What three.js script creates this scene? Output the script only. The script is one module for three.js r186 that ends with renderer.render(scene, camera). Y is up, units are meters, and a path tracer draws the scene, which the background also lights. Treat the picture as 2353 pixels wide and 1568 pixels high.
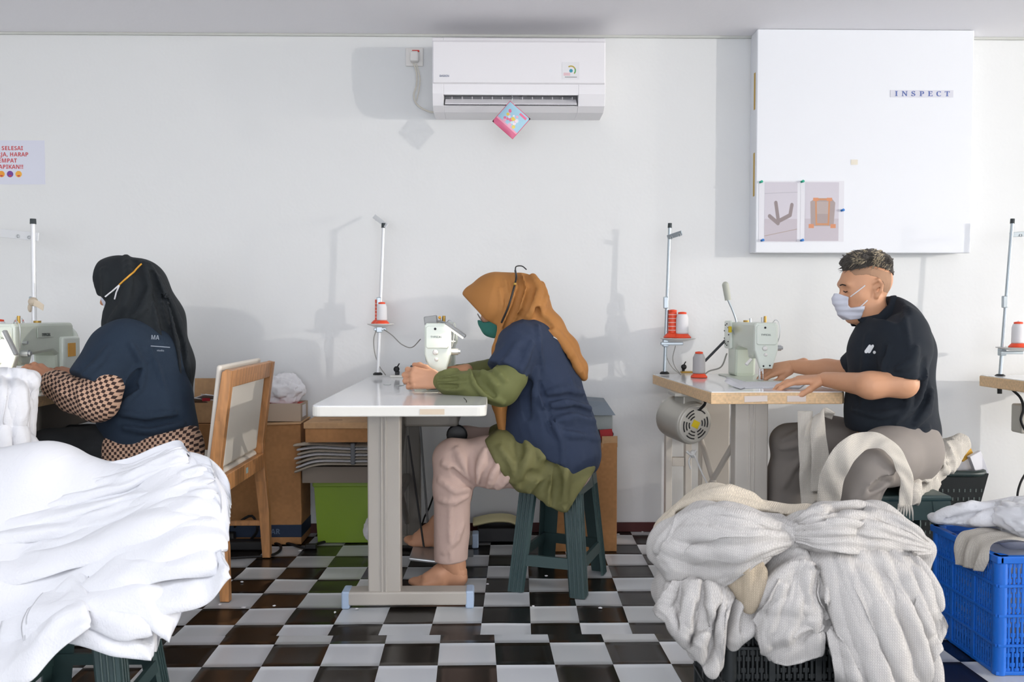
import * as THREE from 'three';
import { RoundedBoxGeometry } from 'three/addons/geometries/RoundedBoxGeometry.js';
import { mergeGeometries, mergeVertices } from 'three/addons/utils/BufferGeometryUtils.js';
import { RectAreaLightUniformsLib } from 'three/addons/lights/RectAreaLightUniformsLib.js';
import { FontLoader } from 'three/addons/loaders/FontLoader.js';
import { TextGeometry } from 'three/addons/geometries/TextGeometry.js';

// ---------------------------------------------------------------- camera, light, exposure
const FOCAL = 2000, CAM_H = 1.06, YAW = 1.0, PITCH = -1.83;
const scene = new THREE.Scene();
scene.background = new THREE.Color(0x000000);
const camera = new THREE.PerspectiveCamera(2 * Math.atan(784 / FOCAL) * 180 / Math.PI, 2353 / 1568, 0.05, 40);
camera.position.set(0, CAM_H, 0);
camera.rotation.order = 'YXZ';
camera.rotation.set(PITCH * Math.PI / 180, -YAW * Math.PI / 180, 0);
camera.focus = 3.25; camera.userData.fStop = 5.6;
camera.updateMatrixWorld(true);
scene.add(camera);

const renderer = new THREE.WebGLRenderer({ antialias: true });
renderer.toneMapping = THREE.LinearToneMapping;
renderer.toneMappingExposure = 0.8;
renderer.shadowMap.enabled = true;
renderer.shadowMap.type = THREE.PCFSoftShadowMap;
RectAreaLightUniformsLib.init();

const ROOM = { x0: -3.4, x1: 13.0, z0: -4.19, z1: 5.6, h: 2.385 };
// two unseen bulbs out of view to the right: they throw the grazing shadows on the wall
const UNSEEN_BULBS = [[8.4, 1.95, 0.9, 90], [11.4, 1.95, -1.5, 70]];
// added flat ceiling panels over and behind the camera: the soft fill
const FILL_PANELS = [[-2.3, -0.7], [0.0, -1.3], [1.5, 0.7], [-1.2, 1.5]];
const PANEL_W = 1.2, PANEL_D = 0.6, PANEL_I = 5.2;
// a wide window added in the wall behind the camera as fill light
const FILL_WINDOW = { x0: -3.2, x1: 3.4, y0: 0.15, y1: 2.1, I: 2.5 };
// ---------------------------------------------------------------- helpers
const V = (x, y, z) => new THREE.Vector3(x, y, z);
const clamp = (x, a, b) => Math.min(b, Math.max(a, x));
const lerp = (a, b, t) => a + (b - a) * t;
const sstep = (a, b, x) => { const t = clamp((x - a) / (b - a), 0, 1); return t * t * (3 - 2 * t); };
function rng(seed) { let s = seed >>> 0; return () => { s = (s + 0x6D2B79F5) | 0; let t = Math.imul(s ^ (s >>> 15), 1 | s); t = (t + Math.imul(t ^ (t >>> 7), 61 | t)) ^ t; return ((t ^ (t >>> 14)) >>> 0) / 4294967296; }; }
const rand = rng(77);
// value noise
const PERM = new Float32Array(4096); { const r = rng(5); for (let i = 0; i < 4096; i++) PERM[i] = r() * 2 - 1; }
const hsh = (i, j, k) => PERM[(Math.imul(i, 73856093) ^ Math.imul(j, 19349663) ^ Math.imul(k, 83492791)) & 4095];
function noise(x, y, z = 0) {
  const i = Math.floor(x), j = Math.floor(y), k = Math.floor(z); let u = x - i, v = y - j, w = z - k;
  u = u * u * (3 - 2 * u); v = v * v * (3 - 2 * v); w = w * w * (3 - 2 * w);
  const l = (a, b, t) => a + (b - a) * t;
  return l(l(l(hsh(i, j, k), hsh(i + 1, j, k), u), l(hsh(i, j + 1, k), hsh(i + 1, j + 1, k), u), v),
    l(l(hsh(i, j, k + 1), hsh(i + 1, j, k + 1), u), l(hsh(i, j + 1, k + 1), hsh(i + 1, j + 1, k + 1), u), v), w);
}
const fbm = (x, y, z = 0, o = 3) => { let s = 0, a = 0.5; for (let i = 0; i < o; i++) { s += a * noise(x, y, z); x *= 2.03; y *= 2.03; z *= 2.03; a *= 0.5; } return s; };
// a photo pixel (2353 x 1568) to a direction, then to the plane z = -d, the height y, or the floor
const _q = camera.quaternion.clone();
function ray(px, py) { return V((px - 1176.5) / FOCAL, -(py - 784) / FOCAL, -1).applyQuaternion(_q); }
function at(px, py, d) { const r = ray(px, py); return camera.position.clone().addScaledVector(r, d / -r.z); }
function atY(px, py, y) { const r = ray(px, py); return camera.position.clone().addScaledVector(r, (y - CAM_H) / r.y); }
const SS = (g) => { g.computeVertexNormals(); return g; };

const usedNames = new Map();
function numbered(n) { const c = usedNames.get(n) || 0; usedNames.set(n, c + 1); return c ? `${n}_${String(c).padStart(3, '0')}` : n; }
function shade(m) { m.castShadow = true; m.receiveShadow = true; return m; }
function thing(name, label, category, pos, group) {
  const o = new THREE.Group(); o.name = numbered(name); o.position.copy(pos); o.userData = { label, category };
  if (group) o.userData.group = group; scene.add(o); return o;
}
// a part: geometry given in world metres, moved into its thing's frame
const anchor = new Map();
function worldPos(o) { const p = V(0, 0, 0); while (o && o !== scene) { p.add(o.position); o = o.parent; } return p; }
function part(parent, name, geo, mat, label) {
  const list = Array.isArray(geo) ? merge(geo) : geo; const p = worldPos(parent);
  list.translate(-p.x, -p.y, -p.z);
  const m = shade(new THREE.Mesh(list, mat)); m.name = name; if (label) m.userData.label = label; parent.add(m); return m;
}
function local(parent, name, geo, mat, label) { const m = shade(new THREE.Mesh(Array.isArray(geo) ? merge(geo) : geo, mat)); m.name = name; if (label) m.userData.label = label; parent.add(m); return m; }
function single(name, label, category, geo, mat, group) {   // a thing that is one mesh
  const g = Array.isArray(geo) ? merge(geo) : geo; g.computeBoundingBox(); const b = g.boundingBox, p = V((b.min.x + b.max.x) / 2, b.min.y, (b.min.z + b.max.z) / 2);
  g.translate(-p.x, -p.y, -p.z); const m = shade(new THREE.Mesh(g, mat)); m.name = numbered(name); m.position.copy(p); m.userData = { label, category }; if (group) m.userData.group = group; scene.add(m); return m;
}
function struct(name, geo, mat) { const m = shade(new THREE.Mesh(Array.isArray(geo) ? merge(geo) : geo, mat)); m.name = name; m.userData = { kind: 'structure', label: structLabel[name] || name.replace(/_/g, ' '), category: name.split('_')[0] }; scene.add(m); return m; }
const structLabel = { wall_back: 'white painted back wall behind the sewing tables', floor: 'black and white checked vinyl floor', ceiling: 'plain white ceiling above the workshop', baseboard_back: 'thin dark red skirting along the back wall', wall_left: 'white side wall beyond the black headscarf worker', wall_right: 'white side wall past the last sewing table', wall_front: 'white wall opposite the air conditioner wall' };
function merge(list) {
  const gs = list.map(g => { const n = g.index ? g.toNonIndexed() : g; for (const k of Object.keys(n.attributes)) if (!['position', 'normal', 'uv'].includes(k)) n.deleteAttribute(k); if (!n.attributes.normal) n.computeVertexNormals(); if (!n.attributes.uv) n.setAttribute('uv', new THREE.BufferAttribute(new Float32Array(n.attributes.position.count * 2), 2)); return n; });
  return mergeGeometries(gs, false);
}
// box between corners, bevelled; uv in metres by face
function box(x0, x1, y0, y1, z0, z1, r = 0.003) {
  const w = Math.abs(x1 - x0), h = Math.abs(y1 - y0), d = Math.abs(z1 - z0); r = Math.min(r, w / 2.01, h / 2.01, d / 2.01);
  const g = r > 0.0004 ? new RoundedBoxGeometry(w, h, d, 2, r) : new THREE.BoxGeometry(w, h, d);
  g.translate((x0 + x1) / 2, (y0 + y1) / 2, (z0 + z1) / 2); return boxUV(g);
}
function cbox(c, w, h, d, r = 0.003, ry = 0, rx = 0, rz = 0) {
  r = Math.min(r, w / 2.01, h / 2.01, d / 2.01); const g = boxUV(r > 0.0004 ? new RoundedBoxGeometry(w, h, d, 2, r) : new THREE.BoxGeometry(w, h, d));
  g.applyMatrix4(new THREE.Matrix4().makeRotationFromEuler(new THREE.Euler(rx, ry, rz, 'YXZ'))); g.translate(c.x, c.y, c.z); return g;
}
function boxUV(g) {
  if (g.index) { const n = g.toNonIndexed(); g.copy(n); }
  const p = g.attributes.position, n = g.attributes.normal, uv = new Float32Array(p.count * 2);
  for (let t = 0; t < p.count; t += 3) {
    let nx = 0, ny = 0, nz = 0; for (let k = 0; k < 3; k++) { nx += n.getX(t + k); ny += n.getY(t + k); nz += n.getZ(t + k); }
    nx = Math.abs(nx); ny = Math.abs(ny); nz = Math.abs(nz);
    for (let k = 0; k < 3; k++) { const i = t + k, x = p.getX(i), y = p.getY(i), z = p.getZ(i); if (nx >= ny && nx >= nz) { uv[2 * i] = z; uv[2 * i + 1] = y; } else if (ny >= nz) { uv[2 * i] = x; uv[2 * i + 1] = z; } else { uv[2 * i] = x; uv[2 * i + 1] = y; } }
  }
  g.setAttribute('uv', new THREE.BufferAttribute(uv, 2)); return g;
}
// rod between two points
function rod(a, b, r1, r2 = r1, seg = 12) {
  const d = b.clone().sub(a), L = d.length(), g = new THREE.CylinderGeometry(r2, r1, L, seg, 1);
  g.applyQuaternion(new THREE.Quaternion().setFromUnitVectors(V(0, 1, 0), d.normalize())); g.translate((a.x + b.x) / 2, (a.y + b.y) / 2, (a.z + b.z) / 2); return g;
}
function tube(pts, r, seg = 24, rad = 8, closed = false) { return new THREE.TubeGeometry(new THREE.CatmullRomCurve3(pts, closed), seg, r, rad, closed); }
function lathe(prof, c, seg = 24) { const g = new THREE.LatheGeometry(prof.map(p => new THREE.Vector2(p[0], p[1])), seg); g.translate(c.x, c.y, c.z); return g; }
function prism(pts, depth, bevel = 0.002, steps = 1) {   // xy outline extruded along +z
  const s = new THREE.Shape(pts.map(p => new THREE.Vector2(p[0], p[1])));
  return boxUV(new THREE.ExtrudeGeometry(s, { depth: depth - 2 * bevel, bevelEnabled: bevel > 0, bevelSize: bevel, bevelThickness: bevel, bevelOffset: -bevel, bevelSegments: 2, curveSegments: 10, steps }).translate(0, 0, bevel));
}
// ribbon with thickness along a curve; side vectors give its breadth
function strip(pts, sides, thick, nseg = 40, uvw = 1, wave) {
  const c = new THREE.CatmullRomCurve3(pts), sc = new THREE.CatmullRomCurve3(sides), M = 8, pos = [], uv = [], idx = []; let L = c.getLength();
  for (let layer = 0; layer < 2; layer++) for (let i = 0; i <= nseg; i++) {
    const t = i / nseg, p = c.getPoint(t), s = sc.getPoint(t), tg = c.getTangent(t), n = tg.clone().cross(s).normalize();
    for (let j = 0; j <= M; j++) { const u = j / M - 0.5, q = p.clone().addScaledVector(s, u); const edge = 1 - Math.pow(Math.abs(u) * 2, 6); let off = thick * (layer ? -0.5 : 0.5) * (0.15 + 0.85 * edge); if (wave) off += wave(t, u); q.addScaledVector(n, off); pos.push(q.x, q.y, q.z); uv.push(u * s.length(), t * L); }
  }
  const K = (nseg + 1) * (M + 1), id = (l, i, j) => l * K + i * (M + 1) + j;
  for (let i = 0; i < nseg; i++) for (let j = 0; j < M; j++) { idx.push(id(0, i, j), id(0, i, j + 1), id(0, i + 1, j), id(0, i, j + 1), id(0, i + 1, j + 1), id(0, i + 1, j)); idx.push(id(1, i, j), id(1, i + 1, j), id(1, i, j + 1), id(1, i, j + 1), id(1, i + 1, j), id(1, i + 1, j + 1)); }
  for (let i = 0; i < nseg; i++) for (const j of [0, M]) { const a = id(0, i, j), b = id(0, i + 1, j), c2 = id(1, i, j), d = id(1, i + 1, j); if (j) idx.push(a, c2, b, b, c2, d); else idx.push(a, b, c2, b, d, c2); }
  for (let j = 0; j < M; j++) for (const i of [0, nseg]) { const a = id(0, i, j), b = id(0, i, j + 1), c2 = id(1, i, j), d = id(1, i, j + 1); if (i) idx.push(a, b, c2, b, d, c2); else idx.push(a, c2, b, b, c2, d); }
  const g = new THREE.BufferGeometry(); g.setAttribute('position', new THREE.Float32BufferAttribute(pos, 3)); g.setAttribute('uv', new THREE.Float32BufferAttribute(uv, 2)); g.setIndex(idx); g.computeVertexNormals(); return g;
}
// ---------------------------------------------------------------- textures and materials
function tex(n, fn, srgb, rep = 1) {
  const d = new Uint8Array(n * n * 4);
  for (let y = 0; y < n; y++) for (let x = 0; x < n; x++) { const c = fn(x / n, y / n); const o = (y * n + x) * 4; d[o] = clamp(c[0], 0, 1) * 255; d[o + 1] = clamp(c[1], 0, 1) * 255; d[o + 2] = clamp(c[2], 0, 1) * 255; d[o + 3] = 255; }
  const t = new THREE.DataTexture(d, n, n); t.wrapS = t.wrapT = THREE.RepeatWrapping; t.magFilter = THREE.LinearFilter; t.minFilter = THREE.LinearMipmapLinearFilter; t.generateMipmaps = true; if (srgb) t.colorSpace = THREE.SRGBColorSpace; t.repeat.set(rep, rep); t.needsUpdate = true; return t;
}
function canvasTex(w, h, draw) { const c = document.createElement('canvas'); c.width = w; c.height = h; draw(c.getContext('2d'), w, h); const t = new THREE.CanvasTexture(c); t.colorSpace = THREE.SRGBColorSpace; t.magFilter = THREE.LinearFilter; return t; }
// tileable noise: period P cells
const tn = (u, v, P, s = 0) => { const x = u * P, y = v * P, i = Math.floor(x), j = Math.floor(y); let a = x - i, b = y - j; a = a * a * (3 - 2 * a); b = b * b * (3 - 2 * b); const h = (p, q) => hsh(((p % P) + P) % P, ((q % P) + P) % P, s); return lerp(lerp(h(i, j), h(i + 1, j), a), lerp(h(i, j + 1), h(i + 1, j + 1), a), b); };
const gray = v => [v, v, v];
const hex = h => { const c = new THREE.Color(h); return [c.r, c.g, c.b]; };
const std = (color, rough = 0.6, o = {}) => new THREE.MeshStandardMaterial({ color, roughness: rough, ...o });
const phys = (color, rough, o = {}) => new THREE.MeshPhysicalMaterial({ color, roughness: rough, ...o });
const T = {};
T.weave = tex(64, (u, v) => gray(0.5 + 0.28 * Math.sin(u * 2 * Math.PI * 8) * Math.sin(v * 2 * Math.PI * 8) + 0.15 * tn(u, v, 32, 3)), false, 45);
T.knit = tex(128, (u, v) => { const c = u * 12, k = v * 12, s = Math.abs((c % 1) - 0.5) * 2; return gray(0.35 + 0.5 * Math.pow(Math.abs(Math.sin(Math.PI * (k + s * 0.8))), 0.7) * (1 - s * s * 0.6) + 0.08 * tn(u, v, 48, 3)); }, false, 15);
T.knitC = tex(128, (u, v) => { const c = u * 12, k = v * 12, s = Math.abs((c % 1) - 0.5) * 2; const f = 0.82 + 0.18 * Math.pow(Math.abs(Math.sin(Math.PI * (k + s * 0.8))), 0.6) * (1 - 0.5 * s * s); const n = 0.02 * tn(u, v, 32, 8); return [0.955 * f + n, 0.945 * f + n, 0.925 * f + n]; }, true, 15);
T.crepe = tex(128, (u, v) => gray(0.5 + 0.3 * tn(u, v, 24, 4) + 0.25 * tn(u, v, 56, 6)), false, 9);
T.paint = tex(256, (u, v) => gray(0.5 + 0.25 * tn(u, v, 24, 9) + 0.2 * tn(u, v, 70, 2)), false, 1.4);
T.wood = tex(256, (u, v) => { const w = tn(u, v, 4, 3) * 0.5, g = Math.sin((u * 9 + w + 0.15 * tn(u, v, 16, 2)) * 6.283); const f = 0.93 + 0.05 * g + 0.05 * tn(u, v * 0.125, 64, 5); return [0.80 * f, 0.57 * f, 0.36 * f]; }, true, 3);
T.pale = tex(256, (u, v) => { const l = Math.floor(v * 6), f = 0.95 + 0.05 * hsh(l, 3, 1) + 0.05 * tn(u, v, 32, 5) + 0.03 * Math.sin(v * 6.283 * 30); return [0.93 * f, 0.79 * f, 0.61 * f]; }, true, 5);
T.card = tex(256, (u, v) => { const f = 0.95 + 0.04 * tn(u, v, 8, 3) + 0.035 * tn(u, v, 60, 5); return [0.72 * f, 0.52 * f, 0.33 * f]; }, true, 1.5);
T.card2 = tex(256, (u, v) => { const f = 0.95 + 0.04 * tn(u, v, 8, 4) + 0.03 * tn(u, v, 60, 6); return [0.80 * f, 0.64 * f, 0.47 * f]; }, true, 1.5);
T.check = tex(128, (u, v) => { const q = 4, a = Math.sin(u * 6.2832 * q), b = Math.sin(v * 6.2832 * q), d = a * b > 0.02 ? 1 : 0; const w = 0.03 * tn(u, v, 40, 2); return d ? [0.20 + w, 0.13 + w, 0.115 + w] : [0.74 + w, 0.61 + w, 0.52 + w]; }, true, 11.5);
T.sole = tex(256, (u, v) => gray(0.72 + 0.14 * tn(u, v, 5, 3) + 0.1 * tn(u, v * 0.25, 40, 5) + 0.05 * tn(u, v, 64, 6)), false, 1);
const bump = (t, s) => ({ bumpMap: t, bumpScale: s });
const M = {
  wall: std(0xe6e8e8, 0.75, bump(T.paint, 0.0006)),
  ceil: std(0xf8f7fb, 0.8, bump(T.paint, 0.0005)),
  board: std(0xeef1f6, 0.7),
  red: std(0x4a1512, 0.5),
  acWhite: phys(0xf1f0f3, 0.35), acDark: std(0x15191b, 0.5), acVane: std(0xd9d9dc, 0.4),
  white: std(0xf0efec, 0.5), whitePlastic: phys(0xeceae6, 0.3), laminate: phys(0xf4f5f7, 0.16, { clearcoat: 0.5, clearcoatRoughness: 0.08 }),
  edgeWhite: std(0xe4e2da, 0.5), ply: std(0xffffff, 0.55, { map: T.pale }),
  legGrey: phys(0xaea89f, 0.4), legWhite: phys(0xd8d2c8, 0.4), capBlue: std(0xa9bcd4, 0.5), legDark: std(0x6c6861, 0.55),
  steel: phys(0xc4c8ca, 0.32, { metalness: 0.7 }), pole: phys(0xe2e4e6, 0.3, { metalness: 0.15 }), pole2: phys(0xaeb8be, 0.3, { metalness: 0.5 }), black: std(0x111214, 0.5), rubber: std(0x0c0c0d, 0.75), chrome: phys(0xdedede, 0.18, { metalness: 0.95 }),
  orange: std(0xf0502c, 0.45), thread: std(0xf1f0f2, 0.8, bump(T.weave, 0.0004)), threadGrey: std(0xb4b2b2, 0.6, bump(T.weave, 0.0004)),
  machine: phys(0xc9d2c4, 0.33, { clearcoat: 0.3, clearcoatRoughness: 0.2 }), machineFace: phys(0xdde5da, 0.3, { clearcoat: 0.3, clearcoatRoughness: 0.2 }), machineGrey: std(0x9a9c9c, 0.45), yellow: std(0xd9c012, 0.5), amber: std(0xe0a337, 0.5), redDot: std(0xc8362f, 0.5),
  motor: phys(0xb9b6ac, 0.4, { metalness: 0.2 }), motorFace: phys(0xc9c6bd, 0.4, { metalness: 0.1 }),
  woodChair: phys(0xffffff, 0.42, { map: T.wood }), padWhite: phys(0xe6e0d4, 0.45),
  card: std(0xffffff, 0.85, { map: T.card }), card2: std(0xffffff, 0.85, { map: T.card2 }), paper: std(0xe9e8ea, 0.8), paperPlain: std(0xe4e4ea, 0.75), greyBox: std(0x8f8478, 0.85), greyLid: std(0x7d8790, 0.7), blueBand: std(0x152a44, 0.6),
  green: phys(0x8fae38, 0.3, { transmission: 0.12, thickness: 0 }), stool: phys(0x2e4444, 0.42), stoolDark: phys(0x1c2e2e, 0.42), crateBlack: phys(0x12181a, 0.45), crateBlue: phys(0x1566c8, 0.38), poly: phys(0xf4f5f8, 0.2, { transmission: 0.45, thickness: 0 }),
  cable: std(0x0e0e10, 0.55), cableWhite: std(0xd8d4c8, 0.5), cableGrey: std(0x93928c, 0.5),
  clothWhite: std(0xe3e4e8, 0.92, { ...bump(T.crepe, 0.0008) }), clothFold: std(0xe8d9c2, 0.95, bump(T.crepe, 0.0008)),
  knit: std(0xd6d5d6, 0.95, { map: T.knitC, ...bump(T.knit, 0.0018) }), knitBeige: std(0xe4dbcc, 0.95, { map: T.knitC, ...bump(T.knit, 0.0018) }), knitGrey: std(0xe0dcd5, 0.95, { map: T.knitC, ...bump(T.knit, 0.0018) }), knitTan: std(0xccbfab, 0.95, { map: T.knitC, ...bump(T.knit, 0.001) }),
  navy: std(0x27334a, 0.9, bump(T.weave, 0.0005)), navyTeal: std(0x17283a, 0.9, bump(T.weave, 0.0005)), navyDark: std(0x131c26, 0.9, bump(T.weave, 0.0005)), black1: std(0x12191d, 0.85, bump(T.weave, 0.0004)), olive: std(0x6c6a40, 0.72, bump(T.weave, 0.0003)), oliveSleeve: std(0x666a3c, 0.75, bump(T.weave, 0.0003)), pinkTrouser: std(0xcbb0a4, 0.88, bump(T.weave, 0.0005)), blackTrouser: std(0x14181c, 0.85, bump(T.weave, 0.0005)), greyTrouser: std(0x8d8680, 0.85, bump(T.weave, 0.0005)), darkTrouser: std(0x8d8680, 0.85, bump(T.weave, 0.0005)),
  hijabTan: phys(0xa9733a, 0.75, { ...bump(T.weave, 0.0003), sheen: 0.3, sheenRoughness: 0.5, sheenColor: new THREE.Color(0xd0a060) }), hijabBlack: std(0x12191e, 0.85, bump(T.weave, 0.0003)), check: std(0xffffff, 0.9, { map: T.check }),
  skin: phys(0xc79474, 0.55), skinMan: phys(0xd29c78, 0.52), skin3: phys(0xb98263, 0.55), hair: std(0x4a4641, 0.7), hairTip: std(0xb4a78e, 0.7), lip: std(0xa86a58, 0.5), eyeWhite: std(0xe8e4df, 0.4), brow: std(0x33261f, 0.8), nail: std(0xdcae98, 0.4),
  maskGreen: std(0x2c6f66, 0.85, bump(T.weave, 0.0004)), maskWhite: std(0xd5d8e4, 0.9, bump(T.weave, 0.0003)), glass: phys(0xffffff, 0.05, { transmission: 1, thickness: 0 }), print: std(0xdfe2e4, 0.8),
  ledGlow: std(0xffffff, 0.4, { emissive: 0xfff2dc, emissiveIntensity: 3 }), fillGlow: std(0xffffff, 0.5, { emissive: 0xf5f7ff, emissiveIntensity: 3 }), bulbGlow: std(0xffffff, 0.5, { emissive: 0xfff6e8, emissiveIntensity: 20 }), gold: phys(0xb8954a, 0.4, { metalness: 0.6 }),
};
M.plain = (c, r = 0.7) => M['_' + c] || (M['_' + c] = std(c, r));

// ---------------------------------------------------------------- room shell
const WT = 0.12, R = ROOM;
{
  struct('wall_back', box(R.x0 - WT, R.x1 + WT, -0.15, R.h + 0.15, R.z0 - WT, R.z0, 0), M.wall);
  const w = FILL_WINDOW;
  struct('wall_front', [box(R.x0 - WT, w.x0, -0.15, R.h + 0.15, R.z1, R.z1 + WT, 0), box(w.x1, R.x1 + WT, -0.15, R.h + 0.15, R.z1, R.z1 + WT, 0), box(w.x0, w.x1, -0.15, w.y0, R.z1, R.z1 + WT, 0), box(w.x0, w.x1, w.y1, R.h + 0.15, R.z1, R.z1 + WT, 0)], M.wall);
  const win = struct('window_added_1', [box(w.x0, w.x1, w.y0, w.y0 + 0.05, R.z1 + 0.01, R.z1 + 0.07, 0.003), box(w.x0, w.x1, w.y1 - 0.05, w.y1, R.z1 + 0.01, R.z1 + 0.07, 0.003), ...[0, 0.25, 0.5, 0.75, 1].map(t => { const x = lerp(w.x0 + 0.025, w.x1 - 0.025, t); return box(x - 0.025, x + 0.025, w.y0, w.y1, R.z1 + 0.01, R.z1 + 0.07, 0.003); })], M.white); win.userData.label = 'wide white framed window added behind the camera for fill light';
  for (let k = 0; k < 4; k++) { const a = lerp(w.x0, w.x1, k / 4) + 0.03, b = lerp(w.x0, w.x1, (k + 1) / 4) - 0.03; const p = shade(new THREE.Mesh(box(a, b, w.y0 + 0.05, w.y1 - 0.05, R.z1 + 0.05, R.z1 + 0.058, 0), M.fillGlow)); p.name = 'added_window_pane'; win.add(p); }
  const wl = new THREE.RectAreaLight(0xf0f4ff, w.I, w.x1 - w.x0, w.y1 - w.y0); wl.position.set((w.x0 + w.x1) / 2, (w.y0 + w.y1) / 2, R.z1 + 0.004); wl.name = 'added_window_light'; scene.add(wl);
  struct('wall_left', box(R.x0 - WT, R.x0, -0.15, R.h + 0.15, R.z0, R.z1, 0), M.wall);
  struct('wall_right', box(R.x1, R.x1 + WT, -0.15, R.h + 0.15, R.z0, R.z1, 0), M.wall);
  struct('ceiling', box(R.x0, R.x1, R.h, R.h + 0.12, R.z0, R.z1, 0), M.ceil);
  struct('trim_1', box(R.x0, R.x1, R.h - 0.012, R.h, R.z0, R.z0 + 0.012, 0.002), M.plain(0xc9cbc6)).userData.label = 'narrow grey trim where wall meets ceiling';
  struct('baseboard_back', box(R.x0, R.x1, 0.0, 0.045, R.z0, R.z0 + 0.012, 0.002), M.red);
  // wall panel joints: battens barely proud of the wall
}
// vinyl floor: two sheets of printed checks that meet at a seam
const SEAM_D = 2120 / (1466 - 720), TB = 0.168, TF = 0.1765;
{
  const sheetB = { t: TB, rot: -1.35 * Math.PI / 180 }, sheetF = { t: TF, rot: 1.6 * Math.PI / 180 };
  // origin of each sheet's grid at a known tile corner of the photo
  sheetB.o = atY(1114.8, 1360.4, 0); sheetF.o = atY(1137, 1477.6, 0);
  const chk = new THREE.MeshPhysicalMaterial({ roughness: 0.3 });
  chk.map = tex(256, (u, v) => { const b = (Math.floor(u * 2) + Math.floor(v * 2)) & 1; const w = 0.02 * tn(u, v, 32, 5); return b ? [0.055 + w, 0.05 + w, 0.045 + w] : [0.74 + w, 0.76 + w, 0.77 + w]; }, true, 1 / (2 * TB));
  const floor = struct('floor', box(R.x0, R.x1, -0.14, -0.012, R.z0, R.z1, 0), chk);
  const vinylW = [0xc9cdd0, 0xc4c7c8, 0xcdd0d4].map(c => phys(c, 0.26)), vinylB = [0x17130f, 0x1c1813, 0x120f0d].map(c => phys(c, 0.26));
  const wav = (x, z) => 0.0022 * noise(x * 3.1, z * 9, 1) + 0.0014 * noise(x * 9, z * 16, 2);
  for (const [sh, front] of [[sheetB, false], [sheetF, true]]) {
    const c = Math.cos(sh.rot), s = Math.sin(sh.rot), N = 6;
    const P = (i, j) => [sh.o.x + (i + j * s) * sh.t, sh.o.z + j * c * sh.t];
    for (let i = -24; i < 24; i++) for (let j = -14; j < 9; j++) {
      const [cx, cz] = P(i + 0.5, j + 0.5), d = -cz;
      if (d > 4.27 || d < 2.35) continue;
      if (Math.abs(cx) > 0.6 * d + 0.15) continue;
      const pos = [], uv = [], idx = []; let any = false;
      for (let a = 0; a <= N; a++) for (let b = 0; b <= N; b++) {
        let [x, z] = P(i + a / N, j + b / N); const seam = -SEAM_D + (x + 0.3) * 0.004;
        if (front) { if (z > seam) any = true; z = Math.max(z, seam); } else { if (z < seam) any = true; z = Math.min(z, seam); z = Math.max(z, R.z0 + 0.001); }
        const gap = 0.0; pos.push(x, (front ? 0.0006 : 0) + wav(x, z) * (front ? 0.25 : 1) + gap - 0.0015, z); uv.push(x, z);
      }
      if (!any) continue;
      for (let a = 0; a < N; a++) for (let b = 0; b < N; b++) { const q = a * (N + 1) + b; idx.push(q, q + 1, q + N + 1, q + 1, q + N + 2, q + N + 1); }
      // raised edge down to the slab
      const ring = []; for (let a = 0; a <= N; a++) ring.push(a * (N + 1)); for (let b = 1; b <= N; b++) ring.push(N * (N + 1) + b); for (let a = N - 1; a >= 0; a--) ring.push(a * (N + 1) + N); for (let b = N - 1; b > 0; b--) ring.push(b);
      const base = pos.length / 3; for (const q of ring) { pos.push(pos[3 * q], -0.0115, pos[3 * q + 2]); uv.push(uv[2 * q], uv[2 * q + 1]); }
      ring.forEach((q, k) => { const k2 = (k + 1) % ring.length; idx.push(q, base + k, ring[k2], ring[k2], base + k, base + k2); });
      const g = new THREE.BufferGeometry(); g.setAttribute('position', new THREE.Float32BufferAttribute(pos, 3)); g.setAttribute('uv', new THREE.Float32BufferAttribute(uv, 2)); g.setIndex(idx); g.computeVertexNormals();
      const white = ((i + j + (front ? 1 : 0)) & 1) === 0, k = Math.floor((hsh(i, j, 4) + 1) * 1.49);
      const m = shade(new THREE.Mesh(g, (white ? vinylW : vinylB)[k])); m.name = 'floor_tile'; floor.add(m);
    }
  }
}
// ---------------------------------------------------------------- added fill panels and unseen bulbs
FILL_PANELS.forEach(([x, z], i) => {
  const t = thing('added_panel_light', 'flat square-cornered white ceiling fill light panel added behind the camera', 'ceiling light', V(x, R.h - 0.03, z), 'added ceiling fill panels');
  part(t, 'frame', [box(x - PANEL_W / 2 - 0.02, x + PANEL_W / 2 + 0.02, R.h - 0.03, R.h, z - PANEL_D / 2 - 0.02, z + PANEL_D / 2 + 0.02, 0.004)], M.white);
  part(t, 'diffuser', [box(x - PANEL_W / 2, x + PANEL_W / 2, R.h - 0.034, R.h - 0.029, z - PANEL_D / 2, z + PANEL_D / 2, 0.001)], M.fillGlow);
  const l = new THREE.RectAreaLight(0xf3f6ff, PANEL_I, PANEL_W, PANEL_D); l.position.set(0, -0.012, 0); l.rotation.x = -Math.PI / 2; l.name = 'panel_fill_light'; t.add(l);
});
UNSEEN_BULBS.forEach(([x, y, z, I]) => {
  const t = thing('unseen_ceiling_bulb', 'unseen round bulb out of view past the last table, throwing the wall shadows', 'ceiling light', V(x, y, z), 'unseen ceiling bulbs');
  part(t, 'bulb', new THREE.SphereGeometry(0.05, 20, 14).translate(x, y, z), M.bulbGlow);
  part(t, 'holder', [rod(V(x, y + 0.045, z), V(x, R.h, z), 0.018)], M.white);
  const l = new THREE.PointLight(0xfff8f0, I, 0, 2); l.castShadow = true; l.shadow.radius = 2.5; l.name = 'unseen_bulb_light'; t.add(l);
});
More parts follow.
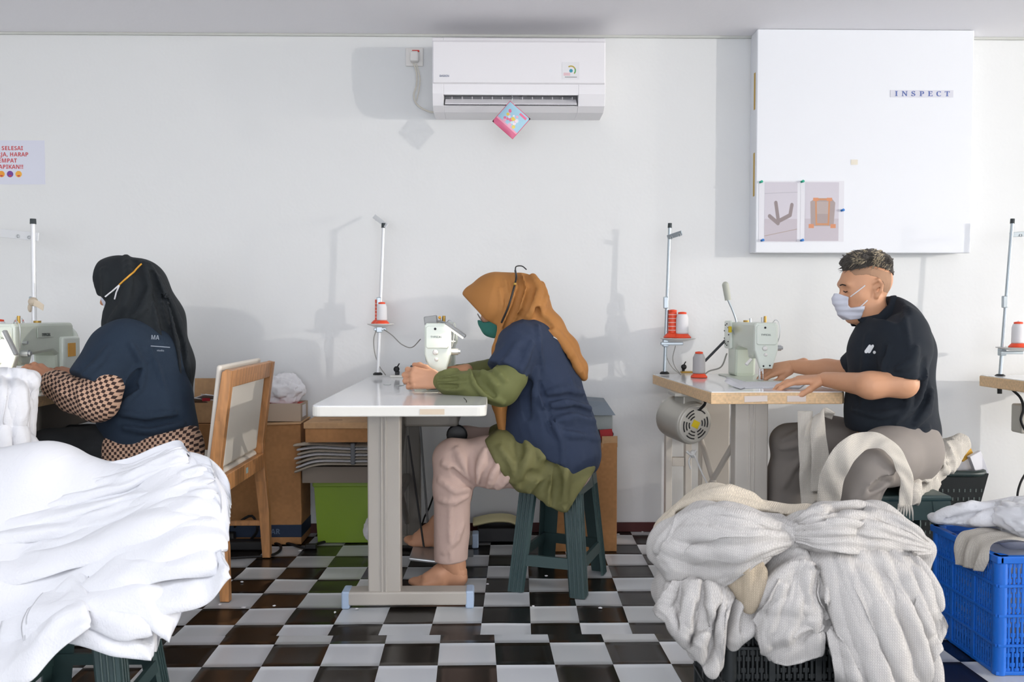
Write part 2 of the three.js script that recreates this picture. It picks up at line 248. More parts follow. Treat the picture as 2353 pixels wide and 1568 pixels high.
// ---------------------------------------------------------------- air conditioner, socket, board, notices
const font = await new FontLoader().loadAsync('fonts/droid/droid_sans_bold.typeface.json');
function letters(str, size, depth, p, rx = 0, ry = 0, rz = 0) { const g = new TextGeometry(str, { font, size, depth, curveSegments: 4, bevelEnabled: false }); g.computeBoundingBox(); g.translate(-(g.boundingBox.max.x + g.boundingBox.min.x) / 2, 0, 0); g.applyMatrix4(new THREE.Matrix4().makeRotationFromEuler(new THREE.Euler(rx, ry, rz, 'YXZ'))); g.translate(p.x, p.y, p.z); return g; }
{
  const dF = 3.97, a = at(993, 88, dF), b = at(1391, 252, dF), x0 = a.x, x1 = b.x, yt = a.y + 0.012, yb = b.y, zw = R.z0, zf = -dF, D = zf - zw, H = yt - yb;
  const t = thing('air_conditioner', 'white wall-mounted split air conditioner with open louvre', 'air conditioner', V((x0 + x1) / 2, yb, zw + D / 2));
  // side profile (z out of the wall, y), extruded along x, open slot at the outlet
  const s0 = x0 + 0.05, s1 = x1 - 0.122;
  const solid = [[0, 0], [D * 0.7, 0], [D * 0.9, 0.02], [D * 0.985, 0.07], [D, 0.16], [D, H - 0.03], [D * 0.96, H - 0.008], [D * 0.9, H], [0, H]];
  const extX = (pts, xa, xb) => { const g = prism(pts.map(([z, y]) => [-z, y]), xb - xa, 0.002); g.rotateY(Math.PI / 2); return g.translate(xa, yb, zw); };
  part(t, 'body', [extX(solid, x0, s0), extX(solid, s1, x1), extX([[0, 0], [D * 0.7, 0], [D * 0.87, 0.018], [D * 0.84, 0.026], [D * 0.4, 0.03], [0, 0.03]], s0, s1), extX([[0, 0.03], [D * 0.35, 0.03], [D * 0.45, 0.086], [D * 0.975, 0.066], [D * 0.985, 0.08], [D, 0.16], [D, H - 0.03], [D * 0.96, H - 0.008], [D * 0.9, H], [0, H]], s0, s1)], M.acWhite);
  part(t, 'front_panel', extX([[D - 0.002, 0.112], [D + 0.006, 0.118], [D + 0.006, H - 0.03], [D - 0.002, H - 0.02]], x0 + 0.004, x1 - 0.004), M.acWhite);
  part(t, 'outlet_lining', box(s0, s1, yb + 0.03, yb + 0.072, zw + D * 0.42, zw + D * 0.47, 0), M.acDark);
  for (let i = 0; i < 13; i++) { if (i === 6) continue; const x = lerp(s0 + 0.03, s1 - 0.03, i / 12); part(t, 'vane', cbox(V(x, yb + 0.055, zw + D * 0.68), 0.003, 0.026, 0.05, 0.001, 0.3), M.acVane); }
  part(t, 'louvre', cbox(V((s0 + s1) / 2, yb + 0.04, zw + D * 0.86), s1 - s0 - 0.012, 0.004, 0.055, 0.0015, 0, 0.62), M.acWhite);
  part(t, 'logo', letters('DAIKIN', 0.009, 0.0008, V(x0 + 0.055, yb + 0.142, zf + 0.0065)), M.plain(0x8c93a6));
  // energy label and small prints
  const st = canvasTex(128, 128, (c) => { c.fillStyle = '#e9e9ec'; c.fillRect(0, 0, 128, 128); c.strokeStyle = '#b8a13c'; c.lineWidth = 9; c.beginPath(); c.arc(66, 62, 32, -2.2, 0.8); c.stroke(); c.strokeStyle = '#4aa35a'; c.beginPath(); c.arc(66, 62, 32, -0.4, 0.6); c.stroke(); c.fillStyle = '#3c9bb5'; c.beginPath(); c.arc(66, 64, 13, 0, 7); c.fill(); c.fillStyle = '#e6c7cc'; c.fillRect(10, 78, 50, 22); c.fillStyle = '#888'; c.fillRect(20, 108, 90, 5); });
  part(t, 'energy_sticker', new THREE.PlaneGeometry(0.078, 0.078).translate(x1 - 0.158, yb + 0.172, zf + 0.0068), std(0xffffff, 0.5, { map: st }), 'round-gauge energy rating sticker');
  part(t, 'indicator', [box(x1 - 0.078, x1 - 0.058, yb + 0.058, yb + 0.076, zf - 0.016, zf - 0.009, 0.001), box(x1 - 0.084, x1 - 0.064, yb + 0.036, yb + 0.039, zf - 0.024, zf - 0.016, 0)], M.plain(0xb9bcc4));
  // socket with plug
  const s = at(953, 131, 4.18), so = thing('wall_socket', 'white wall socket with plug and red lamp beside the air conditioner', 'socket', V(s.x, s.y - 0.04, R.z0));
  part(so, 'plate', box(s.x - 0.043, s.x + 0.04, s.y - 0.043, s.y + 0.043, R.z0, R.z0 + 0.012, 0.004), M.whitePlastic);
  part(so, 'plug', [box(s.x - 0.02, s.x + 0.02, s.y - 0.03, s.y + 0.018, R.z0 + 0.012, R.z0 + 0.052, 0.008)], M.whitePlastic);
  part(so, 'switch', box(s.x - 0.012, s.x + 0.022, s.y + 0.022, s.y + 0.031, R.z0 + 0.011, R.z0 + 0.018, 0.002), M.plain(0xd83a2e));
  const ap = (x, y, o = 0.03) => at(x, y, 4.19 - o);
  single('power_cable', 'thin cream power cable drooping from socket to air conditioner', 'cable', [tube([ap(950, 145, 0.045), ap(957, 165), ap(957, 195), ap(951, 220), ap(958, 240, 0.02), ap(985, 256, 0.02), ap(1020, 258, 0.05)], 0.004, 40), tube([ap(957, 147, 0.04), ap(965, 180), ap(963, 205), ap(957, 232, 0.02)], 0.003, 24)], M.cableWhite);
  // sachet hanging from the louvre
  const sp = at(1175, 276, 3.93), sg = thing('air_freshener_sachet', 'pink and light blue sachet hung cornerwise below the louvre', 'sachet', V(sp.x, sp.y - 0.08, sp.z));
  const sach = canvasTex(256, 256, (c) => { c.fillStyle = '#a9d3e6'; c.fillRect(0, 0, 256, 256); c.fillStyle = '#e06a8f'; c.fillRect(0, 196, 256, 60); c.fillStyle = '#f3a9c0'; c.fillRect(0, 186, 256, 16); const r = rng(3); for (let i = 0; i < 26; i++) { c.fillStyle = ['#f0b4cc', '#e8799b', '#f6e6ee', '#cfe7f2', '#e9cf5a'][i % 5]; c.beginPath(); c.arc(60 + r() * 130, 70 + r() * 110, 6 + r() * 15, 0, 7); c.fill(); } c.fillStyle = '#e87898'; c.fillRect(150, 22, 80, 22); c.strokeStyle = '#d8607f'; c.lineWidth = 6; c.strokeRect(3, 3, 250, 250); });
  const W = 0.122, N = 12, pos = [], uv = [], idx = [];
  for (let l = 0; l < 2; l++) for (let i = 0; i <= N; i++) for (let j = 0; j <= N; j++) { const u = i / N, v = j / N, b2 = 0.011 * Math.pow(Math.sin(Math.PI * u) * Math.sin(Math.PI * v), 0.6); pos.push((u - 0.5) * W, (v - 0.5) * W, l ? -b2 : b2); uv.push(u, v); }
  const K = (N + 1) * (N + 1); for (let i = 0; i < N; i++) for (let j = 0; j < N; j++) { const q = i * (N + 1) + j; idx.push(q, q + N + 1, q + 1, q + 1, q + N + 1, q + N + 2, K + q, K + q + 1, K + q + N + 1, K + q + 1, K + q + N + 2, K + q + N + 1); }
  let g = new THREE.BufferGeometry(); g.setAttribute('position', new THREE.Float32BufferAttribute(pos, 3)); g.setAttribute('uv', new THREE.Float32BufferAttribute(uv, 2)); g.setIndex(idx); g.computeVertexNormals(); g.rotateZ(-0.72); g.translate(sp.x, sp.y, sp.z);
  part(sg, 'pouch', g, phys(0xffffff, 0.3, { map: sach }));
  part(sg, 'hook', tube([sp.clone().add(V(0, 0.082, 0)), sp.clone().add(V(0.006, 0.1, 0.0)), sp.clone().add(V(0, 0.115, -0.01))], 0.0012, 10), M.steel);
}
{ // inspection board: a boxed panel fixed on the wall
  const df = 4.075, a = at(1740, 92, df), b = at(2231, 582, df), zf = -df;
  const t = thing('inspection_board', 'large blank white panel with INSPECT letters and pinned photos', 'board', V((a.x + b.x) / 2, b.y, (R.z0 + zf) / 2));
  part(t, 'panel', box(a.x, b.x, b.y, R.h - 0.001, zf - 0.022, zf, 0.006), M.board);
  part(t, 'frame', [box(a.x + 0.004, a.x + 0.03, b.y + 0.006, R.h - 0.001, R.z0, zf - 0.021, 0.002), box(b.x - 0.03, b.x - 0.004, b.y + 0.006, R.h - 0.001, R.z0, zf - 0.021, 0.002), box(a.x + 0.031, b.x - 0.031, b.y + 0.008, b.y + 0.03, R.z0, zf - 0.023, 0.002)], M.board);
  for (const [y0, y1] of [[165, 250], [350, 450]]) part(t, 'tape', box(a.x + 0.0025, a.x + 0.0045, at(1735, y1, 4.1).y, at(1735, y0, 4.1).y, zf - 0.055, zf - 0.035, 0), M.plain(0xc9a54c), 'yellowed tape strip');
  part(t, 'tape', cbox(at(1963, 373, df).add(V(0, 0, 0.001)), 0.032, 0.024, 0.0008, 0), M.plain(0xe9e3d4), 'scrap of cream tape');
  // INSPECT: seven printed letter cards on a strip
  const l0 = at(2046, 207, df), l1 = at(2190, 224, df);
  const strip1 = single('letter_strip', 'light grey strip spelling INSPECT in blue letters', 'sign', box(l0.x, l1.x, l1.y, l0.y, zf + 0.0005, zf + 0.0018, 0), M.plain(0xdcdde6));
  const fontS = await new FontLoader().loadAsync('fonts/droid/droid_serif_bold.typeface.json');
  'INSPECT'.split('').forEach((ch, i) => { const tg = new TextGeometry(ch, { font: fontS, size: 0.0235, depth: 0.0008, curveSegments: 4, bevelEnabled: false }); tg.computeBoundingBox(); const bb = tg.boundingBox, x = lerp(l0.x, l1.x, (i + 0.72) / 7.4); tg.scale(1.15, 1, 1); tg.translate(x - (bb.max.x + bb.min.x) * 0.575, (l0.y + l1.y) / 2 - 0.0118, zf + 0.0018); part(strip1, 'letter', tg, M.plain(0x5b6fae)); });
  // two pinned photographs
  const photo = (kind) => canvasTex(192, 288, (c, w, h) => {
    const g = c; g.fillStyle = '#cfcbd4'; g.fillRect(0, 0, w, h); g.fillStyle = '#c3bcc4'; g.fillRect(0, h * 0.62, w, h * 0.38);
    if (kind) { g.fillStyle = '#a89a98'; g.beginPath(); g.moveTo(30, 95); g.lineTo(60, 78); g.lineTo(150, 78); g.lineTo(172, 100); g.lineTo(164, 215); g.lineTo(34, 215); g.fill(); g.fillStyle = '#b4a7a4'; g.fillRect(60, 95, 80, 60); g.strokeStyle = '#c98f66'; g.lineWidth = 9; for (const [x0, y0, x1, y1] of [[62, 92, 66, 212], [138, 92, 134, 212], [58, 84, 148, 84], [66, 206, 136, 206]]) { g.beginPath(); g.moveTo(x0, y0); g.lineTo(x1, y1); g.stroke(); } g.fillStyle = '#d3906a'; for (const q of [[22, 205, 30, 20], [146, 205, 30, 20], [46, 76, 30, 16], [124, 76, 30, 16]]) g.fillRect(...q); }
    else { g.strokeStyle = '#938788'; g.lineWidth = 20; g.lineCap = 'round'; for (const q of [[66, 100, 82, 190], [82, 190, 150, 160], [150, 160, 160, 110], [30, 165, 80, 200]]) { g.beginPath(); g.moveTo(q[0], q[1]); g.lineTo(q[2], q[3]); g.stroke(); } g.strokeStyle = '#a9988f'; g.lineWidth = 3; g.beginPath(); g.moveTo(0, 262); g.lineTo(192, 228); g.stroke(); g.strokeStyle = '#b9b6c0'; g.beginPath(); g.moveTo(0, 55); g.lineTo(192, 48); g.stroke(); }
  });
  const sheets = [[1744, 1838, 416, 557, 0], [1840, 1938, 416, 556, 1]];
  sheets.forEach(([xa, xb, ya, yb, k]) => {
    const p0 = at(xa, ya, df), p1 = at(xb, yb, df), t2 = thing('pinned_photo', k ? 'pinned photo of a wooden seat frame seen from below' : 'pinned photo of a grey chair leg joint', 'photo', V((p0.x + p1.x) / 2, p1.y, zf + 0.002));
    part(t2, 'sheet', box(p0.x, p1.x, p1.y, p0.y, zf + 0.0006, zf + 0.0014, 0), M.paperPlain);
    const mx0 = at(k ? 1850 : 1757, ya + 3, df), mx1 = at(k ? 1926 : 1831, yb - 2, df);
    part(t2, 'picture', new THREE.PlaneGeometry(mx1.x - mx0.x, mx0.y - mx1.y).translate((mx0.x + mx1.x) / 2, (mx0.y + mx1.y) / 2, zf + 0.0018), std(0xffffff, 0.45, { map: photo(k) }));
  });
  [[1747, 419, 0x2aa386], [1842, 418, 0x2aa386], [1750, 553, 0x2f78c4], [1841, 553, 0x2f78c4], [1934, 484, 0x2f78c4]].forEach(([x, y, c]) => { const p = at(x, y, df - 0.003), pin = single('push_pin', c === 0x2aa386 ? 'green push pin at the top of the pinned photos' : 'blue push pin holding the pinned photos', 'push pin', [rod(p.clone().add(V(0, 0, -0.002)), p.clone().add(V(0.003, 0.001, 0.011)), 0.0055, 0.004, 10), rod(p.clone().add(V(0.003, 0.001, 0.011)), p.clone().add(V(0.004, 0.002, 0.014)), 0.0065, 0.0065, 10)], M.plain(c), c === 0x2aa386 ? 'green push pins' : 'blue push pins'); });
  // notice sheet at the left
  const n0 = at(-150, 322, 4.188), n1 = at(104, 424, 4.188);
  const note = canvasTex(512, 206, (c, w, h) => {
    c.fillStyle = '#dcdfec'; c.fillRect(0, 0, w, h); c.fillStyle = '#c8494e'; c.font = 'bold 27px sans-serif'; c.textAlign = 'center';
    ['JIKA SELESAI', 'BEKERJA, HARAP', 'TEMPAT', 'DIRAPIKAN!!'].forEach((s, i) => c.fillText(s, 330, 46 + i * 29));
    const col = ['#f0a23c', '#f0a23c', '#7a4a9c', '#f0b04a']; for (let i = 0; i < 4; i++) { c.fillStyle = col[i]; c.beginPath(); c.arc(268 + i * 40, 158, 15, 0, 7); c.fill(); c.fillStyle = '#c8494e'; c.beginPath(); c.arc(268 + i * 40, 163, 7, 0, 3.14); c.fill(); }
  });
  const nt = thing('notice_sheet', 'white paper notice with red lettering and small round faces', 'notice', V((n0.x + n1.x) / 2, n1.y, R.z0));
  part(nt, 'sheet', box(n0.x, n1.x, n1.y, n0.y, R.z0, R.z0 + 0.0012, 0), M.paperPlain);
  part(nt, 'print', new THREE.PlaneGeometry(n1.x - n0.x, n0.y - n1.y).translate((n0.x + n1.x) / 2, (n0.y + n1.y) / 2, R.z0 + 0.0016), std(0xffffff, 0.7, { map: note }));
}
// ---------------------------------------------------------------- sewing tables
function slabXZ(pts, y0, y1, bev) { const g = prism(pts.map(([x, z]) => [x, -z]), y1 - y0, bev); g.rotateX(-Math.PI / 2); return boxUV(g.translate(0, y0, 0)); }
function tLeg(t, xc, zc, y1, mat, wcol, dcol, fx0, fx1, capMat, groove = true) {
  const w = wcol / 2, col = [box(xc - w, xc + w, 0.055, y1, zc - dcol / 2, zc + dcol / 2, 0.006)];
  if (groove) for (const o of [-0.06, 0.06]) col.push(box(xc + wcol * o - 0.004, xc + wcol * o + 0.004, 0.06, y1 - 0.005, zc + dcol / 2 - 0.001, zc + dcol / 2 + 0.004, 0.0018));
  part(t, 'leg', col, mat);
  part(t, 'foot', [box(fx0 + 0.02, fx1 - 0.02, 0.012, 0.062, zc - 0.04, zc + 0.04, 0.008)], mat);
  for (const [xa, xb] of [[fx0, fx0 + 0.03], [fx1 - 0.03, fx1]]) part(t, 'foot_cap', box(xa, xb, 0.0, 0.064, zc - 0.041, zc + 0.041, 0.007), capMat, 'pale blue plastic foot cap');
  part(t, 'top_bracket', box(fx0 + 0.06, fx1 - 0.06, y1 - 0.02, y1 - 0.001, zc - 0.05, zc + 0.05, 0.004), mat);
}
{ // middle table
  const d0 = 2.82, d1 = 4.12, H = 0.76, x0 = -0.603, x1 = -0.034;
  const t = thing('sewing_table', 'white laminate sewing table on grey T-shaped legs', 'sewing table', V(-0.32, 0, -3.5));
  const r = 0.03, pts = []; for (const [cx, cz, a0] of [[x1 - r, -d0 - r, 0], [x0 + r, -d0 - r, 90]]) for (let k = 0; k <= 5; k++) { const a = (a0 + k * 18) * Math.PI / 180; pts.push([cx + r * Math.cos(a), cz + r * Math.sin(a)]); } pts.push([x0, -d1], [x1, -d1]);
  part(t, 'tabletop', slabXZ(pts, H - 0.036, H - 0.003, 0.004), M.edgeWhite);
  part(t, 'laminate', slabXZ(pts.map(([x, z]) => [lerp(x, -0.32, 0.004), lerp(z, -3.47, 0.003)]), H - 0.004, H, 0.001), M.laminate, 'glossy white laminate surface');
  part(t, 'tape_label', cbox(V(-0.21, H - 0.02, -d0 + 0.001), 0.08, 0.018, 0.0012, 0), M.plain(0xd8c7b0), 'worn beige tape on the edge');
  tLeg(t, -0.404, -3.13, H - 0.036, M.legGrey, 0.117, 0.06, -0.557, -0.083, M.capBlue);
  tLeg(t, -0.404, -3.93, H - 0.036, M.legDark, 0.117, 0.06, -0.557, -0.083, M.capBlue);  // rear leg darker than the front one: shade put into its colour
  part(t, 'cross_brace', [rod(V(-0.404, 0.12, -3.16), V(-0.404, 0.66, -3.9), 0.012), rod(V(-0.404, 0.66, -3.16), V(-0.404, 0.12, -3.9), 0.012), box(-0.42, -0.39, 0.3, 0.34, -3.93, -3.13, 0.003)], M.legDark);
  part(t, 'treadle_rod', [rod(V(-0.30, 0.1, -3.55), V(-0.37, 0.55, -3.62), 0.004)], M.black);
  // underslung machine pan and motor
  part(t, 'oil_pan', box(-0.36, -0.15, 0.62, 0.724, -3.82, -3.36, 0.012), M.legDark);
  const kp = at(1050, 1000, 3.44);
  part(t, 'knee_lifter', [rod(kp, kp.clone().add(V(0.004, 0.16, 0)), 0.006), lathe([[0.0, -0.012], [0.035, -0.012], [0.042, 0], [0.035, 0.012], [0, 0.012]], V(0, 0, 0), 20).rotateX(Math.PI / 2).translate(kp.x, kp.y, kp.z)], M.black, 'black knee lifter pad');
}
{ // right table, plywood edge
  const H = 0.772, t = thing('sewing_table', 'plywood-edged sewing table with a glossy top and round motor below', 'sewing table', V(1.0, 0, -3.63));
  const pts = [[0.786, -3.17], [1.27, -3.17], [1.285, -3.19], [1.24, -4.1], [0.738, -4.1]].reverse();
  part(t, 'tabletop', slabXZ(pts, H - 0.046, H - 0.003, 0.003), M.ply);
  part(t, 'laminate', slabXZ(pts.map(([x, z]) => [lerp(x, 1.0, 0.006), lerp(z, -3.63, 0.004)]), H - 0.004, H, 0.001), M.laminate, 'glossy white laminate surface');
  part(t, 'tape_label', [cbox(V(0.95, H - 0.026, -3.168), 0.085, 0.022, 0.001, 0, 0, 0, 0.03)], M.plain(0xe6d9cf), 'pale peeling tape on the plywood edge'); part(t, 'tape_label', cbox(V(1.10, H - 0.026, -3.168), 0.07, 0.022, 0.001, 0), M.plain(0xe4d6cc));
  tLeg(t, 1.0, -3.42, H - 0.046, M.legWhite, 0.13, 0.07, 0.78, 1.25, M.capBlue);
  tLeg(t, 1.0, -3.98, H - 0.046, M.legWhite, 0.13, 0.07, 0.78, 1.25, M.capBlue, false);
  part(t, 'cross_brace', [rod(V(0.86, 0.1, -3.9), V(1.0, 0.6, -3.5), 0.012), rod(V(0.9, 0.62, -4.0), V(0.95, 0.15, -3.5), 0.012)], M.legWhite);
  part(t, 'side_frame', [box(0.77, 0.80, 0.1, 0.62, -3.98, -3.94, 0.003), box(0.86, 0.89, 0.1, 0.7, -3.98, -3.94, 0.003), box(0.801, 0.859, 0.36, 0.4, -3.976, -3.944, 0.003)], M.legWhite);
  // round motor hanging from the underside, vents facing the room
  const mc = at(1597, 975, 3.62), ax = V(0.42, -0.12, 0.9).normalize(), qm = new THREE.Quaternion().setFromUnitVectors(V(0, 1, 0), ax);
  const mo = part(t, 'motor', [lathe([[0, -0.17], [0.075, -0.17], [0.088, -0.155], [0.092, -0.13], [0.092, -0.02], [0.088, -0.008], [0.084, 0.0], [0, 0.0]], V(0, 0, 0), 36).applyQuaternion(qm).translate(mc.x, mc.y, mc.z)], M.motor);
  const fc = mc.clone().addScaledVector(ax, 0.0005), e1 = V(1, 0, 0).applyQuaternion(qm), e2 = V(0, 0, 1).applyQuaternion(qm);
  part(mo, 'face', lathe([[0, 0.004], [0.074, 0.004], [0.08, 0.0], [0.08, -0.004]], V(0, 0, 0), 36).applyQuaternion(qm).translate(fc.x, fc.y, fc.z), M.motorFace);
  const ff = mc.clone().addScaledVector(ax, 0.0052), slots = []; const arc = (r, a0, a1) => { const n = 6, ps = []; for (let k = 0; k <= n; k++) { const a = lerp(a0, a1, k / n); ps.push(ff.clone().addScaledVector(e1, r * Math.cos(a)).addScaledVector(e2, r * Math.sin(a))); } slots.push(tube(ps, 0.0028, 10, 6)); };
  for (const r of [0.034, 0.048, 0.062]) for (let k = 0; k < 6; k++) { const a0 = k * 1.047 + 0.12; if (k === 4 && r < 0.06) continue; arc(r, a0, a0 + 0.75); }
  part(mo, 'vent_slot', slots, M.black);
  part(mo, 'sticker', [cbox(V(0, 0, 0), 0.036, 0.002, 0.03, 0).applyQuaternion(qm).translate(ff.x, ff.y, ff.z)], M.yellow, 'yellow warning sticker');
  part(t, 'motor_bracket', [cbox(mc.clone().add(V(-0.02, 0.1, -0.05)), 0.09, 0.045, 0.07, 0.006, 0.4), cbox(mc.clone().add(V(-0.045, 0.125, -0.07)), 0.03, 0.05, 0.05, 0.004, 0.4), box(mc.x - 0.09, mc.x + 0.02, H - 0.06, H - 0.045, mc.z - 0.12, mc.z + 0.02, 0.003)], M.motor);
  part(t, 'motor_cable', tube([fc.clone().addScaledVector(e1, 0.02).add(V(0, 0.062, 0.0)), mc.clone().add(V(0.03, 0.1, 0.05)), mc.clone().add(V(-0.02, 0.135, 0.0)), mc.clone().add(V(-0.03, 0.13, -0.08))], 0.006, 20), M.cable);
  part(t, 'knotted_cord', [tube([at(1592, 1040, 3.6), at(1600, 1056, 3.58), at(1612, 1085, 3.55), at(1625, 1112, 3.5), at(1640, 1150, 3.45)], 0.004, 16), tube([at(1592, 1042, 3.6), at(1583, 1060, 3.6), at(1587, 1078, 3.6)], 0.004, 12), new THREE.SphereGeometry(0.014, 10, 8).scale(1, 1.2, 1).translate(...at(1592, 1044, 3.6).toArray()), tube([at(1578, 1038, 3.6), at(1590, 1046, 3.59), at(1600, 1036, 3.6)], 0.006, 10)], M.plain(0xd9d9d6), 'white cord tied in a knot');
}
{ // left table: mostly behind the fabric
  const H = 0.76, t = thing('sewing_table', 'sewing table with plywood edge beneath the black headscarf worker\'s hands', 'sewing table', V(-1.95, 0, -3.5));
  part(t, 'tabletop', slabXZ([[-2.26, -2.95], [-1.66, -2.95], [-1.66, -4.1], [-2.26, -4.1]].reverse(), H - 0.04, H - 0.003, 0.003), M.ply);
  part(t, 'laminate', slabXZ([[-2.258, -2.952], [-1.662, -2.952], [-1.662, -4.098], [-2.258, -4.098]].reverse(), H - 0.004, H, 0.001), M.laminate, 'glossy white laminate surface');
  tLeg(t, -2.0, -3.15, H - 0.04, M.legDark, 0.12, 0.06, -2.22, -1.74, M.capBlue);
  tLeg(t, -2.0, -3.9, H - 0.04, M.legDark, 0.12, 0.06, -2.22, -1.74, M.capBlue);
  part(t, 'cross_brace', [rod(V(-2.0, 0.12, -3.16), V(-2.0, 0.66, -3.9), 0.012), rod(V(-1.75, 0.7, -3.1), V(-1.72, 0.42, -3.6), 0.008), rod(V(-1.7, 0.7, -3.2), V(-1.7, 0.35, -3.2), 0.008)], M.legDark);
  part(t, 'oil_pan', box(-1.95, -1.72, 0.6, 0.72, -3.8, -3.3, 0.012), M.legDark);
}
{ // far right table, only its corner in view
  const H = 0.772, t = thing('sewing_table', 'plywood table corner with a hanging black cable past the dark basket', 'sewing table', V(2.6, 0, -3.6));
  part(t, 'tabletop', slabXZ([[2.255, -4.02], [2.255, -3.2], [2.8, -3.2], [2.8, -4.02]], H - 0.052, H - 0.003, 0.004), M.ply);
  part(t, 'laminate', slabXZ([[2.258, -4.018], [2.258, -3.202], [2.798, -3.202], [2.798, -4.018]], H - 0.004, H, 0.001), M.laminate);
  tLeg(t, 2.6, -3.4, H - 0.052, M.legWhite, 0.13, 0.07, 2.36, 2.82, M.capBlue); tLeg(t, 2.6, -3.9, H - 0.052, M.legWhite, 0.13, 0.07, 2.36, 2.82, M.capBlue, false);
  const b = at(2347, 970, 3.85); part(t, 'switch_box', box(b.x - 0.02, b.x + 0.08, b.y - 0.05, b.y + 0.08, -3.9, -3.82, 0.01), M.motor);
  part(t, 'bolt', [rod(at(2297, 893, 3.9), at(2297, 905, 3.9), 0.01)], M.black);
  part(t, 'table_cable', [tube([at(2325, 895, 3.8), at(2345, 915, 3.8), at(2352, 940, 3.8), at(2346, 965, 3.8), at(2356, 990, 3.8)], 0.006, 24), tube([at(2362, 1080, 3.9), at(2345, 1110, 3.9), at(2338, 1145, 3.9), at(2350, 1180, 3.9)], 0.005, 20)], M.cable);
}
// ---------------------------------------------------------------- thread stands and spools
const spoolProto = {};
function makeSpool(kind) {
  const key = kind; if (spoolProto[key]) { const c = spoolProto[key].clone(); c.name = numbered('thread_spool'); scene.add(c); c.userData = { ...c.userData }; return c; }
  const t = thing('thread_spool', '', 'thread spool', V(0, 0, 0)), S = 24;
  local(t, 'base', lathe([[0, 0], [0.034, 0], [0.034, 0.005], [0.024, 0.016], [0.017, 0.02], [0, 0.02]], V(0, 0, 0), S), M.orange, 'orange spool base');
  if (kind === 'white') local(t, 'thread', lathe([[0.01, 0.016], [0.023, 0.017], [0.024, 0.024], [0.023, 0.078], [0.019, 0.092], [0.008, 0.095]], V(0, 0, 0), S), M.thread);
  if (kind === 'grey') local(t, 'thread', lathe([[0.01, 0.016], [0.025, 0.017], [0.026, 0.024], [0.025, 0.082], [0.018, 0.098], [0.008, 0.1]], V(0, 0, 0), S), M.threadGrey);
  if (kind === 'empty') { local(t, 'core', lathe([[0.008, 0.016], [0.017, 0.016], [0.016, 0.1], [0.008, 0.1]], V(0, 0, 0), S), M.orange); for (let k = 0; k < 5; k++) local(t, 'ring', new THREE.TorusGeometry(0.0165, 0.0015, 6, 20).rotateX(Math.PI / 2).translate(0, 0.03 + k * 0.015, 0), M.plain(0xf7ddd4)); }
  const top = kind === 'empty' ? 0.1 : kind === 'grey' ? 0.098 : 0.092;
  local(t, 'cap', lathe([[0.004, top], [0.016, top], [0.016, top + 0.008], [0.004, top + 0.01]], V(0, 0, 0), S), M.orange, 'orange spool cap');
  spoolProto[key] = t; return t;
}
function spool(kind, p, s, label, group) { const t = makeSpool(kind); t.position.copy(p); t.scale.setScalar(s); t.userData.label = label; if (group) t.userData.group = group; else delete t.userData.group; return t; }
function threadStand(label, base, top, armA, armB, plate, pr, opts = {}) {
  const t = thing('thread_stand', label, 'thread stand', base.clone()); const r = opts.r || 0.0085, dir = top.clone().sub(base).normalize();
  const on = y => base.clone().addScaledVector(dir, (y - base.y) / dir.y);
  part(t, 'pole', rod(base, top, r, r * 0.9, 16), opts.mat || M.pole);
  part(t, 'pole_cap', rod(top, top.clone().addScaledVector(dir, 0.022), r * 1.15, r * 1.1, 16), M.plain(0x3a4144));
  part(t, 'base_nut', [lathe([[0, 0], [0.022, 0], [0.022, 0.006], [0.014, 0.012], [0, 0.012]], base, 20)], M.black);
  const aw = opts.armW || 0.022; const ad = armB.clone().sub(armA), L = ad.length(), q = (() => { const X = ad.clone().normalize(), Z = V(0, 0, 1).addScaledVector(X, -X.z).normalize(), Y = Z.clone().cross(X); return new THREE.Quaternion().setFromRotationMatrix(new THREE.Matrix4().makeBasis(X, Y, Z)); })();
  part(t, 'guide_arm', [new RoundedBoxGeometry(L, aw, 0.006, 2, 0.002).applyQuaternion(q).translate(...armA.clone().add(armB).multiplyScalar(0.5).toArray())], opts.mat || M.pole);
  for (const k of opts.eyes || [0.25, 0.8]) part(t, 'thread_eye', new THREE.TorusGeometry(0.006, 0.0016, 6, 14).applyQuaternion(q).translate(...armA.clone().lerp(armB, k).add(V(0, -0.006, 0.006)).toArray()), M.steel);
  const cl = on(lerp(base.y, top.y, 0.49)); part(t, 'pole_clamp', [cbox(cl.clone().add(V(-0.006, 0, 0)), 0.022, 0.055, 0.02, 0.004)], opts.mat || M.pole2);
  if (plate) {
    part(t, 'spool_plate', lathe([[0, -0.014], [pr * 0.45, -0.012], [pr, 0.0], [pr, 0.004], [pr * 0.9, 0.004], [pr * 0.4, -0.004], [0, -0.004]], plate, 32), M.whitePlastic);
    const pj = on(plate.y - 0.02); part(t, 'plate_bracket', [cbox(pj.clone().lerp(plate, 0.5).add(V(0, -0.012, 0)), Math.abs(plate.x - pj.x) + 0.05, 0.014, 0.02, 0.003), cbox(pj, 0.028, 0.035, 0.028, 0.004)], M.pole2);
    for (const o of opts.pins || []) part(t, 'spool_pin', rod(plate.clone().add(o).add(V(0, -0.004, 0)), plate.clone().add(o).add(V(0, 0.125, 0)), 0.0028, 0.002, 8), M.steel);
  }
  return t;
}
